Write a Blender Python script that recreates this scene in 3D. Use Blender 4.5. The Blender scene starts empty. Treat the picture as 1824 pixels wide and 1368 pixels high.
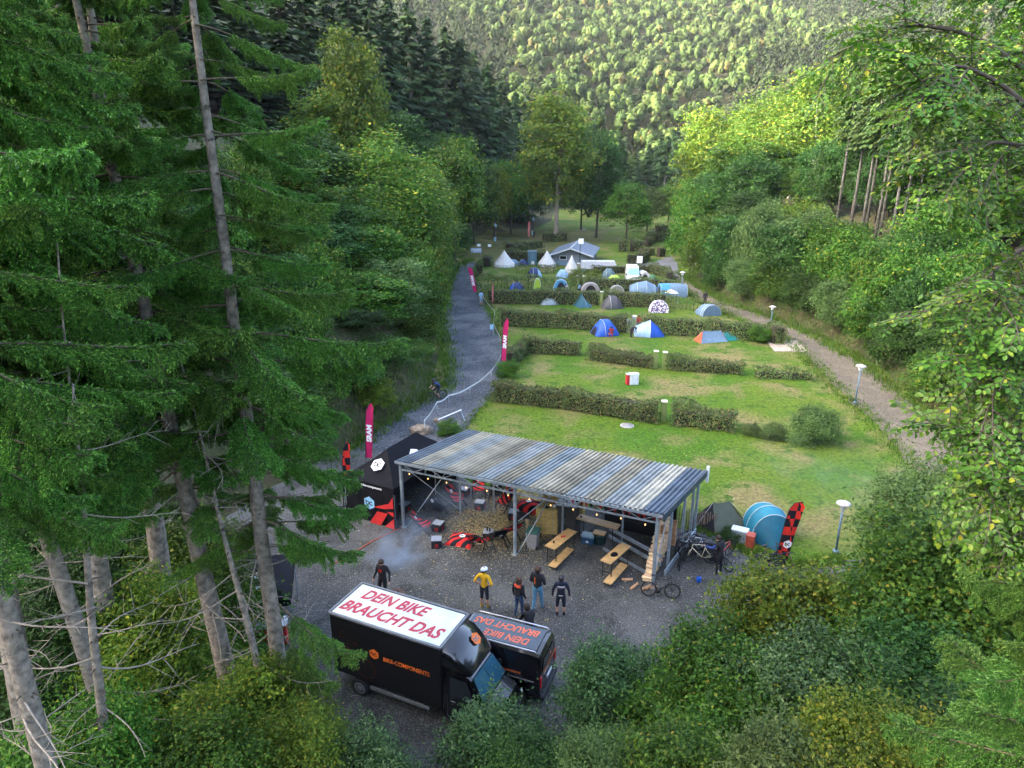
import bpy, math, random
import numpy as np
from mathutils import Vector, Matrix

random.seed(11)
rng = np.random.default_rng(11)
SC = bpy.context.scene
COL = SC.collection
R = math.radians

# ---------------------------------------------------------------- camera
CAM_H, PITCH, FOC = 16.6, R(18.0), 1216.0          # metres, radians, focal length for an 1824 wide frame
cd = bpy.data.cameras.new('camera')
cd.sensor_width = 36.0
cd.lens = 36.0 * FOC / 1824.0
cd.clip_start, cd.clip_end = 0.2, 4000.0
cam = bpy.data.objects.new('camera', cd)
cam.location = (0, 0, CAM_H)
cam.rotation_euler = (math.pi / 2 - PITCH, 0, 0)
COL.objects.link(cam)
SC.camera = cam

# ---------------------------------------------------------------- sky, sun, exposure
SUN_EL, SUN_AZ = R(21.3), R(-99.0)                # azimuth clockwise from +Y: low, from the left and a little behind
world = bpy.data.worlds.new('World')
SC.world = world
world.use_nodes = True
wn = world.node_tree.nodes
sky = wn.new('ShaderNodeTexSky')
sky.sky_type = 'NISHITA'
sky.sun_disc = False
sky.sun_elevation = SUN_EL
sky.sun_rotation = SUN_AZ
sky.air_density, sky.dust_density, sky.ozone_density = 0.65, 6.0, 0.4
wn['Background'].inputs['Strength'].default_value = 0.15
world.node_tree.links.new(sky.outputs[0], wn['Background'].inputs['Color'])
sl = bpy.data.lights.new('sun', 'SUN')
sl.energy, sl.angle, sl.color = 2.0, R(0.5), (1.0, 0.90, 0.72)
sun = bpy.data.objects.new('sun', sl)
to_sun = Vector((math.sin(SUN_AZ) * math.cos(SUN_EL), math.cos(SUN_AZ) * math.cos(SUN_EL), math.sin(SUN_EL)))
sun.rotation_euler = to_sun.to_track_quat('Z', 'Y').to_euler()
sun.location = to_sun * 300
COL.objects.link(sun)
SC.view_settings.view_transform = 'Standard'
SC.view_settings.look = 'None'
SC.view_settings.gamma = 1.0
SC.view_settings.exposure = 3.68
SC.render.engine = 'CYCLES'
SC.cycles.max_bounces = 5
SC.cycles.diffuse_bounces = 3
SC.cycles.glossy_bounces = 2
SC.cycles.transmission_bounces = 3
SC.cycles.transparent_max_bounces = 6
SC.cycles.volume_bounces = 0
SC.cycles.caustics_reflective = SC.cycles.caustics_refractive = False
SC.cycles.use_denoising = True
SC.cycles.volume_step_rate = 2.0

# ---------------------------------------------------------------- places
def ray(px, py):
    x, y = (px - 912) / FOC, (684 - py) / FOC
    return np.array([x, math.cos(PITCH) + y * math.sin(PITCH), -math.sin(PITCH) + y * math.cos(PITCH)])
def G(px, py, z=0.0):                               # the point of the level valley floor (or height z) seen at a pixel
    d = ray(px, py); t = (z - CAM_H) / d[2]
    return np.array([0, 0, CAM_H]) + t * d
def AT(px, py, zc):                                 # the point at a known distance
    return np.array([0, 0, CAM_H]) + zc * ray(px, py)
def HGT(b, px, py):                                 # height of what stands at b and ends at a pixel
    d = ray(px, py); t = b[1] / d[1]
    return CAM_H + t * d[2]

# ---------------------------------------------------------------- mesh collecting
def rotz(a):
    c, s = math.cos(a), math.sin(a)
    return np.array([[c, -s, 0], [s, c, 0], [0, 0, 1.0]])
def unit(v):
    v = np.asarray(v, float); return v / (np.linalg.norm(v) + 1e-12)
def frame(t):
    t = unit(t); a = np.array([0, 0, 1.0]) if abs(t[2]) < 0.95 else np.array([1.0, 0, 0])
    b = unit(np.cross(a, t)); c = np.cross(t, b)
    return t, b, c

class MB:
    def __init__(s): s.v, s.f, s.m, s.s, s.n = [], [], [], [], 0
    def add(s, v, f, m=0, sm=False):
        v = np.asarray(v, float).reshape(-1, 3)
        if isinstance(f, np.ndarray):
            groups = {f.shape[1]: f}
        else:
            groups = {}
            for q in f: groups.setdefault(len(q), []).append(q)
        for k, q in groups.items():
            q = np.asarray(q, np.int64).reshape(-1, k) + s.n
            s.f.append(q); s.m.append(np.full(len(q), 0, np.int32) + m); s.s.append(np.full(len(q), sm, bool))
        s.v.append(v); s.n += len(v)
        return s
    def xf(s, M=None, t=(0, 0, 0), scale=1.0):
        for i, v in enumerate(s.v):
            v = v * scale
            if M is not None: v = v @ np.asarray(M).T
            s.v[i] = v + np.asarray(t, float)
        return s
    def merge(s, o, M=None, t=(0, 0, 0), scale=1.0):
        if not o.v: return s
        v = np.concatenate(o.v) * scale
        if M is not None: v = v @ np.asarray(M).T
        base = s.n
        s.v.append(v + np.asarray(t, float)); s.n += len(v)
        for f, m, sm in zip(o.f, o.m, o.s):
            s.f.append(f + base); s.m.append(m); s.s.append(sm)
        return s
    def box(s, c, d, m=0, M=None):
        x, y, z = np.asarray(d, float) / 2
        v = np.array([[-x, -y, -z], [x, -y, -z], [x, y, -z], [-x, y, -z], [-x, -y, z], [x, -y, z], [x, y, z], [-x, y, z]])
        if M is not None: v = v @ np.asarray(M).T
        return s.add(v + np.asarray(c, float), [(3, 2, 1, 0), (4, 5, 6, 7), (0, 1, 5, 4), (1, 2, 6, 5), (2, 3, 7, 6), (3, 0, 4, 7)], m)
    def rbox(s, c, d, b=0.02, m=0, M=None):          # box with chamfered edges
        h = np.asarray(d, float) / 2; V = []; F = []; idx = {}
        for sx in (-1, 1):
            for sy in (-1, 1):
                for sz in (-1, 1):
                    for ax in range(3):
                        p = np.array([sx, sy, sz]) * (h - b); p[ax] = (sx, sy, sz)[ax] * h[ax]
                        idx[(sx, sy, sz, ax)] = len(V); V.append(p)
        for ax in range(3):
            o = [a for a in range(3) if a != ax]
            for sg in (-1, 1):
                q = []
                for a, bb in ((-1, -1), (1, -1), (1, 1), (-1, 1)):
                    k = [0, 0, 0]; k[ax] = sg; k[o[0]] = a; k[o[1]] = bb
                    q.append(idx[(*k, ax)])
                if (sg > 0) != (ax != 1): q = q[::-1]
                F.append(q)
            for a in (-1, 1):
                for bb in (-1, 1):
                    k0 = [0, 0, 0]; k1 = [0, 0, 0]; k0[ax], k1[ax] = -1, 1
                    for k in (k0, k1): k[o[0]] = a; k[o[1]] = bb
                    q = [idx[(*k0, o[0])], idx[(*k1, o[0])], idx[(*k1, o[1])], idx[(*k0, o[1])]]
                    F.append(q)
        for sx in (-1, 1):
            for sy in (-1, 1):
                for sz in (-1, 1): F.append([idx[(sx, sy, sz, a)] for a in range(3)])
        V = np.array(V)
        for i, q in enumerate(F):                    # outward
            n = np.cross(V[q[1]] - V[q[0]], V[q[2]] - V[q[0]])
            if n @ (V[q].mean(0)) < 0: F[i] = list(q)[::-1]
        if M is not None: V = V @ np.asarray(M).T
        return s.add(V + np.asarray(c, float), F, m)
    def bar(s, a, b, w, h=None, m=0):
        a, b = np.asarray(a, float), np.asarray(b, float); h = h or w
        t, u, n = frame(b - a); u, n = u * w / 2, n * h / 2
        v = [a - u - n, a + u - n, a + u + n, a - u + n, b - u - n, b + u - n, b + u + n, b - u + n]
        return s.add(v, [(0, 3, 2, 1), (4, 5, 6, 7), (0, 1, 5, 4), (1, 2, 6, 5), (2, 3, 7, 6), (3, 0, 4, 7)], m)
    def tube(s, pts, r, n=6, m=0, cap=True, sm=True):
        pts = np.asarray(pts, float); k = len(pts); r = np.full(k, 1.0) * np.asarray(r, float)
        T = np.gradient(pts, axis=0); _, b, c = frame(T[0]); V = []
        for i in range(k):
            t = unit(T[i]); b = unit(b - t * (b @ t)); c = np.cross(t, b)
            for j in range(n):
                a = 2 * math.pi * j / n
                V.append(pts[i] + r[i] * (math.cos(a) * b + math.sin(a) * c))
        F = [(i * n + j, i * n + (j + 1) % n, (i + 1) * n + (j + 1) % n, (i + 1) * n + j) for i in range(k - 1) for j in range(n)]
        s.add(V, F, m, sm)
        if cap:
            base = s.n - k * n
            for q in (list(range(n))[::-1], [(k - 1) * n + j for j in range(n)]):
                s.f.append(np.array([q]) + base); s.m.append(np.array([m], np.int32)); s.s.append(np.array([False]))
        return s
    def lathe(s, prof, n=16, c=(0, 0, 0), m=0, sm=True, sx=1.0, sy=1.0):
        V, F = [], []
        for r, z in prof:
            for j in range(n):
                a = 2 * math.pi * j / n
                V.append((c[0] + r * math.cos(a) * sx, c[1] + r * math.sin(a) * sy, c[2] + z))
        for i in range(len(prof) - 1):
            for j in range(n): F.append((i * n + j, i * n + (j + 1) % n, (i + 1) * n + (j + 1) % n, (i + 1) * n + j))
        F.append(tuple(range(n))[::-1]); F.append(tuple((len(prof) - 1) * n + j for j in range(n)))
        return s.add(V, F, m, sm)
    def grid(s, P, m=0, sm=True):                    # P (nu, nv, 3)
        P = np.asarray(P, float); nu, nv = P.shape[:2]
        i, j = np.meshgrid(np.arange(nu - 1), np.arange(nv - 1), indexing='ij'); a = (i * nv + j).ravel()
        return s.add(P.reshape(-1, 3), np.stack([a, a + nv, a + nv + 1, a + 1], 1), m, sm)
    def prism(s, poly, z0, z1, m=0):
        n = len(poly); V = [(x, y, z0) for x, y in poly] + [(x, y, z1) for x, y in poly]
        F = [tuple(range(n))[::-1], tuple(range(n, 2 * n))] + [(i, (i + 1) % n, n + (i + 1) % n, n + i) for i in range(n)]
        return s.add(V, F, m)
    def mesh(s, name, mats):
        me = bpy.data.meshes.new(name)
        V = np.concatenate(s.v) if s.v else np.zeros((0, 3))
        me.vertices.add(len(V)); me.vertices.foreach_set('co', V.astype(np.float32).ravel())
        tot = np.concatenate([np.full(len(f), f.shape[1]) for f in s.f])
        lv = np.concatenate([f.ravel() for f in s.f])
        me.loops.add(len(lv)); me.loops.foreach_set('vertex_index', lv.astype(np.int32))
        me.polygons.add(len(tot))
        me.polygons.foreach_set('loop_start', np.concatenate([[0], np.cumsum(tot)[:-1]]).astype(np.int32))
        me.polygons.foreach_set('material_index', np.concatenate(s.m).astype(np.int32))
        me.polygons.foreach_set('use_smooth', np.concatenate(s.s))
        for q in (mats if isinstance(mats, (list, tuple)) else [mats]): me.materials.append(q)
        me.update(calc_edges=True)
        return me
    def build(s, name, mats, parent=None, **kw):
        return put(name, s.mesh(name, mats), parent, **kw)

def put(name, data, parent=None, loc=None, rz=0.0, M=None, scale=None, **tags):
    o = bpy.data.objects.new(name, data); COL.objects.link(o)
    if parent is not None: o.parent = parent
    if M is not None: o.matrix_local = M
    else:
        if loc is not None: o.location = loc
        if rz: o.rotation_euler = (0, 0, rz)
        if scale is not None: o.scale = (scale,) * 3 if not hasattr(scale, '__len__') else scale
    for k, v in tags.items(): o[k] = v
    return o
def thing(name, label, cat, loc=(0, 0, 0), rz=0.0, group=None, scale=None):
    o = put(name, None, None, loc, rz, scale=scale, label=label, category=cat)
    o.empty_display_size = 0.1
    if group: o['group'] = group
    return o
def tag(o, label, cat, group=None):
    o['label'] = label; o['category'] = cat
    if group: o['group'] = group
    return o
def kids(o): return [c for c in bpy.data.objects if c.parent == o]

# ---------------------------------------------------------------- materials
def nodes_of(name):
    m = bpy.data.materials.new(name); m.use_nodes = True
    nt = m.node_tree; return m, nt, nt.nodes, nt.links
def pm(name, col, rough=0.7, var=0.14, scale=6.0, bump=0.0, bscale=40.0, metal=0.0, spec=0.4, col2=None, coat=0.0, detail=4.0):
    m, nt, N, L = nodes_of(name); b = N['Principled BSDF']
    b.inputs['Roughness'].default_value = rough; b.inputs['Metallic'].default_value = metal
    b.inputs['Specular IOR Level'].default_value = spec; b.inputs['Coat Weight'].default_value = coat
    tc = N.new('ShaderNodeTexCoord'); nz = N.new('ShaderNodeTexNoise'); nz.inputs['Scale'].default_value = scale; nz.inputs['Detail'].default_value = detail
    cr = N.new('ShaderNodeValToRGB'); c2 = col2 or [min(1, c * (1 + var)) for c in col]; c1 = [c * (1 - var) for c in col] if col2 is None else col
    cr.color_ramp.elements[0].position, cr.color_ramp.elements[1].position = 0.32, 0.68
    cr.color_ramp.elements[0].color = (*c1, 1); cr.color_ramp.elements[1].color = (*c2, 1)
    L.new(tc.outputs['Object'], nz.inputs['Vector']); L.new(nz.outputs['Fac'], cr.inputs['Fac']); L.new(cr.outputs['Color'], b.inputs['Base Color'])
    if bump:
        n2 = N.new('ShaderNodeTexNoise'); n2.inputs['Scale'].default_value = bscale; n2.inputs['Detail'].default_value = 3
        bp = N.new('ShaderNodeBump'); bp.inputs['Strength'].default_value = bump; bp.inputs['Distance'].default_value = 0.02
        L.new(tc.outputs['Object'], n2.inputs['Vector']); L.new(n2.outputs['Fac'], bp.inputs['Height']); L.new(bp.outputs['Normal'], b.inputs['Normal'])
    return m
def leafmat(name, cols, transl=0.35, rough=0.55, objvar=0.25, spec=0.3, patch=0.35, pscale=0.5, gain=1.4):
    """cols: list of (position, rgb) picked at random for each leaf; patches and each plant vary a little."""
    m, nt, N, L = nodes_of(name); b = N['Principled BSDF']; out = N['Material Output']
    ge = N.new('ShaderNodeNewGeometry'); cr = N.new('ShaderNodeValToRGB'); e = cr.color_ramp.elements
    while len(e) < len(cols): e.new(0.5)
    for q, (p, c) in zip(e, cols): q.position = p; q.color = (*[min(.8, v * gain) for v in c], 1)
    L.new(ge.outputs['Random Per Island'], cr.inputs['Fac'])
    tc = N.new('ShaderNodeTexCoord'); nz = N.new('ShaderNodeTexNoise'); nz.inputs['Scale'].default_value = pscale; nz.inputs['Detail'].default_value = 2
    L.new(tc.outputs['Object'], nz.inputs['Vector'])
    oi = N.new('ShaderNodeObjectInfo')
    mr = N.new('ShaderNodeMapRange'); mr.inputs['To Min'].default_value = 1 - patch; mr.inputs['To Max'].default_value = 1 + patch
    mr.inputs['From Min'].default_value, mr.inputs['From Max'].default_value = 0.3, 0.7
    L.new(nz.outputs['Fac'], mr.inputs['Value'])
    m2 = N.new('ShaderNodeMapRange'); m2.inputs['To Min'].default_value = 1 - objvar; m2.inputs['To Max'].default_value = 1 + objvar
    L.new(oi.outputs['Random'], m2.inputs['Value'])
    mu = N.new('ShaderNodeMath'); mu.operation = 'MULTIPLY'; L.new(mr.outputs[0], mu.inputs[0]); L.new(m2.outputs[0], mu.inputs[1])
    hs = N.new('ShaderNodeHueSaturation'); L.new(cr.outputs['Color'], hs.inputs['Color']); L.new(mu.outputs[0], hs.inputs['Value'])
    m3 = N.new('ShaderNodeMapRange'); m3.inputs['To Min'].default_value = 0.485; m3.inputs['To Max'].default_value = 0.515
    L.new(oi.outputs['Random'], m3.inputs['Value']); L.new(m3.outputs[0], hs.inputs['Hue'])
    L.new(hs.outputs['Color'], b.inputs['Base Color']); b.inputs['Roughness'].default_value = rough; b.inputs['Specular IOR Level'].default_value = spec
    tr = N.new('ShaderNodeBsdfTranslucent'); L.new(hs.outputs['Color'], tr.inputs['Color'])
    mx = N.new('ShaderNodeMixShader'); mx.inputs['Fac'].default_value = transl
    L.new(b.outputs[0], mx.inputs[1]); L.new(tr.outputs[0], mx.inputs[2]); L.new(mx.outputs[0], out.inputs['Surface'])
    return m
def ground_mat(name, c1, c2, c3, s1=0.15, s2=2.0, s3=30.0, rough=0.95, bump=0.6, bscale=30.0, c4=None, s4=120.0):
    m, nt, N, L = nodes_of(name); b = N['Principled BSDF']; b.inputs['Roughness'].default_value = rough; b.inputs['Specular IOR Level'].default_value = 0.2
    tc = N.new('ShaderNodeTexCoord')
    def nz(sc, d=5.0, w=0.0):
        n = N.new('ShaderNodeTexNoise'); n.inputs['Scale'].default_value = sc; n.inputs['Detail'].default_value = d; n.inputs['Distortion'].default_value = w
        L.new(tc.outputs['Object'], n.inputs['Vector']); return n.outputs['Fac']
    def mix(f, a, bcol, lo=0.4, hi=0.6):
        mr = N.new('ShaderNodeMapRange'); mr.inputs['From Min'].default_value, mr.inputs['From Max'].default_value = lo, hi; mr.clamp = True
        L.new(f, mr.inputs['Value']); x = N.new('ShaderNodeMix'); x.data_type = 'RGBA'; L.new(mr.outputs[0], x.inputs['Factor'])
        for sock, q in ((x.inputs['A'], a), (x.inputs['B'], bcol)):
            if hasattr(q, 'is_output'): L.new(q, sock)
            else: sock.default_value = (*q, 1)
        return x.outputs['Result']
    c = mix(nz(s1, 4, 0.4), c1, c2)
    c = mix(nz(s2, 5, 0.6), c, c3, 0.46, 0.66)
    if c4: c = mix(nz(s4, 2), c, c4, 0.56, 0.68)
    hv = N.new('ShaderNodeHueSaturation'); L.new(c, hv.inputs['Color']); mr = N.new('ShaderNodeMapRange')
    mr.inputs['From Min'].default_value, mr.inputs['From Max'].default_value = 0.3, 0.7
    mr.inputs['To Min'].default_value, mr.inputs['To Max'].default_value = 0.6, 1.4; L.new(nz(s3, 4), mr.inputs['Value']); L.new(mr.outputs[0], hv.inputs['Value'])
    L.new(hv.outputs['Color'], b.inputs['Base Color'])
    bp = N.new('ShaderNodeBump'); bp.inputs['Strength'].default_value = bump; bp.inputs['Distance'].default_value = 0.05
    L.new(nz(bscale, 4), bp.inputs['Height']); L.new(bp.outputs['Normal'], b.inputs['Normal'])
    return m

# writing as flat mesh
def text_mb(body, size=1.0, shear=0.0, bold=0.0, m=0, sx=1.0):
    cu = bpy.data.curves.new('lettering', 'FONT'); cu.body = body; cu.size = size; cu.shear = shear; cu.offset = bold; cu.align_x = 'CENTER'; cu.align_y = 'CENTER'
    cu.resolution_u = 3
    o = bpy.data.objects.new('lettering', cu); COL.objects.link(o)
    dg = bpy.context.evaluated_depsgraph_get(); e = o.evaluated_get(dg); me = e.to_mesh()
    V = np.zeros(len(me.vertices) * 3); me.vertices.foreach_get('co', V); V = V.reshape(-1, 3); V[:, 0] *= sx
    F = [tuple(p.vertices) for p in me.polygons]
    e.to_mesh_clear(); bpy.data.objects.remove(o); bpy.data.curves.remove(cu)
    b = MB()
    if len(V): b.add(V, F, m)
    return b
def hexagon(r, m=0, z=0.0, rot=math.pi / 6):
    b = MB(); b.add([(r * math.cos(rot + k * math.pi / 3), r * math.sin(rot + k * math.pi / 3), z) for k in range(6)], [tuple(range(6))], m); return b
def emblem(r, m_hex=0, m_mark=1, z=0.004):           # hexagon with a looped two-letter mark
    b = hexagon(r, m_hex)
    for sx in (-1, 1):
        a = [(sx * r * 0.32 + r * 0.26 * math.cos(t), -r * 0.02 + r * 0.26 * math.sin(t)) for t in np.linspace(0.7, 5.6, 12)] if sx > 0 else \
            [(sx * r * 0.32 + r * 0.26 * math.cos(t), -r * 0.02 + r * 0.26 * math.sin(t)) for t in np.linspace(0, 2 * math.pi, 13)]
        w = r * 0.075
        P = []
        for i, (x, y) in enumerate(a):
            cx, cy = sx * r * 0.32, -r * 0.02; d = unit([x - cx, y - cy, 0])
            P.append([(x - d[0] * w, y - d[1] * w, z), (x + d[0] * w, y + d[1] * w, z)])
        b.grid(P, m_mark, False)
    b.add([(-r * 0.62, 0, z), (-r * 0.5, 0, z), (-r * 0.5, r * 0.5, z), (-r * 0.62, r * 0.5, z)], [(0, 1, 2, 3)], m_mark)
    return b
def basis(x, y, z):                                   # matrix whose columns are the three axes
    return np.stack([np.asarray(x, float), np.asarray(y, float), np.asarray(z, float)], 1)
# ================================================================ TERRAIN
YL = np.array([-300, -40, 5, 15, 22, 30, 39, 46, 50, 56, 66, 77, 95, 111, 125, 140, 170, 210, 260, 400])
XL = np.array([-34, -26, -20, -16, -15.5, -14.0, -10.0, -6.7, -6.0, -6.6, -8.0, -9.4, -10.6, -11.0, -9.8, -4, 3, 12, 16, 20])
YR = np.array([-300, 0, 15, 30, 40, 56, 66, 83, 105, 118, 130, 160, 210, 260, 400])
XR = np.array([28, 20, 21, 26, 28.8, 31.2, 31.0, 27.2, 27.4, 30.5, 33, 42, 56, 64, 80])
def sstep(a, b, x):
    t = np.clip((x - a) / (b - a), 0, 1); return t * t * (3 - 2 * t)
def hterr(x, y):
    x, y = np.asarray(x, float), np.asarray(y, float)
    xl, xr = np.interp(y, YL, XL), np.interp(y, YR, XR)
    rough = 0.5 * np.sin(x * 0.9 + 1.3 * np.sin(y * 0.31)) + 0.5 * np.sin(y * 0.7 + 1.7 * np.sin(x * 0.23)) + 1.5 * np.sin(x * 0.11 + y * 0.07) * np.sin(y * 0.09 - x * 0.05)
    d = np.maximum(0, xl - x)
    gentle = sstep(118, 140, y) * (1 - sstep(215, 250, y))
    first = 1.5 * sstep(0, 2.2, d) * (1 - gentle)
    slope = np.where(d > 0, 0.84 * np.maximum(0, d - 1.2 - 9 * gentle) + 0.16 * gentle * np.minimum(d, 10), 0)
    cap = 135.0
    hl = first + cap * np.tanh(slope / cap)  # left flank shaped steep and high beyond view to shade the valley
    hl = hl * (1 - sstep(235, 330, y))
    d = np.maximum(0, x - xr)
    s = 0.5 * np.maximum(0, d - 1)
    hr = 1.3 * sstep(0, 2.2, d) + 60 * (1 - np.exp(-s / 60))
    hr = hr * (1 - sstep(280, 420, y))
    near = np.minimum(6, 0.28 * np.maximum(0, 12 - y)) * sstep(-400, -100, y)
    top = 268 - 0.10 * np.maximum(0, x - 60) + 6 * np.sin(x * 0.018 + 1)
    far = top * (1 - np.exp(-np.maximum(0, 0.52 * (y - 268 - 14 * np.sin(x * 0.02))) / top * 1.15))
    far = far * sstep(255, 320, y)
    edge = np.clip(np.minimum(np.maximum(xl - x, x - xr), 6) / 6, 0, 1)
    return np.maximum(hl + hr, 0) + near + far + rough * 0.5 * edge
def Gt(px, py):                                       # where a pixel's ray meets the terrain
    d = ray(px, py); o = np.array([0, 0, CAM_H]); t = 12.0
    while t < 900:
        p = o + d * t
        if p[2] <= hterr(p[0], p[1]): break
        t += 0.4
    return np.array([p[0], p[1], float(hterr(p[0], p[1]))])

xs = np.unique(np.concatenate([np.arange(-420, -60, 14), np.arange(-60, -20, 3), np.arange(-20, 45, 0.9), np.arange(45, 90, 3), np.arange(90, 640, 14)]))
ys = np.unique(np.concatenate([np.arange(-320, -20, 14), np.arange(-20, 125, 1.1), np.arange(125, 260, 4), np.arange(260, 960, 12)]))
X, Y = np.meshgrid(xs, ys, indexing='ij')
m_ground = ground_mat('woodland_floor', (0.035, 0.031, 0.017), (0.035, 0.055, 0.016), (0.060, 0.052, 0.028), 0.25, 1.2, 8, bump=1.0, bscale=6, c4=(0.075, 0.075, 0.03), s4=3.0)
b = MB(); b.grid(np.stack([X, Y, hterr(X, Y)], -1)); b.build('ground', m_ground, kind='structure')

def ragged(pts, step=1.0, amp=0.25):                  # resample a closed outline with an uneven edge
    out = []; n = len(pts)
    for i in range(n):
        a, c = np.array(pts[i][:2], float), np.array(pts[(i + 1) % n][:2], float); L = np.linalg.norm(c - a); k = max(1, int(L / step))
        nrm = np.array([-(c - a)[1], (c - a)[0]]) / (L + 1e-9)
        for j in range(k):
            p = a + (c - a) * j / k
            out.append(p + nrm * amp * (math.sin(p[0] * 1.7 + p[1] * 1.1) * 0.6 + random.uniform(-0.7, 0.7)))
    return out
def sheet(name, pts, z, mat, step=1.0, amp=0.25, **kw):
    from mathutils.geometry import tessellate_polygon
    P = ragged(pts, step, amp); V = [Vector((p[0], p[1], 0)) for p in P]
    T = tessellate_polygon([V]); b = MB(); W = np.array([(p[0], p[1], z) for p in P])
    F = []
    for t in T:
        a, c, d = W[list(t)]
        F.append(tuple(t) if np.cross(c - a, d - a)[2] > 0 else tuple(t)[::-1])
    b.add(W, F); return b.build(name, mat, kind='structure', **kw)

m_lawn = ground_mat('lawn_grass', (0.044, 0.106, 0.005), (0.076, 0.120, 0.009), (0.150, 0.130, 0.052), 0.16, 0.25, 5.0, bump=1.0, bscale=22, c4=(0.035, 0.085, 0.006), s4=1.1)
m_gravel = ground_mat('dark_gravel', (0.059, 0.062, 0.058), (0.103, 0.105, 0.097), (0.042, 0.043, 0.039), 0.20, 0.7, 14.0, bump=1.0, bscale=26, c4=(0.20, 0.195, 0.18), s4=24)
m_gravel2 = ground_mat('slate_gravel', (0.036, 0.043, 0.052), (0.054, 0.061, 0.070), (0.100, 0.106, 0.113), 0.3, 0.35, 7.0, bump=1.0, bscale=16, c4=(0.15, 0.155, 0.16), s4=14)
m_track = ground_mat('dirt_track_soil', (0.103, 0.089, 0.066), (0.086, 0.079, 0.062), (0.130, 0.113, 0.084), 0.3, 0.8, 9.0, bump=0.8, bscale=12, c4=(0.20, 0.17, 0.135), s4=20)
m_pave = ground_mat('grey_asphalt', (0.115, 0.120, 0.130), (0.14, 0.145, 0.15), (0.10, 0.105, 0.11), 0.2, 1.0, 20.0, bump=0.4)

lawn = [(XL[i], YL[i]) for i in range(len(YL)) if 15 <= YL[i] <= 260]
lawn = [(x - 0.2, y) for x, y in lawn] + [(x + 0.2, y) for x, y in sorted([(XR[i], YR[i]) for i in range(len(YR)) if 15 <= YR[i] <= 260], key=lambda q: -q[1])]
sheet('lawn', lawn, 0.02, m_lawn, 3.0, 0.1)
RLp = [(838, 462), (809, 480), (792, 520), (785, 560), (790, 600), (800, 645), (797, 688), (748, 720), (690, 752), (640, 792), (590, 830)]
RRp = [(560, 905), (640, 960), (760, 905), (812, 800), (830, 762), (846, 738), (882, 700), (908, 655), (907, 628), (884, 585), (862, 540), (850, 510), (847, 480), (858, 462)]
sheet('gravel_road', [G(*p)[:2] for p in RLp + RRp], 0.045, m_gravel2, 0.8, 0.16)
SA = -0.425; SK = 0.14; SU = np.array([math.cos(SA), math.sin(SA), 0]); SV = np.array([-math.sin(SA - SK), math.cos(SA - SK), 0]); SO = np.array([-5.2, 28.85, 0.0]); SL, SD = 12.1, 5.35   # the shelter stands slightly out of square
yard = [(-10.5, 38.2), (-6.0, 36.9), (-3.6, 36.2), tuple((SO + SV * (SD + 0.2) - SU * 0.3)[:2]), tuple((SO + SV * (SD + 0.2) + SU * 6)[:2]), tuple((SO + SV * (SD - 0.1) + SU * SL)[:2]),
        tuple(G(1262, 952)[:2]), tuple(G(1310, 975)[:2]), tuple(G(1350, 992)[:2]), tuple(G(1420, 1010)[:2]), tuple(G(1500, 1000)[:2]), tuple(G(1640, 970)[:2]), (24, 26), (24, 19), (15, 15.2), (3, 13.6), (-4, 13.2), (-6.5, 14.6), (-8.6, 17.5), (-11.5, 19.5), (-14.6, 22), (-14.6, 28), (-12.6, 34)]
sheet('gravel_yard', yard, 0.065, m_gravel, 0.6, 0.16)
TLp = [(1178, 478), (1195, 497), (1240, 535), (1330, 575), (1392, 598), (1440, 640), (1500, 700), (1570, 765), (1640, 850)]
TRp = [(1760, 840), (1690, 772), (1610, 705), (1540, 650), (1452, 600), (1385, 570), (1290, 538), (1235, 505), (1212, 484)]
sheet('dirt_track', [G(*p)[:2] for p in TLp + TRp], 0.05, m_track, 0.9, 0.2)
sheet('paved_lane', [G(*p)[:2] for p in [(1056, 478), (1120, 474), (1165, 467), (1196, 456), (1207, 470), (1210, 492), (1190, 492), (1170, 482), (1120, 484), (1060, 486)]], 0.06, m_pave, 2, 0.1)
sheet('paved_road', [G(*p)[:2] for p in [(838, 466), (850, 452), (905, 442), (950, 430), (1000, 416), (1045, 407), (1040, 413), (1000, 424), (940, 441), (878, 455), (858, 466)]], 0.06, m_pave, 3, 0.1)
b = MB(); c = G(1400, 617); b.box((c[0], c[1], 0.03), (3.0, 4.2, 0.1), M=rotz(R(-8)))
b.build('concrete_slab', pm('pale_concrete', (0.30, 0.26, 0.22), 0.9, 0.2, 3, 0.3), kind='structure')

gx, gy = np.meshgrid(np.linspace(-16, 12, 40), np.linspace(119, 178, 50), indexing='ij'); gx = gx + (gy - 119) * .22
b = MB(); b.grid(np.stack([gx, gy, hterr(gx, gy) + .07], -1)); b.build('grassy_slope', ground_mat('dry_meadow', (0.085, 0.090, 0.028), (0.125, 0.112, 0.045), (0.060, 0.085, 0.018), 0.1, 0.3, 3.0, bump=1.0, bscale=6), kind='structure')
# ================================================================ COMMON MATERIALS
BLACK = pm('black_fabric', (0.006, 0.0065, 0.009), 0.8, 0.3, 3, 0.15, 60, spec=.15)
RED = pm('red_fabric', (0.52, 0.022, 0.020), 0.8, 0.12, 4)
ORANGE = pm('orange_print', (0.75, 0.16, 0.02), 0.6, 0.08)
WHITE = pm('white_print', (0.78, 0.80, 0.82), 0.6, 0.06)
STEEL = pm('galvanised_steel', (0.36, 0.42, 0.46), 0.45, 0.2, 5, 0.1, 30, metal=0.55)
DARKSTEEL = pm('black_steel', (0.015, 0.015, 0.016), 0.5, 0.2)
PINE = pm('varnished_pine', (0.50, 0.31, 0.12), 0.45, 0.2, 4, 0.08, 20)
PLYBLACK = pm('black_board', (0.018, 0.018, 0.022), 0.55, 0.2)
GREYTOP = pm('grey_board_top', (0.26, 0.29, 0.33), 0.45, 0.1)
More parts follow.
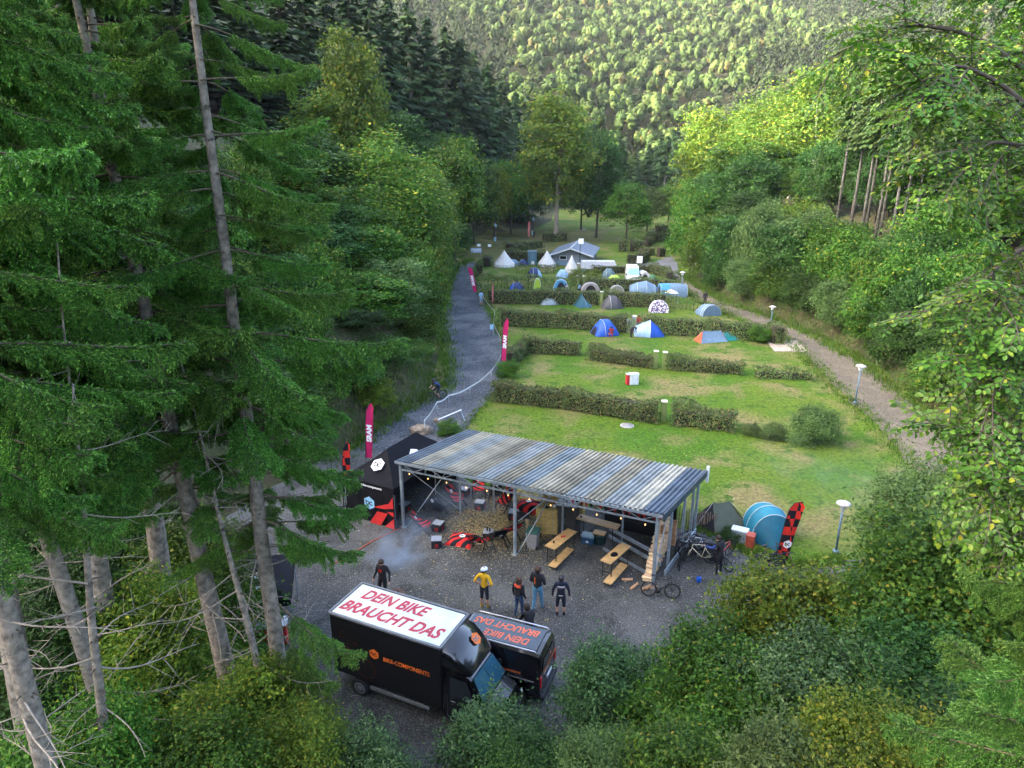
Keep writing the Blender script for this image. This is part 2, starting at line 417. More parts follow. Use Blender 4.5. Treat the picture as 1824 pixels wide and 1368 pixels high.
GLASS = pm('dark_glass', (0.015, 0.02, 0.025), 0.05, 0.1, spec=0.8)
RUBBER = pm('black_rubber', (0.016, 0.016, 0.017), 0.85, 0.2)
CHROME = pm('bright_alloy', (0.55, 0.56, 0.58), 0.3, 0.1, metal=0.9)

def stripes(name, c1, c2, ang=0.7, scale=2.4, warp=0.0, axis='XY', kind='stripe'):
    """printed two-colour fabric: slanted bars or checks, a print on the cloth itself."""
    m, nt, N, L = nodes_of(name); b = N['Principled BSDF']; b.inputs['Roughness'].default_value = 0.8; b.inputs['Specular IOR Level'].default_value = 0.2
    tc = N.new('ShaderNodeTexCoord'); mp = N.new('ShaderNodeMapping'); mp.inputs['Rotation'].default_value = (0, 0, ang) if axis == 'XY' else (R(90), 0, 0)
    L.new(tc.outputs['Object'], mp.inputs['Vector'])
    if kind == 'check':
        t = N.new('ShaderNodeTexChecker'); t.inputs['Scale'].default_value = scale; L.new(mp.outputs[0], t.inputs['Vector']); f = t.outputs['Fac']
    else:
        t = N.new('ShaderNodeTexWave'); t.inputs['Scale'].default_value = scale; t.inputs['Distortion'].default_value = warp; t.inputs['Detail'].default_value = 0
        L.new(mp.outputs[0], t.inputs['Vector']); gt = N.new('ShaderNodeMath'); gt.operation = 'GREATER_THAN'; gt.inputs[1].default_value = 0.5; L.new(t.outputs['Fac'], gt.inputs[0]); f = gt.outputs[0]
    x = N.new('ShaderNodeMix'); x.data_type = 'RGBA'; x.inputs['A'].default_value = (*c1, 1); x.inputs['B'].default_value = (*c2, 1); L.new(f, x.inputs['Factor'])
    nz = N.new('ShaderNodeTexNoise'); nz.inputs['Scale'].default_value = 7; hv = N.new('ShaderNodeHueSaturation'); mr = N.new('ShaderNodeMapRange'); mr.inputs['To Min'].default_value = 0.75; mr.inputs['To Max'].default_value = 1.2
    L.new(tc.outputs['Object'], nz.inputs['Vector']); L.new(nz.outputs['Fac'], mr.inputs['Value']); L.new(mr.outputs[0], hv.inputs['Value']); L.new(x.outputs['Result'], hv.inputs['Color']); L.new(hv.outputs['Color'], b.inputs['Base Color'])
    return m
CAMO = stripes('red_black_bars', (0.58, 0.028, 0.024), (0.013, 0.013, 0.018), 0.75, 0.85, 0.0)
CAMO2 = stripes('red_black_bars_fine', (0.58, 0.028, 0.024), (0.013, 0.013, 0.018), 0.6, 1.6, 0.0)

# ================================================================ SHELTER
sh = thing('picnic_shelter', 'open steel shelter with striped corrugated roof over the gravel yard', 'shelter', tuple(SO), SA)
HF, HB = 3.52, 3.16
def zroof(y): return HF + (HB - HF) * y / SD
PCOL = {'d': (0.13, 0.17, 0.21), 'c': (0.46, 0.43, 0.32), 'l': (0.34, 0.38, 0.375), 't': (0.32, 0.29, 0.205), 'b': (0.25, 0.30, 0.315), 'w': (0.56, 0.54, 0.43), 'n': (0.12, 0.16, 0.21)}
PMAT = {k: pm('corrugated_sheet_' + n, tuple(.54 * q for q in PCOL[k]), 0.5, 0.3, 1.3, 0.05, 8, spec=.3) for k, n in dict(d='slate', c='cream', l='pale_blue', t='tan', b='blue', w='ivory', n='steel_blue').items()}
seq = 'dclctltbctltlwn'; pw = (SL + 0.24) / len(seq)
for i, k in enumerate(seq):
    prof = []
    nr = 4; w = pw / nr
    for q in range(nr):
        for fx, fz in ((0.0, 0), (0.45, 0), (0.55, 0.075), (0.90, 0.075), (1.0, 0)): prof.append(((q + fx) * w, fz))
    x0 = -0.12 + i * pw; dz = 0.006 * (i % 2)
    P = [[(x0 + x, y, zroof(y) + z + dz + 0.01 * math.sin(y * 2 + i)) for y in np.linspace(-0.14, SD + 0.1, 9)] for x, z in prof]
    b = MB(); b.grid(np.array(P)[:, ::-1] if False else np.array(P), 0, False)
    Q = np.array(P).copy(); Q[..., 2] -= 0.012; b.grid(Q[::-1], 0, False)
    b.build('roof_panel', PMAT[k], sh)
b = MB(); b.bar((-0.13, -0.15, zroof(-.14) - .06), (SL + .13, -0.15, zroof(-.14) - .06), .03, .12); b.build('eaves_trim', STEEL, sh)
b = MB(); b.bar((SL + .16, -0.14, zroof(-.14) - .1), (SL + .16, SD + .1, zroof(SD + .1) - .1), .06, .3); b.build('gable_trim', pm('dark_sheet', (0.05, 0.065, 0.08), 0.5, 0.2, 3, metal=0.3), sh)
b = MB(); b.bar((SL + .18, SD + .18, 2.6), (SL + .18, SD + .18, HB + .22), .12, .12); b.bar((-.12, SD + .16, HB - .12), (SL + .12, SD + .16, HB - .12), .1, .1); b.build('gutter', pm('white_gutter', (0.6, 0.64, 0.68), 0.4, 0.1), sh)
fx = [0.05, 5.85, SL - 0.1]
for x in fx:
    b = MB(); b.bar((x, 0, 0), (x, 0, zroof(0) - .05), .11, .11); b.box((x, 0, .08), (.24, .24, .04)); b.build('post', STEEL, sh)
for x in (2.0, 4.2, 7.6, 10.0, SL - .1):
    b = MB(); b.bar((x, SD - .1, 0), (x, SD - .1, zroof(SD) - .06), .10, .10); b.build('post', STEEL, sh)
for y in (1.7, 3.4, 4.6):
    b = MB(); b.bar((SL - .1, y, 0), (SL - .1, y, zroof(y) - .06), .10, .10); b.build('post', STEEL, sh)
for x, y in ((1.55, 2.3), (3.6, 3.9), (3.0, 2.9), (7.1, 1.9), (9.6, 2.6)):
    b = MB(); b.bar((x, y, 0), (x, y, zroof(y) - .06), .07, .07); b.build('post', STEEL, sh)
for y, n in ((0.0, 16), (2.9, 14), (SD - .1, 12)):     # lattice girders
    b = MB(); z1 = zroof(y) - .08; z0 = z1 - .36
    b.bar((0, y, z0), (SL, y, z0), .06, .06); b.bar((0, y, z1), (SL, y, z1), .07, .07)
    st = SL / n
    for i in range(n):
        b.bar((i * st, y, z0 if i % 2 else z1), ((i + 1) * st, y, z1 if i % 2 else z0), .03, .03)
    b.build('truss', STEEL, sh)
for x in (0.05, 3.0, 5.85, 9.0, SL - .1):
    b = MB(); b.bar((x, 0, zroof(0) - .1), (x, SD - .1, zroof(SD) - .1), .08, .12); b.build('rafter', STEEL, sh)
for (a, c) in (((0.12, 0.1, 0), (1.5, 2.1, zroof(2.1) - .3)), ((0.2, 0.05, zroof(0) - .3), (1.8, 1.8, .6)), ((6.0, .05, 0.2), (7.0, 1.8, zroof(1.8) - .2)), ((5.95, .1, 1.7), (7.2, .5, 3.0)), ((SL - .2, .3, .3), (SL - .2, 1.6, 2.9))):
    b = MB(); b.bar(a, c, .035, .035); b.build('brace', STEEL, sh)
for z in (0.45, 0.85, .12):
    b = MB(); b.bar((9.0, 2.6 if z > .2 else 2.0, z), (SL - .25, 1.25 if z > .2 else .7, z), .05, .16); b.build('guard_rail', STEEL, sh)
for z, y0 in ((.16, 1.0), (.32, 1.0)):
    b = MB(); b.bar((SL + .02, y0, z), (SL + .02, SD - .3, z), .06, .12); b.build('guard_rail', STEEL, sh)
for o in kids(sh):
    for v in o.data.vertices: v.co.x += SK * v.co.y
# string of warm bulbs, lit in the photograph
mb_, nt_, N_, L_ = nodes_of('lit_bulb_glass'); N_['Principled BSDF'].inputs['Emission Color'].default_value = (1.0, .45, .12, 1); N_['Principled BSDF'].inputs['Emission Strength'].default_value = .45; N_['Principled BSDF'].inputs['Base Color'].default_value = (.9, .6, .3, 1)
BULB = mb_
sl_ = thing('string_lights', 'string of small warm bulbs hung under the front edge of the shelter roof', 'string lights', tuple(SO), SA)
pts = []
for i in range(61):
    x = SL * i / 60; ph = (i % 10) / 10; pts.append((x, .12 + .05 * math.sin(i), 2.98 - 0.16 * math.sin(ph * math.pi)))
b = MB(); b.tube(pts, .008, 4); b.build('cable', DARKSTEEL, sl_)
bm_ = MB().lathe([(.003, .02), (.02, .015), (.026, -.015), (.014, -.04), (.003, -.05)], 8).mesh('bulb', BULB)
for i in range(2, 60, 5): put('bulb', bm_, sl_, (pts[i][0], pts[i][1], pts[i][2] - .03))

# ================================================================ GAZEBOS
def gazebo(label, o, ang, W, D, He, Hp, ridge, walls, marks):
    t = thing('folding_gazebo', label, 'gazebo', o, ang)
    cx = W / 2
    V = [(0, 0, He), (W, 0, He), (W, D, He), (0, D, He), (cx, D * .5 - ridge / 2, Hp), (cx, D * .5 + ridge / 2, Hp)]
    b = MB(); n = 9
    def quad(a, c, d, e):                              # a-c at the eaves, d-e at the ridge, sagging a little
        a, c, d, e = [np.array(V[i], float) for i in (a, c, d, e)]; P = []
        for u in np.linspace(0, 1, n):
            row = []
            for w in np.linspace(0, 1, n):
                p = (a * (1 - u) + c * u) * (1 - w) + (e * (1 - u) + d * u) * w
                p = p - np.array([0, 0, .12 * math.sin(math.pi * u) * (1 - w) * w * 2 + .1 * math.sin(w * math.pi)]); row.append(p)
            P.append(row)
        b.grid(P)
    quad(0, 1, 4, 4); quad(1, 2, 5, 4); quad(2, 3, 5, 5); quad(3, 0, 4, 5)
    cn = b.build('canopy', BLACK, t)
    b = MB(); e = .012
    for (x0, y0), (x1, y1) in (((0, 0), (W, 0)), ((W, 0), (W, D)), ((W, D), (0, D)), ((0, D), (0, 0))):
        P = []
        for u in np.linspace(0, 1, 13):
            x, y = x0 + (x1 - x0) * u, y0 + (y1 - y0) * u
            k = .03 * math.sin(u * 19 + x0); P.append([(x, y, He + .005), (x + k * .3, y + k * .3, He - .3)])
        b.grid(P)
    b.build('valance', BLACK, cn)
    for x, y in ((.06, .06), (W - .06, .06), (W - .06, D - .06), (.06, D - .06)):
        b = MB(); b.bar((x, y, 0), (x, y, He - .02), .045, .045); b.box((x, y, .02), (.12, .12, .04)); b.build('leg', STEEL, t)
    for w in walls:
        P = []; (x0, y0), (x1, y1) = {'front': ((.02, .01), (W - .02, .01)), 'left': ((.01, .02), (.01, D - .02)), 'back': ((.02, D - .02), (W - .02, D - .02))}[w]
        for u in np.linspace(0, 1, 25):
            x, y = x0 + (x1 - x0) * u, y0 + (y1 - y0) * u; row = []
            for z in np.linspace(.03, He - .25, 9):
                k = .03 * math.sin(u * 17 + z) + .015 * math.sin(u * 41); row.append((x + (k if w == 'left' else 0), y + (k if w != 'left' else 0), z))
            P.append(row)
        bb = MB(); bb.grid(P); sw = bb.build('side_wall', BLACK, t)
        if w == 'front':                                # red angular blocks rising to one edge, and the emblem
            bb = MB(); y = -.045
            for poly in ([(1.5, .05), (2.15, .05), (2.6, .8), (2.0, .78)], [(2.35, .03), (2.95, .03), (2.95, .62)], [(1.75, .95), (2.4, 1.0), (2.95, 1.15), (2.95, 1.75), (2.7, 1.35)], [(2.55, .9), (2.95, .95), (2.95, .7)]):
                poly = [(x / 2.95 * (W - .05), z) for x, z in poly]
                bb.add([(x, y, z) for x, z in poly], [tuple(range(len(poly)))])
            bb.build('red_print', RED, sw)
            e_ = emblem(.34); e_.xf(basis((1, 0, 0), (0, 0, 1), (0, -1, 0)), (W * .52, -.05, He * .52)); e_.build('emblem', [pm('pale_blue_print', (0.25, 0.5, 0.72), 0.6), BLACK], sw)
    for (px_, fr) in marks:                             # emblems and lettering on the cloth
        if px_ == 'roof':
            a, c, d = [np.array(V[i], float) for i in (0, 1, 4)]; up = unit(d - (a + c) / 2); xx = unit(c - a); nn = np.cross(xx, up)
            e_ = emblem(.36); e_.xf(basis(xx, up, nn), (a + c) / 2 + up * 1.0 + nn * -.005 + np.array([0, 0, .02])); e_.build('emblem', [WHITE, BLACK], cn)
        if px_ == 'roof2':
            a, c, d = [np.array(V[i], float) for i in (1, 2, 5)]; up = unit((np.array(V[4]) + np.array(V[5])) / 2 - (a + c) / 2); xx = unit(c - a); nn = np.cross(xx, up)
            e_ = emblem(.36); e_.xf(basis(xx, up, nn), (a + c) / 2 + up * .9 + np.array([0, 0, .01])); e_.build('emblem', [WHITE, BLACK], cn)
        if px_ == 'roof_row':
            a, c = np.array(V[0], float), np.array(V[1], float); d = np.array(V[4]); up = unit(d - (a + c) / 2); xx = unit(c - a); nn = np.cross(xx, up)
            for q in (-.8, .55):
                e_ = emblem(.34); e_.xf(basis(xx, up, nn), (a + c) / 2 + up * .75 + xx * q + np.array([0, 0, .02])); e_.build('emblem', [WHITE, BLACK], cn)
        if px_ == 'valance':
            tx = text_mb('bike-components', .17, 0, .004); tx.xf(basis((1, 0, 0), (0, 0, 1), (0, -1, 0)), (W * .58, -.03, He - .15)); tx.build('lettering', WHITE, cn)
            e_ = emblem(.12); e_.xf(basis((1, 0, 0), (0, 0, 1), (0, -1, 0)), (W * .28, -.03, He - .15)); e_.build('emblem', [WHITE, BLACK], cn)
            e_ = emblem(.12); e_.xf(basis((0, 1, 0), (0, 0, 1), (1, 0, 0)), (W + .03, D * .45, He - .15)); e_.build('emblem', [WHITE, BLACK], cn)
    return t
g0 = SO - SU * 3.2 - SV * .15
gazebo('black folding gazebo with blue emblem and red print on its wall, beside the shelter', (g0[0], g0[1], 0), SA - .06, 3.05, 5.6, 2.15, 3.3, 2.4, ['front', 'left', 'back'], [('roof', 0), ('valance', 0), ('roof2', 0)])
c_ = G(446, 1012, 2.55); b0 = c_ - rotz(R(14)) @ np.array([1.65, 1.5, 0])
g2 = gazebo('black folding gazebo half hidden behind spruce trunks at the yard edge', (b0[0] - .2, b0[1] - .1, 0), R(14), 3.3, 3.0, 2.1, 3.2, .05, ['left'], [('roof_row', 0)])
tb = thing('promotion_table', 'counter with red front under the gazebo behind the spruce trunks', 'table', (b0[0], b0[1], 0), R(14))
b = MB(); b.rbox((1.9, .35, .45), (1.8, .5, .9), .02); b.build('cover', RED, tb); b = MB(); b.rbox((1.9, .35, .92), (1.9, .58, .04), .01); b.build('top', WHITE, tb)

# ================================================================ BOX TRUCK
PAINT = pm('black_vehicle_paint', (0.006, 0.006, 0.008), 0.16, 0.3, 2, coat=0.8, spec=0.5)
PAINTM = pm('black_vehicle_panel', (0.007, 0.007, 0.009), 0.4, 0.3, 2, spec=0.4)
TRIM = pm('grey_plastic_trim', (0.16, 0.17, 0.18), 0.55, 0.15)
m_, nt, N_, L_ = nodes_of('windscreen_glass_sky_tint'); p_ = N_['Principled BSDF']; p_.inputs['Base Color'].default_value = (0.03, 0.11, 0.16, 1); p_.inputs['Roughness'].default_value = 0.03; p_.inputs['Specular IOR Level'].default_value = 0.9; p_.inputs['Coat Weight'].default_value = 1.0  # blue base colour stands in for the reflected sky
SCREEN = m_
REDPRINT = pm('dark_red_print', (0.42, 0.028, 0.05), 0.55, 0.1)
ROOFW = pm('cream_white_roof', (0.60, 0.66, 0.58), 0.55, 0.13, 1.7, detail=8)
def wheel(parent, x, y, r=.34, w=.22):
    wt = put('wheel', None, parent, (x, y, r)); s = 1 if y > 0 else -1
    b = MB(); b.lathe([(r * .62, -w / 2), (r * .93, -w / 2), (r, -w * .3), (r, w * .3), (r * .93, w / 2), (r * .62, w / 2)], 24); b.xf(basis((1, 0, 0), (0, 0, 1), (0, -1, 0))); b.build('tyre', RUBBER, wt)
    b = MB(); b.lathe([(r * .6, -.02), (r * .62, .05), (r * .5, .06), (r * .36, .02), (r * .34, .05), (r * .16, .06), (.01, .06)], 18); b.xf(basis((1, 0, 0), (0, 0, s), (0, s, 0)) if s > 0 else basis((1, 0, 0), (0, 0, 1), (0, -1, 0)), (0, s * w * .32, 0)); b.build('rim', TRIM, wt)
    return wt
TRYAW = R(-24.6)
tr = thing('box_truck', 'black box truck with red lettering on its cream roof', 'truck', (-3.62, 18.42, 0), TRYAW)
BL, BW, BZ0, BZ1 = 4.1, 1.76, .70, 2.93
b = MB(); b.rbox((0, 0, (BZ0 + BZ1) / 2), (BL, BW, BZ1 - BZ0), .03); bx_ = b.build('cargo_box', PAINTM, tr)
b = MB(); b.rbox((0, 0, BZ1 + .008), (BL - .14, BW - .14, .02), .004); rf = b.build('roof_panel', ROOFW, bx_)
for p0, p1 in (((-BL / 2, -BW / 2), (BL / 2, -BW / 2)), ((-BL / 2, BW / 2), (BL / 2, BW / 2)), ((-BL / 2, -BW / 2), (-BL / 2, BW / 2)), ((BL / 2, -BW / 2), (BL / 2, BW / 2))):
    b = MB(); b.bar((*p0, BZ1 - .0), (*p1, BZ1 - .0), .06, .07); b.build('edge_rail', TRIM, bx_)
b = MB()
for s_, y in (('DEIN BIKE', .37), ('BRAUCHT DAS', -.36)):
    tx = text_mb(s_, .68, .28, .024, sx=.78 if y > 0 else .80); b.merge(tx, None, (-.42 if y > 0 else -.1, y, BZ1 + .024))
b.build('roof_lettering', REDPRINT, rf)
S = basis((1, 0, 0), (0, 0, 1), (0, -1, 0)); ys_ = -BW / 2 - .006
b = MB(); b.merge(text_mb('BIKE-COMPONENTS', .22, 0, .003, sx=.85), S, (.80, ys_, 1.83)); b.build('side_lettering', ORANGE, bx_)
e_ = emblem(.19); e_.xf(S, (-.38, ys_, 1.9)); e_.build('emblem', [ORANGE, PAINTM], bx_)
b = MB(); ORDIM = pm('dim_orange_print', (0.16, 0.035, 0.012), 0.6)
def ring(b, cx, cz, r, w=.012, a0=0, a1=2 * math.pi, n=28):
    P = [[(cx + (r - w) * math.cos(t), ys_ + .001, cz + (r - w) * math.sin(t)), (cx + (r + w) * math.cos(t), ys_ + .001, cz + (r + w) * math.sin(t))] for t in np.linspace(a0, a1, n)]
    b.grid(np.array(P)[::-1], 0, False)
def sline(b, x0, z0, x1, z1, w=.02):
    d = unit([x1 - x0, 0, z1 - z0]); n = np.array([-d[2], 0, d[0]]) * w / 2; a, c = np.array([x0, ys_ + .001, z0]), np.array([x1, ys_ + .001, z1]); b.add([a - n, c - n, c + n, a + n], [(0, 1, 2, 3)])
ring(b, -.75, 1.22, .36); ring(b, -1.6, 1.55, .3, .01); 
for q in range(5): sline(b, -1.6, 1.55, -1.6 + .3 * math.cos(q * 1.256), 1.55 + .3 * math.sin(q * 1.256), .014)
sline(b, -1.6, 1.55, -1.15, 1.3); sline(b, -1.15, 1.3, -.95, 1.75); sline(b, -.95, 1.75, -1.45, 1.8); sline(b, -.75, 1.22, -.95, 1.85); ring(b, -1.55, 2.25, .12, .012, .6, 4.8, 14); sline(b, -1.4, 1.98, -1.33, 1.93, .03); sline(b, -1.15, 2.1, -1.0, 1.98, .03)
b.build('bicycle_print', ORDIM, bx_)
b = MB(); b.rbox((.0, 0, .56), (BL + .1, BW * .55, .2), .02); b.rbox((2.6, 0, .5), (1.9, 1.1, .18), .02); b.build('chassis', PLYBLACK, tr)
b = MB(); b.rbox((.45, -BW / 2 + .03, .5), (2.2, .05, .13), .01, 0); b.build('side_guard', TRIM, tr)
b = MB(); b.rbox((-BL / 2 - .08, 0, .45), (.1, BW * .9, .12), .02); b.build('rear_bumper', TRIM, tr)
# cab: cross-section hull along x
def hull(sections, mats_of=None, m=0):
    """sections: list of rings of equal point count (n,3)."""
    P = np.array(sections); b = MB(); k, n = P.shape[:2]
    V = P.reshape(-1, 3); F = [(i * n + j, i * n + (j + 1) % n, (i + 1) * n + (j + 1) % n, (i + 1) * n + j) for i in range(k - 1) for j in range(n)]
    b.add(V, F, m, False); b.add(P[0], [tuple(range(n))[::-1]], m); b.add(P[-1], [tuple(range(n))], m); return b
def ring_yz(x, w, z0, z1, taper=.82, xt=0.0):
    h = w / 2; zm = z0 + (z1 - z0) * .5
    return [(x, -h, z0), (x + xt * .4, -h, zm), (x + xt, -h * taper, z1 - .06), (x + xt, -h * taper * .86, z1), (x + xt, h * taper * .86, z1), (x + xt, h * taper, z1 - .06), (x + xt * .4, h, zm), (x, h, z0)]
cw = 1.72
cab = hull([ring_yz(2.08, cw, .42, 2.16), ring_yz(2.75, cw, .42, 2.16), ring_yz(2.98, cw, .42, 1.98), ring_yz(3.42, cw, .42, 1.24, .92), ring_yz(3.85, cw * .96, .44, 1.10, .90), ring_yz(4.02, cw * .88, .46, .86, .92)]).build('cab', PAINT, tr)
# windscreen, side windows
b = MB(); W2 = .60
b.add([(3.0, -.62, 1.955), (3.40, -.74, 1.30), (3.40, .74, 1.30), (3.0, .62, 1.955), (3.015, -.62, 1.975), (3.415, -.74, 1.32), (3.415, .74, 1.32), (3.015, .62, 1.975)], [(4, 5, 6, 7), (0, 1, 5, 4), (1, 2, 6, 5), (2, 3, 7, 6), (3, 0, 4, 7)]); b.build('windscreen', SCREEN, cab)
for s in (-1, 1):
    b = MB(); V = [(2.3, s * (cw / 2 - .08), 1.92), (2.3, s * (cw / 2 + .004), 1.34), (3.12, s * (cw / 2 + .004), 1.34), (2.86, s * (cw / 2 - .07), 1.92)]
    b.add(V, [(0, 1, 2, 3) if s < 0 else (3, 2, 1, 0)]); b.build('side_window', GLASS, cab)
    b = MB(); b.rbox((3.12, s * (cw / 2 + .14), 1.42), (.1, .18, .26), .02); b.bar((3.1, s * cw / 2, 1.36), (3.1, s * (cw / 2 + .1), 1.38), .03); b.build('mirror', PLYBLACK, tr)
    b = MB(); b.rbox((3.95, s * .62, .80), (.14, .28, .16), .03); b.build('headlight', pm('headlight_glass', (.6, .65, .7), .1, .05), tr)
    b = MB(); b.rbox((2.42, s * (cw / 2 + .006), 1.12), (.16, .02, .03), .005); b.build('door_handle', TRIM, cab)
    b = MB(); b.bar((2.22, s * (cw / 2 + .002), .5), (2.22, s * (cw / 2 + .002), 1.3), .012, .006); b.build('door_seam', TRIM, cab)
b = MB(); b.rbox((4.0, 0, .52), (.14, 1.55, .24), .04); b.build('front_bumper', PLYBLACK, tr)
b = MB(); b.bar((3.04, 0, 1.955), (3.42, 0, 1.31), .01, .01); b.bar((3.44, -.5, 1.32), (3.28, .1, 1.58), .02, .015); b.build('wiper', PLYBLACK, tr)
# wind deflector above the cab, sloping down from the box front
sec = []
for x, z1, w in ((2.07, 2.88, 1.70), (2.35, 2.80, 1.68), (2.62, 2.58, 1.6), (2.86, 2.32, 1.46), (2.98, 2.14, 1.36)):
    h = w / 2; sec.append([(x, -h, 2.10), (x, -h, 2.1 + (z1 - 2.1) * .75), (x, -h * .88, z1), (x, 0, z1 + .05), (x, h * .88, z1), (x, h, 2.1 + (z1 - 2.1) * .75), (x, h, 2.10)])
b = hull(sec); b.s = [np.full(len(q), True) for q in b.s]; fa = b.build('wind_deflector', PAINT, tr)
nn = unit(np.cross([0, 1, 0], np.array([2.86, 0, 2.36]) - np.array([2.35, 0, 2.84]))); up = unit(np.array([2.35, 0, 2.84]) - np.array([2.86, 0, 2.36]))
if nn[2] < 0: nn = -nn
e_ = emblem(.2); e_.xf(basis(np.cross(up, nn), up, nn), np.array([2.62, .25, 2.645]) + nn * .05); e_.build('emblem', [ORANGE, PAINT], fa)
for x, y in ((-1.05, -BW / 2 + .1), (-1.05, BW / 2 - .1), (3.35, -cw / 2 + .1), (3.35, cw / 2 - .1)): wheel(tr, x, y)

# ================================================================ VAN
VY = R(158.5)
vc = np.array([1.16, 18.17, 0]) + 2.05 * np.array([math.cos(VY), math.sin(VY), 0])
vn = thing('delivery_van', 'black panel van with orange roof lettering parked beside the box truck', 'van', tuple(vc), VY)
vw = 1.62
def vring(x, z0, z1, w=vw, tp=.80, bulge=1.0):
    h = w / 2; zb = z0 + (z1 - z0) * .48
    return [(x, -h * .96, z0), (x, -h, zb), (x, -h * tp, z1 - .07), (x, -h * tp * .9, z1), (x, 0, z1 + .03), (x, h * tp * .9, z1), (x, h * tp, z1 - .07), (x, h, zb), (x, h * .96, z0)]
vb = hull([vring(-2.05, .40, 1.84), vring(-1.97, .34, 1.97), vring(-1.2, .3, 2.0), vring(.2, .3, 2.0), vring(.85, .3, 1.93), vring(1.1, .3, 1.78), vring(1.62, .3, 1.12, tp=.92), vring(2.0, .32, .98, vw * .94, .92), vring(2.1, .36, .72, vw * .86, .94)]).build('body', PAINT, vn)
b = MB(); b.rbox((-.55, 0, 2.035), (2.55, 1.05, .014), .004); vr = b.build('roof_panel', pm('dark_roof_film', (0.02, 0.035, 0.045), 0.25, 0.2, coat=.5), vb)
b = MB()
for s_, y, x, k in (('DEIN BIKE', .24, -.72, .82), ('BRAUCHT DAS', -.24, -.55, .80)):
    b.merge(text_mb(s_, .42, -.22 * 0 + .2, .012, sx=k), None, (x, y, 2.047))
b.build('roof_lettering', pm('orange_red_print', (0.62, 0.12, 0.05), 0.6), vr)
for s in (-1, 1):
    b = MB(); b.tube([(-1.9, s * .62, 2.0), (-1.8, s * .62, 2.07), (.6, s * .62, 2.07), (.72, s * .62, 1.99)], .022, 6); b.build('roof_rail', CHROME, vn)
    b = MB(); V = [(.35, s * (vw / 2 * .83), 1.8), (.35, s * (vw / 2 + .006), 1.25), (1.32, s * (vw / 2 + .006), 1.22), (1.02, s * (vw / 2 * .845), 1.74)]; b.add(V, [(0, 1, 2, 3) if s < 0 else (3, 2, 1, 0)]); b.build('side_window', GLASS, vb)
    b = MB(); b.rbox((1.3, s * (vw / 2 + .1), 1.25), (.1, .16, .18), .02); b.build('mirror', PLYBLACK, vn)
    b = MB(); b.bar((-1.85, s * (vw / 2 + .012), 1.08), (1.0, s * (vw / 2 + .012), 1.08), .012, .03); b.build('side_strip', CHROME, vn)
    b = MB(); b.rbox((-2.03, s * (vw / 2 - .1), 1.05), (.1, .14, .42), .02); b.build('tail_light', pm('red_tail_glass', (.5, .01, .012), .15), vn)
    b = MB(); b.rbox((2.02, s * .6, .82), (.14, .3, .16), .03); b.build('headlight', pm('van_headlight_glass', (.6, .65, .7), .1, .05), vn)
    for x in (-1.3, 1.35): wheel(vn, x, s * (vw / 2 - .1), .32, .2)
b = MB(); b.add([(1.13, -.56, 1.77), (1.62, -.70, 1.15), (1.62, .70, 1.15), (1.13, .56, 1.77)], [(0, 1, 2, 3)]); b.xf(None, (.012, 0, .012)); b.build('windscreen', SCREEN, vb)
b = MB(); b.add([(-2.07, .50, 1.76), (-2.09, .62, 1.22), (-2.09, -.62, 1.22), (-2.07, -.50, 1.76)], [(0, 1, 2, 3)]); b.build('rear_window', GLASS, vb)
Sr = basis((0, -1, 0), (0, 0, 1), (-1, 0, 0))
b = MB(); b.merge(text_mb('BIKE-COMPONENTS', .13, 0, .006), Sr, (-2.10, 0, 1.35)); b.build('rear_lettering', ORANGE, vb); b = MB(); b.merge(hexagon(.06), Sr, (-2.095, -.1, 1.6)); b.build('rear_emblem', ORANGE, vb)
Sv = basis((-1, 0, 0), (0, 0, 1), (0, 1, 0))
b = MB(); b.merge(text_mb('BIKE-COMPONENTS', .09, 0, .004), Sv, (-1.0, vw / 2 + .01, 1.28)); b.merge(hexagon(.1), Sv, (-.45, vw / 2 + .01, 1.3)); b.build('side_lettering', ORANGE, vb)
b = MB(); b.rbox((-2.08, 0, .45), (.14, 1.5, .2), .04); b.build('rear_bumper', PLYBLACK, vn); b = MB(); b.rbox((2.1, 0, .45), (.12, 1.45, .24), .04); b.build('front_bumper', PLYBLACK, vn)
b = MB(); b.rbox((-2.1, 0, .9), (.03, .46, .11), .005); b.build('number_plate', WHITE, vn)
# ================================================================ YARD FURNITURE
def L2W(x, y, z=0.0):                                  # shelter frame to world
    p = SO + SU * x + SV * y; return np.array([p[0], p[1], z])
def P3(px, py, z=0.0):
    p = G(px, py, z); return (float(p[0]), float(p[1]), 0.0)

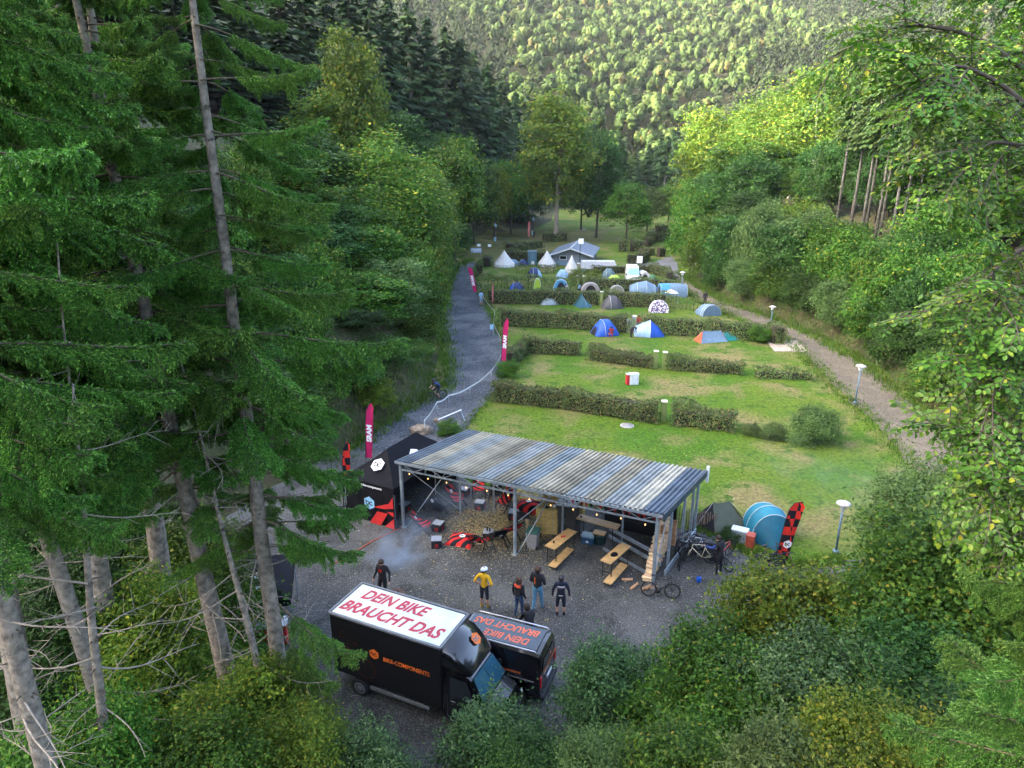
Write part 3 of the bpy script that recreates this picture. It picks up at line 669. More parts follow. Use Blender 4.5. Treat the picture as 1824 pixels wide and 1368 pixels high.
def deck_chair(label, loc, yaw, fabric, mark=True):
    t = thing('deck_chair', label, 'deck chair', loc, R(yaw), 'deck chairs around the shelter', 1.14)
    w = .29                                             # sits facing local +x
    for s in (-1, 1):
        b = MB(); b.bar((.42, s * w, .03), (-.42, s * w, .98), .045, .04); b.build('back_rail', DARKSTEEL, t)
        b = MB(); b.bar((-.40, s * (w - .04), .03), (.36, s * (w - .04), .46), .045, .04); b.build('seat_rail', DARKSTEEL, t)
    for a in (((.40, -w, .04), (.40, w, .04)), ((-.42, -w, .97), (-.42, w, .97)), ((-.38, -w, .05), (-.38, w, .05)), ((.36, -w, .45), (.36, w, .45))):
        b = MB(); b.bar(*a, .03); b.build('crossbar', DARKSTEEL, t)
    P = []
    for u in np.linspace(0, 1, 12):
        x = -.42 + .78 * u; z = .97 * (1 - u) + .45 * u - .22 * math.sin(math.pi * u ** .8)
        P.append([(x, q, z + .012 - .02 * (1 - (q / .25) ** 2)) for q in np.linspace(-.25, .25, 5)])
    b = MB(); b.grid(np.array(P)[:, ::-1]); Q = np.array(P); Q[..., 2] -= .008; b.grid(Q); sg = b.build('sling', fabric, t)
    if mark:
        n = unit([.75, 0, .62]); up = unit([-.6, 0, .75]); e = emblem(.085); e.xf(basis((0, 1, 0), up, np.cross((0, 1, 0), up)), np.array([-.27, 0, .70]) + n * .035); e.build('emblem', [WHITE, BLACK], sg)
        e = emblem(.085); e.xf(basis((0, -1, 0), up, -np.cross((0, 1, 0), up)), np.array([-.30, 0, .70]) - n * .03); e.build('emblem', [WHITE, BLACK], sg)
    return t
for lab, px, py, yaw, fab in (
        ('red and black deck chair beside the lamp stand under the shelter', 812, 903, -35, CAMO2),
        ('red and black deck chair upright at the back of the seating circle', 853, 884, -85, CAMO2),
        ('plain black deck chair at the back of the seating circle', 884, 893, -95, BLACK),
        ('red and black deck chair nearest the straw bale row', 899, 908, -130, CAMO2),
        ('plain black deck chair just behind the cube table with the grey lid', 779, 921, -30, BLACK),
        ('red and black deck chair seen from its side at the open left of the shelter', 752, 950, -5, CAMO2),
        ('red and black deck chair turned away in front of the bean bag', 851, 985, 75, CAMO2),
        ('plain black deck chair turned away beside the bottle-topped cube', 888, 974, 110, BLACK),
        ('red and black deck chair turned away next to the front shelter post', 912, 964, 120, CAMO2)):
    deck_chair(lab, P3(px, py), yaw, fab)
def cube_table(label, loc, yaw, s=.46):
    t = thing('cube_table', label, 'side table', loc, R(yaw), 'cube tables around the shelter')
    b = MB(); b.rbox((0, 0, s / 2), (s, s, s - .02), .012); b.build('body', PLYBLACK, t)
    b = MB(); b.rbox((0, 0, s + .004), (s * 1.0, s * 1.0, .022), .006); b.build('top', GREYTOP, t)
    for k in range(4):
        M = rotz(k * math.pi / 2); e = emblem(.10); e.xf(M @ basis((1, 0, 0), (0, 0, 1), (0, -1, 0)), M @ np.array([0, -s / 2 - .004, s * .45])); e.build('emblem', [RED, PLYBLACK], t)
    return t
CUBES = [('black cube table in the middle of the back seats', 855, 908, -12), ('black cube table between the two left deck chairs', 781, 946, -20), ('black cube table standing alone in the drifting smoke', 778, 975, 4),
         ('black cube table with two bottles on it', 870, 962, -8), ('black cube table beside the bending man', 915, 926, -10), ('black cube table just inside the gazebo by its front leg', 722, 911, -25), ('black cube table at the back of the gazebo', 827, 884, -20)]
for lab, px, py, yw in CUBES: cube_table(lab, P3(px, py), yw)
def bottle(label, loc, h=.24, col=(0.02, 0.03, 0.02)):
    t = thing('bottle', label, 'bottle', loc, 0, 'bottles on the yard tables'); r = h * .15
    b = MB(); b.lathe([(r * .9, 0), (r, .01), (r, h * .6), (r * .4, h * .78), (r * .38, h * .95)], 10); b.build('glass', pm('bottle_glass', col, .1, .1), t)
    b = MB(); b.lathe([(r * .44, h * .94), (r * .44, h), (.002, h)], 8); b.build('cap', CHROME, t)
c3 = G(870, 962)
bottle('taller dark bottle on the cube table by the bean bag', (c3[0] - .05, c3[1] + .02, .475), .27); bottle('shorter dark bottle on the cube table by the bean bag', (c3[0] + .07, c3[1] - .03, .475), .22)

def bean_bag(label, loc, yaw, L=1.35, W=1.15, h=.34):
    t = thing('bean_bag', label, 'bean bag', loc, R(yaw), 'bean bags in the seating circle')
    n = 17; U = np.linspace(-1, 1, n); P, Q = [], []
    for u in U:
        r1, r2 = [], []
        for v in U:
            k = max(0, (1 - abs(u) ** 2.6)) * max(0, (1 - abs(v) ** 2.6)); pinch = 1 - .10 * (u * u * v * v == 0) * 0 - .09 * (1 - abs(u)) * abs(v) ** 3 - .09 * (1 - abs(v)) * abs(u) ** 3
            x, y = u * L / 2 * pinch, v * W / 2 * pinch
            z = h * (.22 + .78 * k ** .45) + .02 * math.sin(7 * u + 3 * v) + .10 * u * k
            r1.append((x, y, z)); r2.append((x, y, max(.0, h * .22 * (1 - k) * .8)))
        P.append(r1); Q.append(r2)
    b = MB(); b.grid(P); b.grid(np.array(Q)[:, ::-1]); o = b.build('cushion', CAMO, t)
    e = emblem(.15); e.xf(None, (.05, -.05, h + .045)); e.build('emblem', [WHITE, BLACK], o)
bean_bag('big red and black bean bag lying in front of the straw circle', P3(823, 966), -18)
bean_bag('red and black bean bag slumped against the straw bales', P3(941, 908), -25, 1.3, 1.1, .5)

# straw bales
STRAW = pm('straw', (0.42, 0.29, 0.085), 0.95, 0.35, 9, 0.9, 35, col2=(0.60, 0.45, 0.17))
TWINE = pm('blue_twine', (0.1, 0.2, 0.35), .8)
def bale_mesh(seed):
    r = np.random.default_rng(seed); b = MB(); b.rbox((0, 0, .22), (1.0, .5, .44), .035)
    n = 420; a = r.uniform(-1, 1, (n, 3)) * [.5, .25, .22]; ax = r.integers(0, 3, n); sg = r.choice([-1, 1], n)
    for i in range(n): a[i, ax[i]] = sg[i] * [.5, .25, .22][ax[i]]
    a[:, 2] += .22; d = r.normal(0, 1, (n, 3)); d /= np.linalg.norm(d, axis=1)[:, None]; L = r.uniform(.04, .10, n)[:, None]
    w = np.cross(d, r.normal(0, 1, (n, 3))); w = w / np.linalg.norm(w, axis=1)[:, None] * .006
    V = np.stack([a - d * L * .5 - w, a + d * L - w * .3, a - d * L * .5 + w], 1).reshape(-1, 3)
    b.add(V, np.arange(n * 3).reshape(-1, 3)); return b.mesh('straw_bale', STRAW)
BALES = [bale_mesh(i) for i in range(3)]
TW = MB()
for x in (-.28, .28): TW.bar((x, 0, .445), (x + .001, .5, .445), .012)
st_ = G(975, 948)
bl = [(st_[0], st_[1], 0, SA + .2, 'straw bale at the bottom of the stack by the black cabinet'), (st_[0] + .02, st_[1] + .0, .44, SA + .16, 'straw bale in the middle of the stack by the black cabinet'),
      (st_[0] - .02, st_[1] + .03, .88, SA + .22, 'topmost straw bale of the stack, a dark cap lying on it')]
for i, s_ in enumerate(np.linspace(2.7, 6.4, 4)):
    p = L2W(s_, SD - .55 - .1 * i); bl.append((p[0], p[1], 0, SA + .05 * (i % 3), ['straw bale at the gazebo end of the back row', 'second straw bale from the gazebo in the back row', 'third straw bale from the gazebo in the back row', 'fourth straw bale in the back row, beside the bean bag'][i]))
for i, s_ in enumerate((5.2, 6.3)):
    p = L2W(s_, SD - .6); bl.append((p[0], p[1], .44, SA - .03, ['upper straw bale on the back row behind the deck chairs', 'upper straw bale on the back row by the bean bag'][i]))
for i, (x, y, z, a, lab) in enumerate(bl):
    o = put('straw_bale', BALES[i % 3], None, (x, y, z), a); tag(o, lab, 'straw bale', 'straw bales in the shelter')
    for x_ in (-.28, .28):
        b = MB(); b.bar((x_, -.252, .448), (x_, .252, .448), .014, .008); b.bar((x_, -.254, .0), (x_, -.254, .448), .014, .008); b.build('twine', TWINE, o)
cap_ = thing('cap', 'dark cap lying on the straw bale stack', 'cap', (st_[0] - .1, st_[1] - .05, 1.325)); b = MB(); b.lathe([(.1, 0), (.1, .05), (.06, .1), (.01, .11)], 12); b.build('crown_of_cap', BLACK, cap_); b = MB(); b.rbox((.12, 0, .01), (.12, .15, .012), .004); b.build('peak', BLACK, cap_)
# loose straw on the ground
r = np.random.default_rng(5); n = 9000
c0, c1 = G(880, 930), G(905, 945)
pts = np.stack([c0[:2] + r.normal(0, 1, (n, 2)) * [1.5, 1.6] for _ in (0,)], 0)[0]; pts[: n // 3] = c1[:2] + r.normal(0, 1, (n // 3, 2)) * [1.2, 1.0]
keep = np.array([True] * n); d = r.uniform(0, 2 * math.pi, n); L = r.uniform(.02, .06, n); z = .07 + r.uniform(0, .03, n)
dx = np.stack([np.cos(d) * L, np.sin(d) * L], 1); nx = np.stack([-np.sin(d), np.cos(d)], 1) * .004
V = np.stack([np.c_[pts - dx - nx, z], np.c_[pts + dx - nx, z + r.uniform(0, .02, n)], np.c_[pts + dx + nx, z + .01], np.c_[pts - dx + nx, z]], 1).reshape(-1, 3)
b = MB(); b.add(V, np.arange(n * 4).reshape(-1, 4)); b.build('loose_straw', leafmat('straw_stalks', [(0, (.22, .15, .05)), (.5, (.36, .26, .09)), (1, (.5, .38, .17))], .1, patch=.1), kind='stuff', label='loose straw strewn over the gravel in the seating circle')
# fallen leaves and pale stones on the gravel
n = 1300; x = r.uniform(-13, 13, n); y = r.uniform(15.5, 40, n); ok = np.ones(n, bool)
P = np.c_[x, y, np.full(n, .085)]; a = r.uniform(0, 6.28, n); s = r.uniform(.02, .05, n)
V = np.stack([P + np.c_[np.cos(a + k * math.pi / 2) * s * (1 if k % 2 else .6), np.sin(a + k * math.pi / 2) * s * (1 if k % 2 else .6), r.uniform(-.006, .01, n)] for k in range(4)], 1).reshape(-1, 3)
b = MB(); b.add(V, np.arange(n * 4).reshape(-1, 4)); b.build('fallen_leaves', leafmat('fallen_leaf', [(0, (.25, .16, .04)), (.4, (.42, .32, .06)), (.7, (.3, .27, .22)), (1, (.35, .34, .32))], .1, patch=.1), kind='stuff', label='small fallen leaves and pale stones scattered on the gravel yard')

# beer tables and benches
def board_thing(name, label, cat, quad_px, z, th, leg_h, group):
    c = [G(*p, z) for p in quad_px]; o = sum(c) / 4; ux = unit((c[3] + c[2] - c[0] - c[1])); L = np.linalg.norm((c[3] + c[2] - c[0] - c[1]) / 2); W = np.linalg.norm((c[1] - c[0] + c[2] - c[3]) / 2)
    a = math.atan2(ux[1], ux[0]); t = thing(name, label, cat, (o[0], o[1], 0), a, group)
    b = MB(); b.rbox((0, 0, z - th / 2), (L, W, th), .012); b.build('top', PINE, t)
    for sx in (-1, 1):
        for sy in (-1, 1):
            b = MB(); b.bar((sx * L * .40, sy * W * .42, 0), (sx * L * .40, sy * W * .42, z - th), .03); b.build('leg', DARKSTEEL, t)
        b = MB(); b.bar((sx * L * .40, -W * .42, z * .42), (sx * L * .40, W * .42, z * .42), .022); b.bar((sx * L * .40, -W * .42, z - th - .02), (sx * L * .40, W * .42, z - th - .02), .022); b.build('crossbar', DARKSTEEL, t)
    return t, o, a
T1, o1, a1 = board_thing('beer_table', 'pine beer table by the wheelie bin', 'table', [(969, 972), (989, 978), (1029, 946), (1010, 941)], .98, .04, .9, 'beer tables in the shelter')
T2, o2, a2 = board_thing('beer_table', 'pine beer table with a dark helmet on it, near the firewood', 'table', [(1068, 998), (1088, 1004), (1126, 971), (1105, 967)], .98, .04, .9, 'beer tables in the shelter')
T3, o3, a3 = board_thing('beer_table', 'pine beer table in front of the dark bar counter', 'table', [(1025, 923), (1098, 943), (1107, 934), (1034, 915)][::1] if False else [(1034, 915), (1025, 923), (1098, 943), (1107, 934)], .98, .04, .9, 'beer tables in the shelter')
board_thing('beer_bench', 'low pine bench under the table by the wheelie bin', 'bench', [(975, 1007), (990, 1011), (1023, 978), (1010, 974)], .28, .035, .3, 'low benches under the tables')
board_thing('beer_bench', 'low pine bench under the table by the firewood', 'bench', [(1072, 1036), (1090, 1041), (1118, 1006), (1106, 1002)], .28, .035, .3, 'low benches under the tables')
ca, sa = math.cos(a1), math.sin(a1)
def can(label, loc, col):
    t = thing('drinks_can', label, 'can', loc, 0, 'cans on the tables'); b = MB(); b.lathe([(.028, 0), (.035, .012), (.035, .115), (.028, .13), (.002, .13)], 12); b.build('body', pm('can_paint', col, .3, .1, metal=.4), t); b = MB(); b.lathe([(.027, .129), (.027, .136), (.002, .134)], 10); b.build('lid', CHROME, t)
can('small dark can on the table by the wheelie bin', (o1[0] - .5 * ca - .05, o1[1] - .5 * sa, .985), (.06, .03, .03)); can('dark can on the table by the bar counter', (o3[0] - .75, o3[1] + .32, .985), (.05, .03, .02))
t = thing('folded_cloth', 'crumpled red cloth on the table by the wheelie bin', 'cloth', (o1[0] + .1, o1[1] + .12, .985), .4); b = MB(); b.grid([[(u, v, .02 + .025 * math.sin(u * 40 + v * 60)) for v in np.linspace(-.05, .05, 6)] for u in np.linspace(-.12, .12, 9)]); b.build('cloth', RED, t)
def helmet_mb(r=.11):
    b = MB(); P = []
    for u in np.linspace(0, 1, 8):
        row = []
        for k in range(17):
            a = 2 * math.pi * k / 16; ph = u * math.pi * .5; rr = math.cos(ph) * (1 + .03 * math.cos(6 * a)); row.append((r * 1.35 * rr * math.cos(a), r * rr * math.sin(a), r * .95 * math.sin(ph)))
        P.append(row)
    b.grid(P); return b
t = thing('bicycle_helmet', 'black bicycle helmet lying on the table near the firewood', 'helmet', (o2[0] - .1, o2[1] - .18, .985), .5); helmet_mb(.13).build('shell', BLACK, t); b = MB(); b.tube([(-.1, .1, .02), (0, .15, -.0), (.12, .1, .02)], .008, 4); b.build('strap', DARKSTEEL, t)
# wheelie bin
t = thing('wheelie_bin', 'grey wheelie bin with dark green lid under the shelter', 'bin', P3(949, 976), R(-20))
b = MB(); b.add([(-.2, -.2, .06), (.2, -.2, .06), (.2, .2, .06), (-.2, .2, .06), (-.26, -.26, .84), (.26, -.26, .84), (.26, .26, .84), (-.26, .26, .84)], [(3, 2, 1, 0), (4, 5, 6, 7), (0, 1, 5, 4), (1, 2, 6, 5), (2, 3, 7, 6), (3, 0, 4, 7)]); b.build('body', pm('grey_bin_plastic', (.30, .29, .28), .6), t)
b = MB(); b.rbox((0, 0, .88), (.58, .58, .07), .025); b.rbox((0, .3, .9), (.5, .08, .05), .02); b.build('lid', pm('green_bin_plastic', (.02, .09, .07), .45), t)
for s in (-1, 1):
    b = MB(); b.lathe([(.02, -.03), (.1, -.03), (.1, .03), (.02, .03)], 14); b.xf(basis((1, 0, 0), (0, 0, 1), (0, -1, 0)) @ rotz(0), (0, 0, 0)); b.xf(rotz(math.pi / 2), (s * .23, -.18, .1)); b.build('wheel', RUBBER, t)
# black cabinet with white top
t = thing('drinks_cabinet', 'tall black cabinet with white tray on top beside the straw stack', 'cabinet', P3(1010, 948), SA + .1)
b = MB(); b.rbox((0, 0, .78), (.95, .7, 1.5), .02); b.build('body', pm('charcoal_cabinet', (.05, .05, .048), .5), t); b = MB(); b.rbox((0, 0, 1.545), (1.0, .74, .03), .01); b.build('top', pm('white_tray', (.6, .64, .72), .4), t)
for x in (-.24, .24):
    b = MB(); b.rbox((x, -.36, .78), (.45, .03, 1.4), .01); dd = b.build('door', pm('charcoal_door', (.06, .06, .055), .45), t); b = MB(); b.bar((x * .2, -.385, .6), (x * .2, -.385, .95), .015); b.build('handle', CHROME, dd)
can('dark can on top of the black cabinet', (G(1008, 948)[0], G(1008, 948)[1], 1.56), (.1, .05, .05))
t = thing('gnome_cone', 'small red and white cone standing on the straw stack', 'cone', (st_[0] + .3, st_[1] + .05, 1.325)); b = MB(); b.lathe([(.09, 0), (.075, .05), (.05, .14)], 10); b.build('white_band', WHITE, t); b = MB(); b.lathe([(.05, .14), (.015, .28), (.002, .29)], 10); b.build('red_tip', RED, t)
# cool box, tub
t = thing('cool_box', 'blue cool box with pale lid under the bar table', 'cool box', P3(1047, 968), SA + .1); b = MB(); b.rbox((0, 0, .2), (.56, .38, .38), .03); b.build('body', pm('navy_plastic', (.02, .07, .13), .4), t); b = MB(); b.rbox((0, 0, .44), (.6, .42, .12), .035); b.build('lid', pm('pale_blue_plastic', (.24, .36, .44), .4), t); b = MB(); b.bar((-.31, 0, .3), (.31, 0, .3), .02, .02); b.build('handle', TRIM, t)
b = MB(); b.add([(x, -.2, z) for x, z in ((-.06, .14), (.06, .14), (.06, .24), (-.06, .24))], [(0, 1, 2, 3)]); b.build('label_sticker', WHITE, t)
t = thing('plastic_tub', 'dark green storage tub with a wooden board on it, beside the cool box', 'tub', P3(1067, 968), SA); b = MB(); b.lathe([(.24, 0), (.28, .02), (.31, .5), (.33, .53), (.3, .53)], 20); b.build('body', pm('dark_green_plastic', (.02, .05, .05), .5), t); b = MB(); b.rbox((0, 0, .56), (.55, .4, .04), .008); b.build('board', PINE, t)
# bar counter, crates
p = L2W(9.6, SD - 1.0)
t = thing('bar_counter', 'long black bar counter at the back of the shelter', 'counter', tuple(p), SA)
b = MB(); b.rbox((0, 0, .52), (3.0, .5, 1.02), .02); b.build('body', pm('black_counter_board', (.012, .012, .014), .5), t); b = MB(); b.rbox((0, -.02, 1.05), (3.1, .6, .05), .01); b.build('top', PLYBLACK, t)
for i, x in enumerate((-1.1, -.8, -.5, .1, .4, .9)):
    q = p + SU * x; can(['dark can at the cabinet end of the bar counter', 'second can along the bar counter', 'third can along the bar counter', 'fourth can along the bar counter', 'fifth can along the bar counter', 'can at the firewood end of the bar counter'][i], (q[0], q[1], 1.078), ((.1, .1, .12), (.3, .02, .02), (.05, .05, .06))[i % 3])
t = thing('backdrop_banner', 'black banner with yellow sign and red patches hanging behind the bar counter', 'banner', tuple(L2W(9.6, SD - .32)), SA)
b = MB(); b.grid([[(x, .03 * math.sin(x * 4), z) for z in np.linspace(.5, 2.2, 8)] for x in np.linspace(-1.6, 1.6, 30)]); bo = b.build('cloth', BLACK, t)
b = MB(); b.rbox((-.7, -.05, 1.85), (.5, .02, .3), .004); b.build('sign', pm('yellow_sign', (.55, .33, .03), .6), t)
for x, m in ((-.1, RED), (.5, RED), (1.1, pm('blue_patch', (.04, .12, .4), .6))): b = MB(); b.rbox((x, -.05, 1.9), (.34, .02, .22), .004); b.build('patch', m, t)
CRATEW = pm('crate_wood', (.48, .28, .15), .8, .25, 5)
def crate(label, loc, rz):
    t = thing('wooden_crate', label, 'crate', loc, rz, 'wooden crates stacked by the firewood')
    for z in (.05, .14, .23):
        for s in (-1, 1):
            b = MB(); b.box((0, s * .19, z), (.56, .014, .075)); b.build('slat', CRATEW, t)
            b = MB(); b.box((s * .28, 0, z), (.014, .366, .075)); b.build('slat', CRATEW, t)
    b = MB(); b.box((0, 0, .012), (.54, .36, .012)); b.build('base', CRATEW, t)
    for sx in (-1, 1):
        for sy in (-1, 1): b = MB(); b.box((sx * .262, sy * .172, .135), (.02, .02, .26)); b.build('corner_post', CRATEW, t)
q = L2W(11.35, 3.75)
for i, lab in enumerate(('lowest wooden crate of the stack behind the firewood', 'second wooden crate of the stack behind the firewood', 'third wooden crate of the stack behind the firewood', 'top wooden crate of the stack behind the firewood')): crate(lab, (q[0], q[1], .09 + i * .285), SA + .06 * (i % 2))
# bunting
PENN = [RED, BLACK, pm('dark_red_pennant', (.3, .015, .02), .8)]
t = thing('pennant_bunting', 'red and black pennant bunting strung under the roof near the bar', 'bunting', tuple(SO), SA)
b = MB(); b.tube([(7.9 + i * .42, 1.2, 2.72 + .05 * math.cos(i)) for i in range(11)], .008, 4); b.build('cord', DARKSTEEL, t)
for i in range(20):
    x = 7.95 + i * .21; z = 2.71; b = MB(); b.add([(x, 1.2, z), (x + .19, 1.2, z), (x + .1, 1.22, z - .26), (x, 1.206, z), (x + .19, 1.206, z), (x + .1, 1.226, z - .26)], [(0, 2, 1), (3, 4, 5)]); b.build('pennant', PENN[i % 3], t)
# lamp stand under the shelter
t = thing('floor_stand', 'slim metal stand with round foot between gazebo and deck chairs', 'stand', P3(777, 902)); b = MB(); b.lathe([(.2, .0), (.2, .03), (.05, .06)], 16, (0, 0, .06)); b.build('foot', CHROME, t); b = MB(); b.tube([(0, 0, .1), (0, 0, 2.5)], .02, 6); b.build('pole', CHROME, t)

# firewood stack
LOGW = leafmat('split_log', [(0, (.20, .13, .08)), (.3, (.42, .29, .17)), (.65, (.55, .40, .25)), (1, (.62, .50, .36))], 0.0, .9, .1, .1, .2, 3)
def log_mesh(seed):
    r = np.random.default_rng(seed); n = r.integers(3, 6); a = np.sort(r.uniform(0, 6.28, n)); a = np.linspace(0, 2 * math.pi, n, endpoint=False) + r.uniform(-.35, .35, n); rr = r.uniform(.040, .062, n)
    b = MB(); V = [(-.2 + r.uniform(-.03, .03) * 0, q * math.cos(t), q * math.sin(t)) for t, q in zip(a, rr)] + [(.2, q * math.cos(t) * 1.03, q * math.sin(t) * .97) for t, q in zip(a, rr)]
    F = [tuple(range(n))[::-1], tuple(range(n, 2 * n))] + [(i, (i + 1) % n, n + (i + 1) % n, n + i) for i in range(n)]
    V = np.array(V); b.add(V, F); return b.mesh('log', LOGW)
LOGS = [log_mesh(i) for i in range(9)]
fw = thing('firewood_stack', 'stack of split firewood along the open end of the shelter', 'firewood', tuple(L2W(SL - .45, .35)), SA)
nlog = 0
for c in range(28):
    y = c * .118 + .05; hh = .22 + 1.25 * min(1, max(0, (c - 1) / 15)) if c < 16 else 1.42 + .1 * math.sin(c)
    z = .07
    while z < hh and nlog < 292:
        M = Matrix.Translation((random.uniform(-.05, .05), y + random.uniform(-.015, .015), z + .05)) @ Matrix.Rotation(random.uniform(0, 6.28), 4, 'X') @ Matrix.Rotation(random.uniform(-.06, .06), 4, 'Z')
        put('log', random.choice(LOGS), fw, M=M); z += .112; nlog += 1
BARK = pm('log_bark', (.16, .11, .075), .95, .4, 12, .8, 20)
def loose_log(label, loc, rx, rz, r_=.08, L=.42, half=False):
    t = thing('loose_log', label, 'log', loc, rz, 'loose logs by the firewood'); b = MB(); n = 10
    for k, (x0, x1, m) in enumerate(((-L / 2, L / 2, 0),)):
        b.lathe([(r_, x0), (r_ * 1.02, 0), (r_ * .97, x1)], n); b.xf(basis((0, 1, 0), (0, 0, 1), (1, 0, 0)))
    b.xf(basis((math.cos(rx), 0, math.sin(rx)), (0, 1, 0), (-math.sin(rx), 0, math.cos(rx)))); b.build('wood', CRATEW if half else BARK, t)
    return t
q = L2W(SL - .5, 2.2, 1.25); loose_log('short round log standing on top of the firewood', (q[0], q[1], 1.62), R(90), 0, .16, .3, True)
for i, (x, y, rz, lab) in enumerate(((-.75, .0, .3, 'split log leaning at the front corner of the firewood'), (-.2, -.35, 1.2, 'split log lying behind the leaning bicycle'), (.35, -.25, .9, 'split log lying under the bicycle rear wheel'), (.62, -.12, .6, 'split log lying farthest from the firewood front'))):
    q = L2W(SL - .6 + x * .8, .1 + y); loose_log(lab, (q[0], q[1], .13), R(6), SA + rz, .06, .45, True)
# paling fence behind the shelter
PALE = pm('weathered_paling', (.22, .16, .11), .9, .3, 6)
t = thing('paling_fence', 'low chestnut paling fence behind the bar end of the shelter', 'fence', tuple(L2W(6.6, SD + .55)), SA)
pmsh = [MB().prism([(-.022, -.012), (.022, -.012), (.022, .012), (-.022, .012)], 0, h).mesh('paling', PALE) for h in (.82, .9, .96)]
for i in range(66):
    if 28 <= i <= 31: continue
    put('paling', pmsh[i % 3], t, M=Matrix.Translation((i * .095, .05 * math.sin(i * .7), 0)) @ Matrix.Rotation(random.uniform(-.06, .06), 4, 'Y'))
for z in (.25, .7): b = MB(); b.tube([(0, 0, z), (6.3, 0, z)], .006, 4); b.build('wire', DARKSTEEL, t)
# fire bowl and its smoke
fb = G(705, 1075)
t = thing('fire_bowl', 'round steel fire bowl on legs giving off smoke behind the truck', 'fire bowl', (fb[0], fb[1], .06))
b = MB(); b.lathe([(.05, .18), (.25, .24), (.36, .38), (.38, .40), (.36, .41), (.24, .28), (.03, .24)], 20); b.build('bowl', pm('rusty_steel', (.10, .06, .045), .8, .3), t)
for k in range(3): b = MB(); a = k * 2.09; b.bar((.3 * math.cos(a), .3 * math.sin(a), 0), (.2 * math.cos(a), .2 * math.sin(a), .28), .03); b.build('leg', DARKSTEEL, t)
for k in range(3): b = MB(); a = k * 1.1; b.tube([(-.2 * math.cos(a), -.2 * math.sin(a), .33), (.2 * math.cos(a), .2 * math.sin(a), .36 + .02 * k)], .05, 7); b.build('burnt_log', pm('charred_wood', (.03, .025, .02), .95), t)
def smoke(name, label, c, s, rz, dens, off):
    m, nt, N, L = nodes_of(name + '_air'); N.remove(N['Principled BSDF']); out = N['Material Output']
    v = N.new('ShaderNodeVolumePrincipled'); v.inputs['Color'].default_value = (.52, .72, 1.0, 1); v.inputs['Anisotropy'].default_value = 0.0
    tc = N.new('ShaderNodeTexCoord'); ln = N.new('ShaderNodeVectorMath'); ln.operation = 'LENGTH'; L.new(tc.outputs['Object'], ln.inputs[0])
    f1 = N.new('ShaderNodeMapRange'); f1.inputs['From Min'].default_value, f1.inputs['From Max'].default_value = .98, .15; L.new(ln.outputs['Value'], f1.inputs['Value'])
    mp = N.new('ShaderNodeMapping'); mp.inputs['Location'].default_value = (off, off, off); mp.inputs['Scale'].default_value = (s[0] * .5, s[1] * .5, s[2] * .6); L.new(tc.outputs['Object'], mp.inputs[0])
    nz = N.new('ShaderNodeTexNoise'); nz.inputs['Scale'].default_value = 1.5; nz.inputs['Detail'].default_value = 3; nz.inputs['Distortion'].default_value = 1.0; L.new(mp.outputs[0], nz.inputs['Vector'])
    f2 = N.new('ShaderNodeMapRange'); f2.inputs['From Min'].default_value, f2.inputs['From Max'].default_value = .42, .72; L.new(nz.outputs['Fac'], f2.inputs['Value'])
    mu = N.new('ShaderNodeMath'); mu.operation = 'MULTIPLY'; L.new(f1.outputs[0], mu.inputs[0]); L.new(f2.outputs[0], mu.inputs[1])
    m2 = N.new('ShaderNodeMath'); m2.operation = 'MULTIPLY'; m2.inputs[1].default_value = dens; L.new(mu.outputs[0], m2.inputs[0]); L.new(m2.outputs[0], v.inputs['Density']); L.new(v.outputs[0], out.inputs['Volume'])
    b = MB(); b.lathe([(math.sin(a), -math.cos(a)) for a in np.linspace(.02, math.pi - .02, 10)], 16)
    o = b.build(name, m, None, loc=c, rz=rz, scale=s); o['kind'] = 'stuff'; o['label'] = label; return o
a_ = G(730, 990); smoke('smoke', 'blue wood smoke drifting low over the gravel from the fire bowl', (a_[0] - .2, a_[1] - .6, .85), (1.5, 3.0, .78), R(-16), .95, 0)
a_ = G(850, 930); smoke('smoke', 'thin blue smoke hanging among the deck chairs', (a_[0] - .9, a_[1] + .2, .95), (2.6, 2.0, .85), R(-20), .45, 3.1)
a_ = G(1500, 960); smoke('smoke', 'thin grey smoke drifting over the lawn beside the near lamp post', (a_[0] + 1.0, a_[1] + 2.5, 1.6), (4.5, 6.5, 1.5), R(30), .05, 7.7)
# cable on the ground
t = MB(); t.tube([tuple(G(*p) + [0, 0, .085]) for p in ((590, 1010), (620, 994), (665, 966), (716, 942))], .025, 5); tag(t.build('ground_cable', pm('orange_cable', (.45, .09, .03), .6)), 'orange cable lying across the gravel to the gazebo leg', 'cable')
# boulder, trestle, stake
def boulder(label, loc, s):
    n = 12; P = []
    for u in np.linspace(.05, math.pi - .05, 9):
        P.append([(s[0] * math.sin(u) * math.cos(a) * (1 + .14 * math.sin(3 * a + u * 4)), s[1] * math.sin(u) * math.sin(a) * (1 + .12 * math.sin(2 * a + u * 5)), s[2] * (.6 + math.cos(u) * (1 + .1 * math.sin(4 * a)))) for a in np.linspace(0, 2 * math.pi, n)])
    b = MB(); b.grid(np.array(P)[::-1], 0, False); tag(b.build('boulder', pm('lichened_rock', (.13, .10, .075), .95, .4, 4, 1.0, 9, col2=(.30, .24, .17)), None, loc=loc), label, 'boulder')
boulder('brown boulder behind the gazebo at the road edge', P3(750, 772), (.75, .5, .38)); boulder('small brown boulder by the trestle', P3(828, 752) if False else P3(781, 752), (.35, .25, .2))
t = thing('road_trestle', 'white folding trestle lying tilted at the road edge behind the roof', 'trestle', P3(800, 752), R(25)); b = MB(); b.bar((-.8, 0, .3), (.9, 0, .75), .06); b.build('rail', WHITE, t)
for x, z in ((-.7, .3), (.85, .72)):
    for s in (-1, 1): b = MB(); b.bar((x, 0, z), (x + .15, s * .3, 0.03), .04); b.build('leg', STEEL, t)
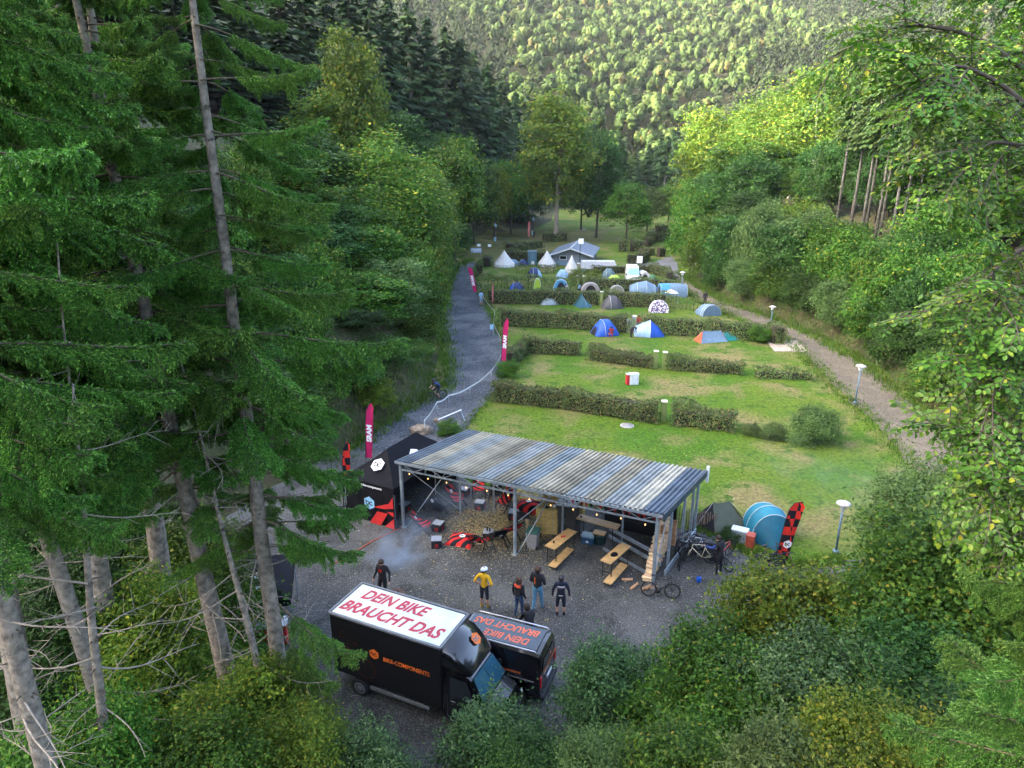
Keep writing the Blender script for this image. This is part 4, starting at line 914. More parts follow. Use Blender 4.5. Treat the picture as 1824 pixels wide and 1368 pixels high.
# ================================================================ BICYCLES
TYRE = MB()
a = np.linspace(0, 2 * math.pi, 29); b8 = np.linspace(0, 2 * math.pi, 7)
WR = .345
TYRE.grid([[((WR - .018 + .021 * math.cos(q)) * math.cos(t), .021 * math.sin(q), (WR - .018 + .021 * math.cos(q)) * math.sin(t)) for q in b8] for t in a]); ME_TYRE = TYRE.mesh('tyre', RUBBER)
b = MB(); b.grid([[((WR - .045 + .012 * math.cos(q)) * math.cos(t), .011 * math.sin(q), (WR - .045 + .012 * math.cos(q)) * math.sin(t)) for q in b8] for t in a])
for k in range(14): t = k * 2 * math.pi / 14; b.bar((0, .02 * (-1) ** k, 0), ((WR - .05) * math.cos(t), 0, (WR - .05) * math.sin(t)), .004)
b.lathe([(.02, -.04), (.025, 0), (.02, .04)], 8); ME_RIM = b.mesh('rim', pm('dark_rim', (.03, .03, .032), .4, .2, metal=.4))
def bicycle(label, loc, yaw, col, lean=0.0, drop=True, flip=False, scale=1.0, lift=0.0, tyre_tan=False, group='bicycles in the yard'):
    t = thing('bicycle', label, 'bicycle', loc, R(yaw), group, scale)
    t.rotation_euler = (R(lean) if not flip else R(180) + R(lean), 0, R(yaw)); t.location = (loc[0], loc[1], loc[2] + lift)
    F = pm('frame_paint', col, .3, .1, coat=.4)
    ra, bb, st, ht, hb, fa = (-.45, 0, WR), (-.04, 0, .29), (-.19, 0, .84), (.36, 0, .86), (.395, 0, .70), (.56, 0, WR)
    b = MB()
    for p, q, r_ in ((bb, st, .017), (st, ht, .018), (hb, bb, .021), (ht, hb, .021)): b.tube([p, q], r_, 7)
    for s in (-1, 1):
        b.tube([(ra[0], s * .06, ra[2]), (bb[0] - .03, s * .04, bb[2])], .011, 5); b.tube([(ra[0], s * .06, ra[2]), (st[0] + .03, s * .02, st[2] - .12)], .009, 5)
    fr = b.build('frame', F, t)
    b = MB()
    for s in (-1, 1): b.tube([(hb[0], s * .035, hb[2] - .02), (fa[0], s * .055, fa[2])], .013, 5)
    b.bar((hb[0], -.045, hb[2] - .02), (hb[0], .045, hb[2] - .02), .03); b.build('fork', F, t)
    for p in (ra, fa):
        w = put('wheel', None, t, p); put('tyre', ME_TYRE, w); put('rim', ME_RIM, w)
    b = MB(); b.rbox((-.24, 0, .985), (.26, .13, .045), .018); b.bar((-.2, 0, .86), (-.235, 0, .97), .026); b.build('saddle', PLYBLACK, t)
    b = MB(); b.tube([(.35, 0, .86), (.34, 0, .93), (.42, 0, .95)], .014, 6)
    if drop:
        for s in (-1, 1): b.tube([(.42, 0, .95), (.42, s * .2, .95), (.50, s * .21, .94), (.53, s * .215, .86), (.46, s * .22, .81)], .013, 6)
    else: b.tube([(.38, -.33, .96), (.42, -.1, .95), (.42, .1, .95), (.38, .33, .96)], .013, 6)
    b.build('handlebar', DARKSTEEL, t)
    b = MB(); b.lathe([(.02, -.005), (.1, -.005), (.1, .005), (.02, .005)], 18); b.xf(basis((1, 0, 0), (0, 0, 1), (0, -1, 0)), (bb[0], -.05, bb[2])); b.bar((bb[0], -.07, bb[2]), (bb[0] + .13, -.07, bb[2] - .1), .018); b.bar((bb[0], .07, bb[2]), (bb[0] - .13, .07, bb[2] + .1), .018)
    for s in (-1, 1): b.box((bb[0] - s * .13, s * .11, bb[2] + s * .1), (.09, .07, .02))
    b.build('crankset', DARKSTEEL, t)
    return t
bp_ = G(1173, 1066); bicycle('dark bicycle leaning on the front of the firewood stack', (bp_[0], bp_[1], .06), -10, (.02, .02, .022), lean=-8, scale=.92)
rk = G(1250, 1015)
bicycle('cream framed bicycle hanging on the black rack in front of the other bikes', (rk[0] - .05, rk[1] + .15, .06), 172, (.62, .56, .36), lean=6, lift=.18, scale=.98)
bicycle('black bicycle hanging second on the rack, behind the cream one', (rk[0] - .1, rk[1] + .62, .06), -5, (.02, .02, .025), lean=-3, lift=.12)
bicycle('white bicycle with turquoise bottle leaning behind the rack', (rk[0] + .1, rk[1] + 1.35, .06), 165, (.65, .68, .70), lean=-14)
bicycle('black bicycle at the post end of the rack', (rk[0] - .75, rk[1] + .55, .06), 60, (.03, .03, .035), lean=12)
bicycle('red and pink bicycle behind the man in the dark vest', (rk[0] + 1.0, rk[1] + .75, .06), 35, (.5, .08, .10), lean=10)
bicycle('dark blue bicycle standing crosswise behind the hanging bikes', (rk[0] + .45, rk[1] + 1.0, .06), 120, (.02, .04, .12), lean=8)
bicycle('grey bicycle at the back of the cluster beside the shelter post', (rk[0] - .35, rk[1] + 1.25, .06), 40, (.25, .27, .28), lean=-10)
bicycle('black bicycle farthest from the shelter in the racked cluster', (rk[0] + .75, rk[1] + .3, .06), -60, (.02, .02, .02), lean=12)
t = thing('bike_rack', 'black folding event rack that the bicycles hang on, beside the shelter', 'bike rack', (rk[0], rk[1] + .35, .06), R(-3))
b = MB(); b.tube([(-1.0, 0, 1.02), (1.0, 0, 1.02)], .025, 8); b.build('bar', DARKSTEEL, t)
for sx in (-1, 1):
    for sy in (-1, 1): b = MB(); b.tube([(sx * .8, 0, 1.02), (sx * 1.0, sy * .62, 0)], .022, 6); b.build('leg', DARKSTEEL, t)
r2 = G(1375, 1032)
bicycle('black bicycle with blue bottle on the rack half hidden by the yellow-green bush', (r2[0] - .25, r2[1] + .1, .06), 20, (.03, .035, .05), lean=8, lift=.1); bicycle('dark bicycle behind the one with the blue bottle', (r2[0] + .1, r2[1] + .75, .06), 15, (.04, .03, .03), lean=-6, lift=.1)
t = thing('bike_rack', 'black event rack half hidden by the yellow-green bush', 'bike rack', (r2[0], r2[1] + .2, .06), R(8)); b = MB(); b.tube([(-.9, 0, 1.02), (.9, 0, 1.02)], .025, 8); b.build('bar', DARKSTEEL, t)
for sx in (-1, 1):
    for sy in (-1, 1): b = MB(); b.tube([(sx * .7, 0, 1.02), (sx * .95, sy * .62, 0)], .022, 6); b.build('leg', DARKSTEEL, t)
t = thing('drinks_can', 'blue canister standing on the gravel in front of the bike rack', 'canister', P3(1244, 1038)); b = MB(); b.lathe([(.09, .06), (.1, .08), (.1, .26), (.07, .3)], 12); b.build('body', pm('blue_canister', (.01, .10, .5), .4), t); b = MB(); b.lathe([(.04, .3), (.04, .35), (.002, .35)], 8); b.build('cap', PLYBLACK, t)

# ================================================================ PEOPLE
SKIN = pm('skin', (.42, .24, .17), .55, .08); HAIRD = pm('dark_hair', (.025, .016, .012), .7, .3, 40); HAIRB = pm('brown_hair', (.06, .030, .016), .7, .3, 40)
def cl(name, c): return pm(name, c, .85, .18, 9, .2, 50)
BONES = [('pelvis', 'waist'), ('waist', 'chest'), ('chest', 'neck'), ('neck', 'headb'), ('headb', 'headt')]
for s in 'RL': BONES += [('chest', 'sh' + s), ('sh' + s, 'el' + s), ('el' + s, 'wr' + s), ('wr' + s, 'ha' + s), ('pelvis', 'hip' + s), ('hip' + s, 'kn' + s), ('kn' + s, 'an' + s), ('an' + s, 'toe' + s)]
J0 = dict(pelvis=(0, 0, .535), waist=(0, .005, .63), chest=(0, -.005, .76), neck=(0, -.005, .845), headb=(0, .012, .885), headt=(0, .015, .955),
          shR=(.105, -.01, .815), elR=(.135, -.02, .645), wrR=(.142, .03, .50), haR=(.142, .045, .455), hipR=(.055, 0, .515), knR=(.06, .012, .285), anR=(.06, -.012, .055), toeR=(.068, .075, .022))
for k in list(J0):
    if k.endswith('R'): v = J0[k]; J0[k[:-1] + 'L'] = (-v[0], v[1], v[2])
RAD = dict(pelvis=.078, waist=.073, chest=.082, neck=.036, headb=.050, headt=.058, sh=.045, el=.030, wr=.021, ha=.022, hip=.056, kn=.037, an=.027, toe=.022)
def person(label, loc, yaw, H, cloth, pose=None, hair=HAIRD, helmet=None, fat=1.0, hood=None, group=None, back=None, extra=None):
    """cloth: material for top, sleeve (None = skin), forearm (None = skin), leg, shin (None = skin), shoe."""
    J = {k: np.array(v, float) for k, v in J0.items()}
    for k, v in (pose or {}).items(): J[k] = np.array(v, float)
    names = list(J); idx = {n: i for i, n in enumerate(names)}
    me = bpy.data.meshes.new('person'); me.from_pydata([tuple(J[n] * H) for n in names], [(idx[a], idx[c]) for a, c in BONES], [])
    o = bpy.data.objects.new('person', me); COL.objects.link(o)
    sk = o.modifiers.new('skin', 'SKIN'); sk.use_smooth_shade = True; sd = me.skin_vertices[0].data
    for n in names:
        q = n if n in RAD else n[:-1]; r_ = RAD[q] * H * (fat if q in ('pelvis', 'waist', 'chest', 'hip', 'sh', 'el') else 1)
        sd[idx[n]].radius = (r_, r_ * (.8 if q in ('chest', 'pelvis', 'waist') else 1)); sd[idx[n]].use_root = (n == 'pelvis')
    ss = o.modifiers.new('sub', 'SUBSURF'); ss.levels = ss.render_levels = 2
    dg = bpy.context.evaluated_depsgraph_get(); ev = o.evaluated_get(dg); m2 = bpy.data.meshes.new_from_object(ev)
    bpy.data.objects.remove(o); bpy.data.meshes.remove(me)
    nv = len(m2.vertices); V = np.zeros(nv * 3); m2.vertices.foreach_get('co', V); V = V.reshape(-1, 3)
    b = MB(); F = [tuple(p.vertices) for p in m2.polygons]; bpy.data.meshes.remove(m2)
    C = np.array([V[list(f)].mean(0) for f in F])
    best = np.full(len(F), 1e9); mi = np.zeros(len(F), int)
    mats = [SKIN, cloth['top'], cloth.get('sleeve') or SKIN, cloth.get('fore') or SKIN, cloth['leg'], cloth.get('shin') or SKIN, cloth['shoe'], HAIRD, cloth.get('sock') or cloth.get('shin') or SKIN]
    for a, c in BONES:
        k = {'pelvis': 1, 'waist': 1, 'chest': 1, 'neck': 0, 'headb': 0}.get(a)
        if a == 'pelvis' and c.startswith('hip'): k = 4
        if c in ('neck',): k = 1
        if k is None: k = {'sh': 2, 'el': 3, 'wr': 0, 'hip': 4, 'kn': 5, 'an': 6}[a[:-1]]
        p, q = J[a] * H, J[c] * H; d = q - p; t = np.clip(((C - p) @ d) / (d @ d), 0, 1); dist = np.linalg.norm(C - (p + t[:, None] * d), axis=1)
        r1 = RAD.get(a, RAD.get(a[:-1])) * H; dist = dist - r1 * .6
        u = dist < best; best = np.where(u, dist, best); mi = np.where(u, k, mi)
    low = C[:, 2] < J['pelvis'][2] * H + .0; mi = np.where((mi == 1) & (C[:, 2] < (J['pelvis'][2] - .01) * H), 4, mi)
    if cloth.get('sock') is not None: mi = np.where((mi == 5) & (C[:, 2] < .13 * H), 8, mi)
    for k in range(9):
        f = [F[i] for i in np.nonzero(mi == k)[0]]
        if not f: continue
        s0 = b.n; b.n = 0
        if not b.v: b.v.append(V)
        for kk in (3, 4):
            g_ = [q for q in f if len(q) == kk]
            if g_: b.f.append(np.array(g_)); b.m.append(np.full(len(g_), k, np.int32)); b.s.append(np.full(len(g_), True))
    b.n = nv
    for s in 'RL':                                      # fingers and thumb rooted in the palm
        w, h = J['wr' + s] * H, J['ha' + s] * H; d = unit(h - w); _, u, n = frame(d); sg = 1 if s == 'R' else -1
        for k, (off, ln) in enumerate(((-.022, .055), (-.008, .066), (.007, .062), (.021, .048))):
            p = h + u * off * 1.1; b.tube([p - d * .01, p + d * ln * .55 + n * .006, p + d * ln * .95 + n * .022], [.0095, .0085, .006], 5, 0)
        p = h - d * .02 + u * .024 * sg; b.tube([p, p + d * .025 + u * .022 * sg, p + d * .05 + u * .026 * sg], [.011, .0095, .007], 5, 0)
    hb_, ht_ = J['headb'] * H, J['headt'] * H; up = unit(ht_ - hb_); fw_ = unit((cloth.get('look') or (0, 1, 0))); fw_ = unit(fw_ - up * (fw_ @ up)); rt = np.cross(fw_, up); hr = RAD['headt'] * H; hc = (hb_ + ht_) / 2
    M_ = basis(rt, fw_, up)
    for s in (-1, 1):
        b.merge(MB().lathe([(.001, -.02), (.012, -.012), (.016, 0), (.012, .014), (.001, .02)], 6, m=0), M_, hc + rt * s * hr * .93 - up * .005)
        b.merge(MB().lathe([(.001, -.006), (.008, 0), (.001, .006)], 6, m=7), M_, hc + rt * s * hr * .36 + fw_ * hr * .90 + up * .012)
    b.merge(MB().lathe([(.013, 0), (.008, .02), (.001, .034)], 6, m=0), basis(rt, -up * .0 + fw_ * .4 + up * .9, fw_), hc + fw_ * hr * .86 - up * .015); b.box(hc + fw_ * hr * .88 - up * .045, (.034, .01, .008), 7, M_)
    t = thing('person', label, 'person', loc, R(yaw), group)
    b.build('body', mats, t)
    hb2 = MB(); P = []
    cov = 1.06
    for u_ in np.linspace(0, 1, 8):
        row = []
        for k in range(19):
            a = 2 * math.pi * k / 18; lo = -.42 - .28 * math.cos(a - math.pi * 1.5) ; ph = lo + (math.pi / 2 - lo) * u_
            row.append((math.cos(ph) * math.cos(a) * hr * 1.0, math.cos(ph) * math.sin(a) * hr * 1.08, math.sin(ph) * hr * 1.12))
        P.append(row)
    hb2.grid(P); hb2.xf(M_ * 1.09, hc + up * .022 - fw_ * .004); hb2.build('hair', hair, t)
    if helmet is not None:
        hm = helmet_mb(hr * 1.10); hm.xf(M_ @ rotz(math.pi / 2), hc + up * hr * .36); hm.build('helmet', helmet, t)
    if hood is not None:
        h = MB(); P = []
        for q in np.linspace(0, 1, 5):
            P.append([((.075 + .03 * q) * H * math.cos(a), (.062 + .022 * q) * H * math.sin(a) - .012 * H, (.86 - .06 * q) * H + .012 * math.sin(a * 2)) for a in np.linspace(0, 2 * math.pi, 17)])
        h.grid(P); h.build('hood', hood, t)
    if back is not None:
        for (cx, cz, w, hh, mt) in back:
            q = MB(); n = 6; yb = J['chest'][1] * H - RAD['chest'] * H * .80
            q.grid([[(x * H, yb - .012 + .55 * (x * H) ** 2 * 3, z * H) for z in np.linspace(cz - hh / 2, cz + hh / 2, 4)] for x in np.linspace(cx - w / 2, cx + w / 2, n)]); q.build('back_print', mt, t)
    return t
DK = cl('black_cotton', (.014, .014, .017)); NAVY = cl('navy_lycra', (.012, .016, .032)); YEL = cl('yellow_jersey', (.62, .36, .01)); JEANS = cl('blue_denim', (.03, .06, .13)); LJ = cl('light_denim', (.11, .28, .42)); KHAKI = cl('khaki_cotton', (.30, .22, .13))
SHOE = cl('dark_shoe', (.02, .02, .022)); SHOEW = cl('white_shoe', (.55, .56, .58)); SOCKY = cl('yellow_sock', (.45, .30, .02)); REDJ = cl('red_jacket', (.35, .03, .04)); BLUES = cl('pale_blue_shirt', (.28, .42, .58)); SHOEG = cl('lime_shoe', (.35, .42, .12))
HELW = pm('white_helmet', (.7, .74, .8), .35, .1); HELB = pm('black_helmet', (.015, .015, .017), .4)
def pos(px, py): q = G(px, py); return (float(q[0]), float(q[1]), .065)
person('man in yellow jersey and white helmet standing with hands on hips', pos(863, 1087), -22, 1.86, dict(top=YEL, sleeve=YEL, leg=NAVY, sock=SOCKY, shoe=SHOE, look=(.5, 1, 0)),
       dict(elR=(.20, -.06, .67), wrR=(.125, .03, .58), haR=(.095, .055, .565), elL=(-.20, -.06, .67), wrL=(-.125, .03, .58), haL=(-.095, .055, .565), anR=(.07, .02, .055), toeR=(.09, .10, .022)), helmet=HELW, fat=.92)
person('man in black jacket with an orange hood and dark jeans looking sideways', pos(924, 1101), -35, 1.74, dict(top=DK, sleeve=DK, fore=DK, leg=JEANS, shin=JEANS, shoe=SHOEW, look=(1, .35, 0)),
       dict(anL=(-.06, -.06, .06), toeL=(-.066, .02, .022), knR=(.06, .045, .285), anR=(.06, .03, .055), toeR=(.07, .115, .022), wrR=(.135, .06, .50), haR=(.135, .08, .46)), hair=HAIRB, hood=cl('orange_hood', (.6, .08, .03)), fat=1.08)
person('man in black jacket with orange back stripe and light blue jeans walking away', pos(957, 1090), -25, 1.96, dict(top=DK, sleeve=DK, fore=DK, leg=LJ, shin=LJ, shoe=SHOE, look=(.5, 1, 0)),
       dict(knR=(.06, .06, .29), anR=(.075, .07, .065), toeR=(.085, .155, .03), knL=(-.06, -.0, .285), anL=(-.06, -.08, .06), toeL=(-.065, .0, .022), elR=(.15, -.0, .65), wrR=(.12, .09, .60), haR=(.09, .12, .60), elL=(-.145, 0, .65), wrL=(-.1, .09, .60), haL=(-.07, .11, .60)), hair=HAIRB, back=[(-.03, .72, .016, .15, ORANGE)], fat=1.1)
person('cyclist in dark race kit and black helmet seen from behind', pos(998, 1101), -4, 1.82, dict(top=NAVY, sleeve=NAVY, fore=NAVY, leg=NAVY, shoe=SHOEG, sock=NAVY, look=(0, 1, 0)),
       dict(elR=(.165, -.01, .66), wrR=(.175, .02, .52), haR=(.178, .03, .475), elL=(-.165, -.01, .66), wrL=(-.175, .02, .52), haL=(-.178, .03, .475), knR=(.07, .01, .285), anR=(.075, 0, .055), knL=(-.07, .02, .285), anL=(-.07, -.01, .055)), helmet=HELB, back=[(0, .775, .15, .022, WHITE), (0, .735, .16, .008, pm('pink_band', (.5, .25, .28), .7)), (0, .565, .09, .012, WHITE)])
person('man in black sweatshirt with red chest emblem walking out of the smoke', pos(684, 1070), 158, 1.84, dict(top=DK, sleeve=DK, fore=DK, leg=DK, shin=DK, shoe=SHOE, look=(-.3, 1, 0)),
       dict(knR=(.06, .06, .29), anR=(.06, .06, .06), toeR=(.065, .14, .025), anL=(-.06, -.07, .06), toeL=(-.065, .01, .022), elR=(.155, -.03, .66), wrR=(.185, .05, .53), haR=(.19, .07, .49), elL=(-.16, -.04, .66), wrL=(-.19, .03, .53), haL=(-.195, .05, .49)))
pt = [o for o in bpy.data.objects if o.name.startswith('person') and o.get('label', '').startswith('man in black sweatshirt')][0]
e_ = emblem(.085); e_.xf(basis((-1, 0, 0), (0, 0, 1), (0, 1, 0)), (0, .135, 1.38)); e_.build('chest_emblem', [RED, BLACK], pt)
person('man in dark top and khaki trousers bending down by the straw bales', pos(941, 962), 65, 1.84, dict(top=DK, sleeve=DK, fore=DK, leg=KHAKI, shin=KHAKI, shoe=SHOE, look=(0, .5, -1)),
       dict(waist=(0, .04, .60), chest=(0, .17, .64), neck=(0, .25, .665), headb=(0, .29, .66), headt=(0, .345, .63), shR=(.10, .215, .645), elR=(.12, .24, .48), wrR=(.10, .30, .36), haR=(.09, .32, .32), shL=(-.10, .215, .645), elL=(-.12, .24, .48), wrL=(-.10, .30, .36), haL=(-.09, .32, .32), knR=(.065, .03, .29), knL=(-.065, -.02, .29), anL=(-.065, -.08, .055), toeL=(-.07, .01, .022)), hair=HAIRB)
person('man in dark vest and blue sleeves working on the racked bicycles', pos(1279, 1026), 40, 1.84, dict(top=DK, sleeve=cl('blue_sleeve', (.03, .06, .22)), fore=cl('blue_sleeve_lower', (.03, .06, .22)), leg=DK, shin=DK, shoe=SHOEW, look=(-.4, 1, -.3)),
       dict(chest=(0, .03, .76), neck=(0, .05, .84), headb=(-.01, .075, .88), headt=(-.01, .085, .95), shR=(.105, .03, .80), shL=(-.105, .03, .80), elL=(-.20, .10, .72), wrL=(-.26, .22, .74), haL=(-.28, .26, .745), elR=(.15, .03, .65), wrR=(.11, .14, .58), haR=(.10, .18, .58), knR=(.07, .01, .285), anR=(.085, 0, .055), anL=(-.08, 0, .055)))
# rider on the road
rp = G(779, 713); ry = -148
rb = bicycle('dark bicycle under the rider coming down the gravel road', (rp[0], rp[1], .05), ry, (.03, .03, .04), scale=1.0, group='ridden bicycle')
person('cyclist in navy kit riding down the gravel road', (rp[0], rp[1], .05), ry - 90, 1.80, dict(top=cl('navy_blue_jersey', (.03, .06, .16)), sleeve=NAVY, fore=None, leg=NAVY, shoe=SHOE, look=(0, 1, -.1)),
       dict(pelvis=(0, -.125, .555), waist=(0, -.085, .625), chest=(0, .03, .705), neck=(0, .085, .765), headb=(0, .115, .80), headt=(0, .14, .865), shR=(.10, .05, .735), shL=(-.10, .05, .735), elR=(.13, .14, .64), elL=(-.13, .14, .64), wrR=(.115, .235, .545), wrL=(-.115, .235, .545), haR=(.115, .265, .53), haL=(-.115, .265, .53),
            hipR=(.055, -.11, .54), hipL=(-.055, -.11, .54), knR=(.065, .085, .42), knL=(-.065, .035, .34), anR=(.06, .03, .24), anL=(-.06, -.06, .12), toeR=(.06, .10, .215), toeL=(-.06, .01, .09)), helmet=HELB)
person('man in pale blue shirt walking up the gravel road by the barrier', pos(857, 545), 15, 1.80, dict(top=BLUES, sleeve=BLUES, leg=cl('pale_shorts', (.25, .35, .5)), shoe=SHOE))
person('walker in a dark coat on the dirt track beside the bank', pos(1255, 545), 170, 1.75, dict(top=DK, sleeve=DK, fore=DK, leg=DK, shin=DK, shoe=SHOE), fat=1.2)
CROUCH = dict(pelvis=(0, -.05, .27), waist=(0, 0, .35), chest=(0, .06, .47), neck=(0, .1, .545), headb=(0, .13, .58), headt=(0, .15, .645), shR=(.1, .07, .515), elR=(.14, .14, .38), wrR=(.1, .22, .30), haR=(.09, .25, .27), shL=(-.1, .07, .515), elL=(-.14, .14, .38), wrL=(-.1, .22, .30), haL=(-.09, .25, .27), hipR=(.06, -.04, .26), knR=(.09, .14, .27), anR=(.07, .03, .055), toeR=(.075, .11, .022), hipL=(-.06, -.04, .26), knL=(-.09, .14, .27), anL=(-.07, .03, .055), toeL=(-.075, .11, .022))
person('person in dark red crouching at the front of the bright blue dome tent', pos(1089, 603), 150, 1.75, dict(top=REDJ, sleeve=DK, fore=DK, leg=REDJ, shin=REDJ, shoe=SHOE), CROUCH)
BEND = dict(waist=(0, .05, .60), chest=(0, .16, .62), neck=(0, .23, .60), headb=(0, .265, .58), headt=(0, .30, .535), shR=(.1, .2, .60), elR=(.11, .22, .44), wrR=(.1, .25, .30), haR=(.1, .26, .26), shL=(-.1, .2, .60), elL=(-.11, .22, .44), wrL=(-.1, .25, .30), haL=(-.1, .26, .26))
person('person in black bending over beside the two-tone blue dome tent', pos(1124, 603), -70, 1.75, dict(top=DK, sleeve=DK, fore=DK, leg=DK, shin=DK, shoe=SHOE), BEND)
person('person in red jacket standing behind the grey pillar at the hedge gap', pos(1137, 592), 10, 1.75, dict(top=REDJ, sleeve=REDJ, fore=REDJ, leg=JEANS, shin=JEANS, shoe=SHOE))
person('person in pale top crouching between the sky blue and beige tents', pos(1010, 522), 120, 1.7, dict(top=cl('pale_top', (.5, .42, .4)), sleeve=DK, leg=JEANS, shin=JEANS, shoe=SHOE), CROUCH)
person('person in blue crouching next to the beige dome tent', pos(1031, 522), -60, 1.7, dict(top=cl('blue_top', (.1, .2, .35)), sleeve=None, leg=DK, shin=DK, shoe=SHOE), CROUCH)

person('dark haired person whose head shows behind the black van', pos(943, 1140), 20, 1.9, dict(top=DK, sleeve=DK, fore=DK, leg=JEANS, shin=JEANS, shoe=SHOE), CROUCH)
# ================================================================ TENTS
def tm(name, c, rough=.6): return pm('tent_' + name, tuple(.72 * q for q in c), rough, .12, 3, .15, 12)
TEAL, NAVYT, BLUET, SKYT, GREYT, DGREY, OLIVE, LIME, GREEN, BEIGE, CREAM, ORG, GBLUE = [tm(*q) for q in (('teal', (.01, .20, .30)), ('navy', (.012, .035, .13)), ('bright_blue', (.012, .09, .50)), ('sky', (.06, .28, .52)), ('light_grey', (.30, .36, .41)), ('dark_grey', (.075, .075, .085)),
    ('olive', (.10, .11, .07)), ('lime', (.36, .55, .04)), ('green', (.02, .16, .09)), ('beige', (.34, .30, .29)), ('cream', (.66, .66, .62)), ('orange', (.50, .09, .03)), ('grey_blue', (.14, .23, .34)))]
TEALD, SEA, PALEB, DTEAL = tm('teal_end', (.008, .13, .22)), tm('sea_green', (.01, .22, .22)), tm('pale_blue', (.30, .48, .66)), tm('dark_teal', (.02, .10, .14))
m_, nt, N_, L_ = nodes_of('tent_purple_print'); vo = N_.new('ShaderNodeTexVoronoi'); vo.inputs['Scale'].default_value = 7; cr = N_.new('ShaderNodeValToRGB'); e = cr.color_ramp.elements; e[0].color = (.12, .07, .22, 1); e[1].color = (.75, .72, .76, 1); e[0].position, e[1].position = .3, .45; cr.color_ramp.interpolation = 'CONSTANT'; e.new(.75).color = (.30, .16, .22, 1)
tc = N_.new('ShaderNodeTexCoord'); L_.new(tc.outputs['Object'], vo.inputs['Vector']); L_.new(vo.outputs['Color'], cr.inputs['Fac']); L_.new(cr.outputs['Color'], N_['Principled BSDF'].inputs['Base Color']); PATT = m_
DARKIN = pm('tent_opening_shade', (.01, .01, .013), .9)  # near-black panels painted in place of shaded tent openings
def hoop_tent(label, loc, yaw, prof, mats, door=None, poles=(), power=.9, group='tents on the camping lawn'):
    """prof: (position along local x, half width, height); a skin carried by hoops."""
    t = thing('tent', label, 'tent', loc, R(yaw), group); b = MB(); n = 15; rows = []
    xs_ = [p[0] for p in prof]
    X_ = []
    for i in range(len(prof) - 1):
        for k in range(4): X_.append(xs_[i] + (xs_[i + 1] - xs_[i]) * k / 4)
    X_.append(xs_[-1])
    W_ = np.interp(X_, xs_, [p[1] for p in prof]); H_ = np.interp(X_, xs_, [p[2] for p in prof])
    for x, w, h in zip(X_, W_, H_):
        rows.append([(x, -w * math.copysign(abs(math.cos(a)) ** power, math.cos(a)), max(.02, h * math.sin(a) ** .92 if a not in (0, math.pi) else .02)) for a in np.linspace(0, math.pi, n)])
    rows = np.array(rows); k4 = 4
    for i in range(len(prof) - 1):
        b.grid(rows[i * k4:(i + 1) * k4 + 1][:, ::-1], mats[min(i, len(mats) - 1)][1] if isinstance(mats[0], tuple) else 0)
    b2 = MB()
    for i in range(len(prof) - 1):
        q = MB(); q.grid(rows[i * k4:(i + 1) * k4 + 1]); q.build('fly_panel', mats[min(i, len(mats) - 1)], t)
    for end, row in ((0, rows[0]), (-1, rows[-1])):
        if prof[end][2] > .12:
            q = MB(); c = row.mean(0); c[2] = .02; V = np.vstack([row, c]); q.add(V, [(k, k + 1, n) for k in range(n - 1)]); q.build('end_panel', mats[end] if door != end else mats[end], t)
    for pi in poles:
        x, w, h = prof[pi]; q = MB(); q.tube([(x, -w * 1.01 * math.copysign(abs(math.cos(a)) ** power, math.cos(a)), max(.02, h * 1.012 * math.sin(a) ** .92)) for a in np.linspace(0.001, math.pi - .001, 15)], .018, 5); q.build('pole_sleeve', pm('pole_sleeve', (.45, .5, .52), .6), t)
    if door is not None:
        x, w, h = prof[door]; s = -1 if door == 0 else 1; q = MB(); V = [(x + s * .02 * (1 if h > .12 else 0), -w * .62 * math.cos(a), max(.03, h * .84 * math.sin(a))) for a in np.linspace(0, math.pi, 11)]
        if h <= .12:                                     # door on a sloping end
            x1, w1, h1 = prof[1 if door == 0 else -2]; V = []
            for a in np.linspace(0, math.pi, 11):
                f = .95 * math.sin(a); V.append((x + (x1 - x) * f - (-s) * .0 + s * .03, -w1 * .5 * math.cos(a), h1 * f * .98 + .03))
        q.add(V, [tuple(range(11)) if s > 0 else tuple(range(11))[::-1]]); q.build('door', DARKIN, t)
    return t
def dome(label, px, py, w_px, h, mats, yaw=0, door=0, asp=1.15, poles=(2,), zc=None):
    p = G(px, py); zc = p[1] * math.cos(PITCH) + CAM_H * math.sin(PITCH); w = w_px * zc / FOC; L = w / 2; hw = w / 2 * asp * .8
    return hoop_tent(label, (p[0], p[1], .02), yaw, [(-L, hw * .72, .05), (-L * .72, hw * .9, h * .55), (-L * .3, hw, h * .95), (L * .3, hw, h * .95), (L * .72, hw * .9, h * .55), (L, hw * .72, .05)], mats, door, poles)
def arch(label, px, py, w_px, h, mats, yaw=90, L=2.2, door=-1, poles=(0,)):   # open end faces the viewer
    p = G(px, py); zc = p[1] * math.cos(PITCH) + CAM_H * math.sin(PITCH); hw = w_px * zc / FOC / 2
    return hoop_tent(label, (p[0], p[1], .02), yaw, [(-L / 2, hw * .7, h * .35), (-L * .1, hw * .95, h * .9), (L * .3, hw, h), (L / 2, hw, h * .97)], mats, door, (2, 3))
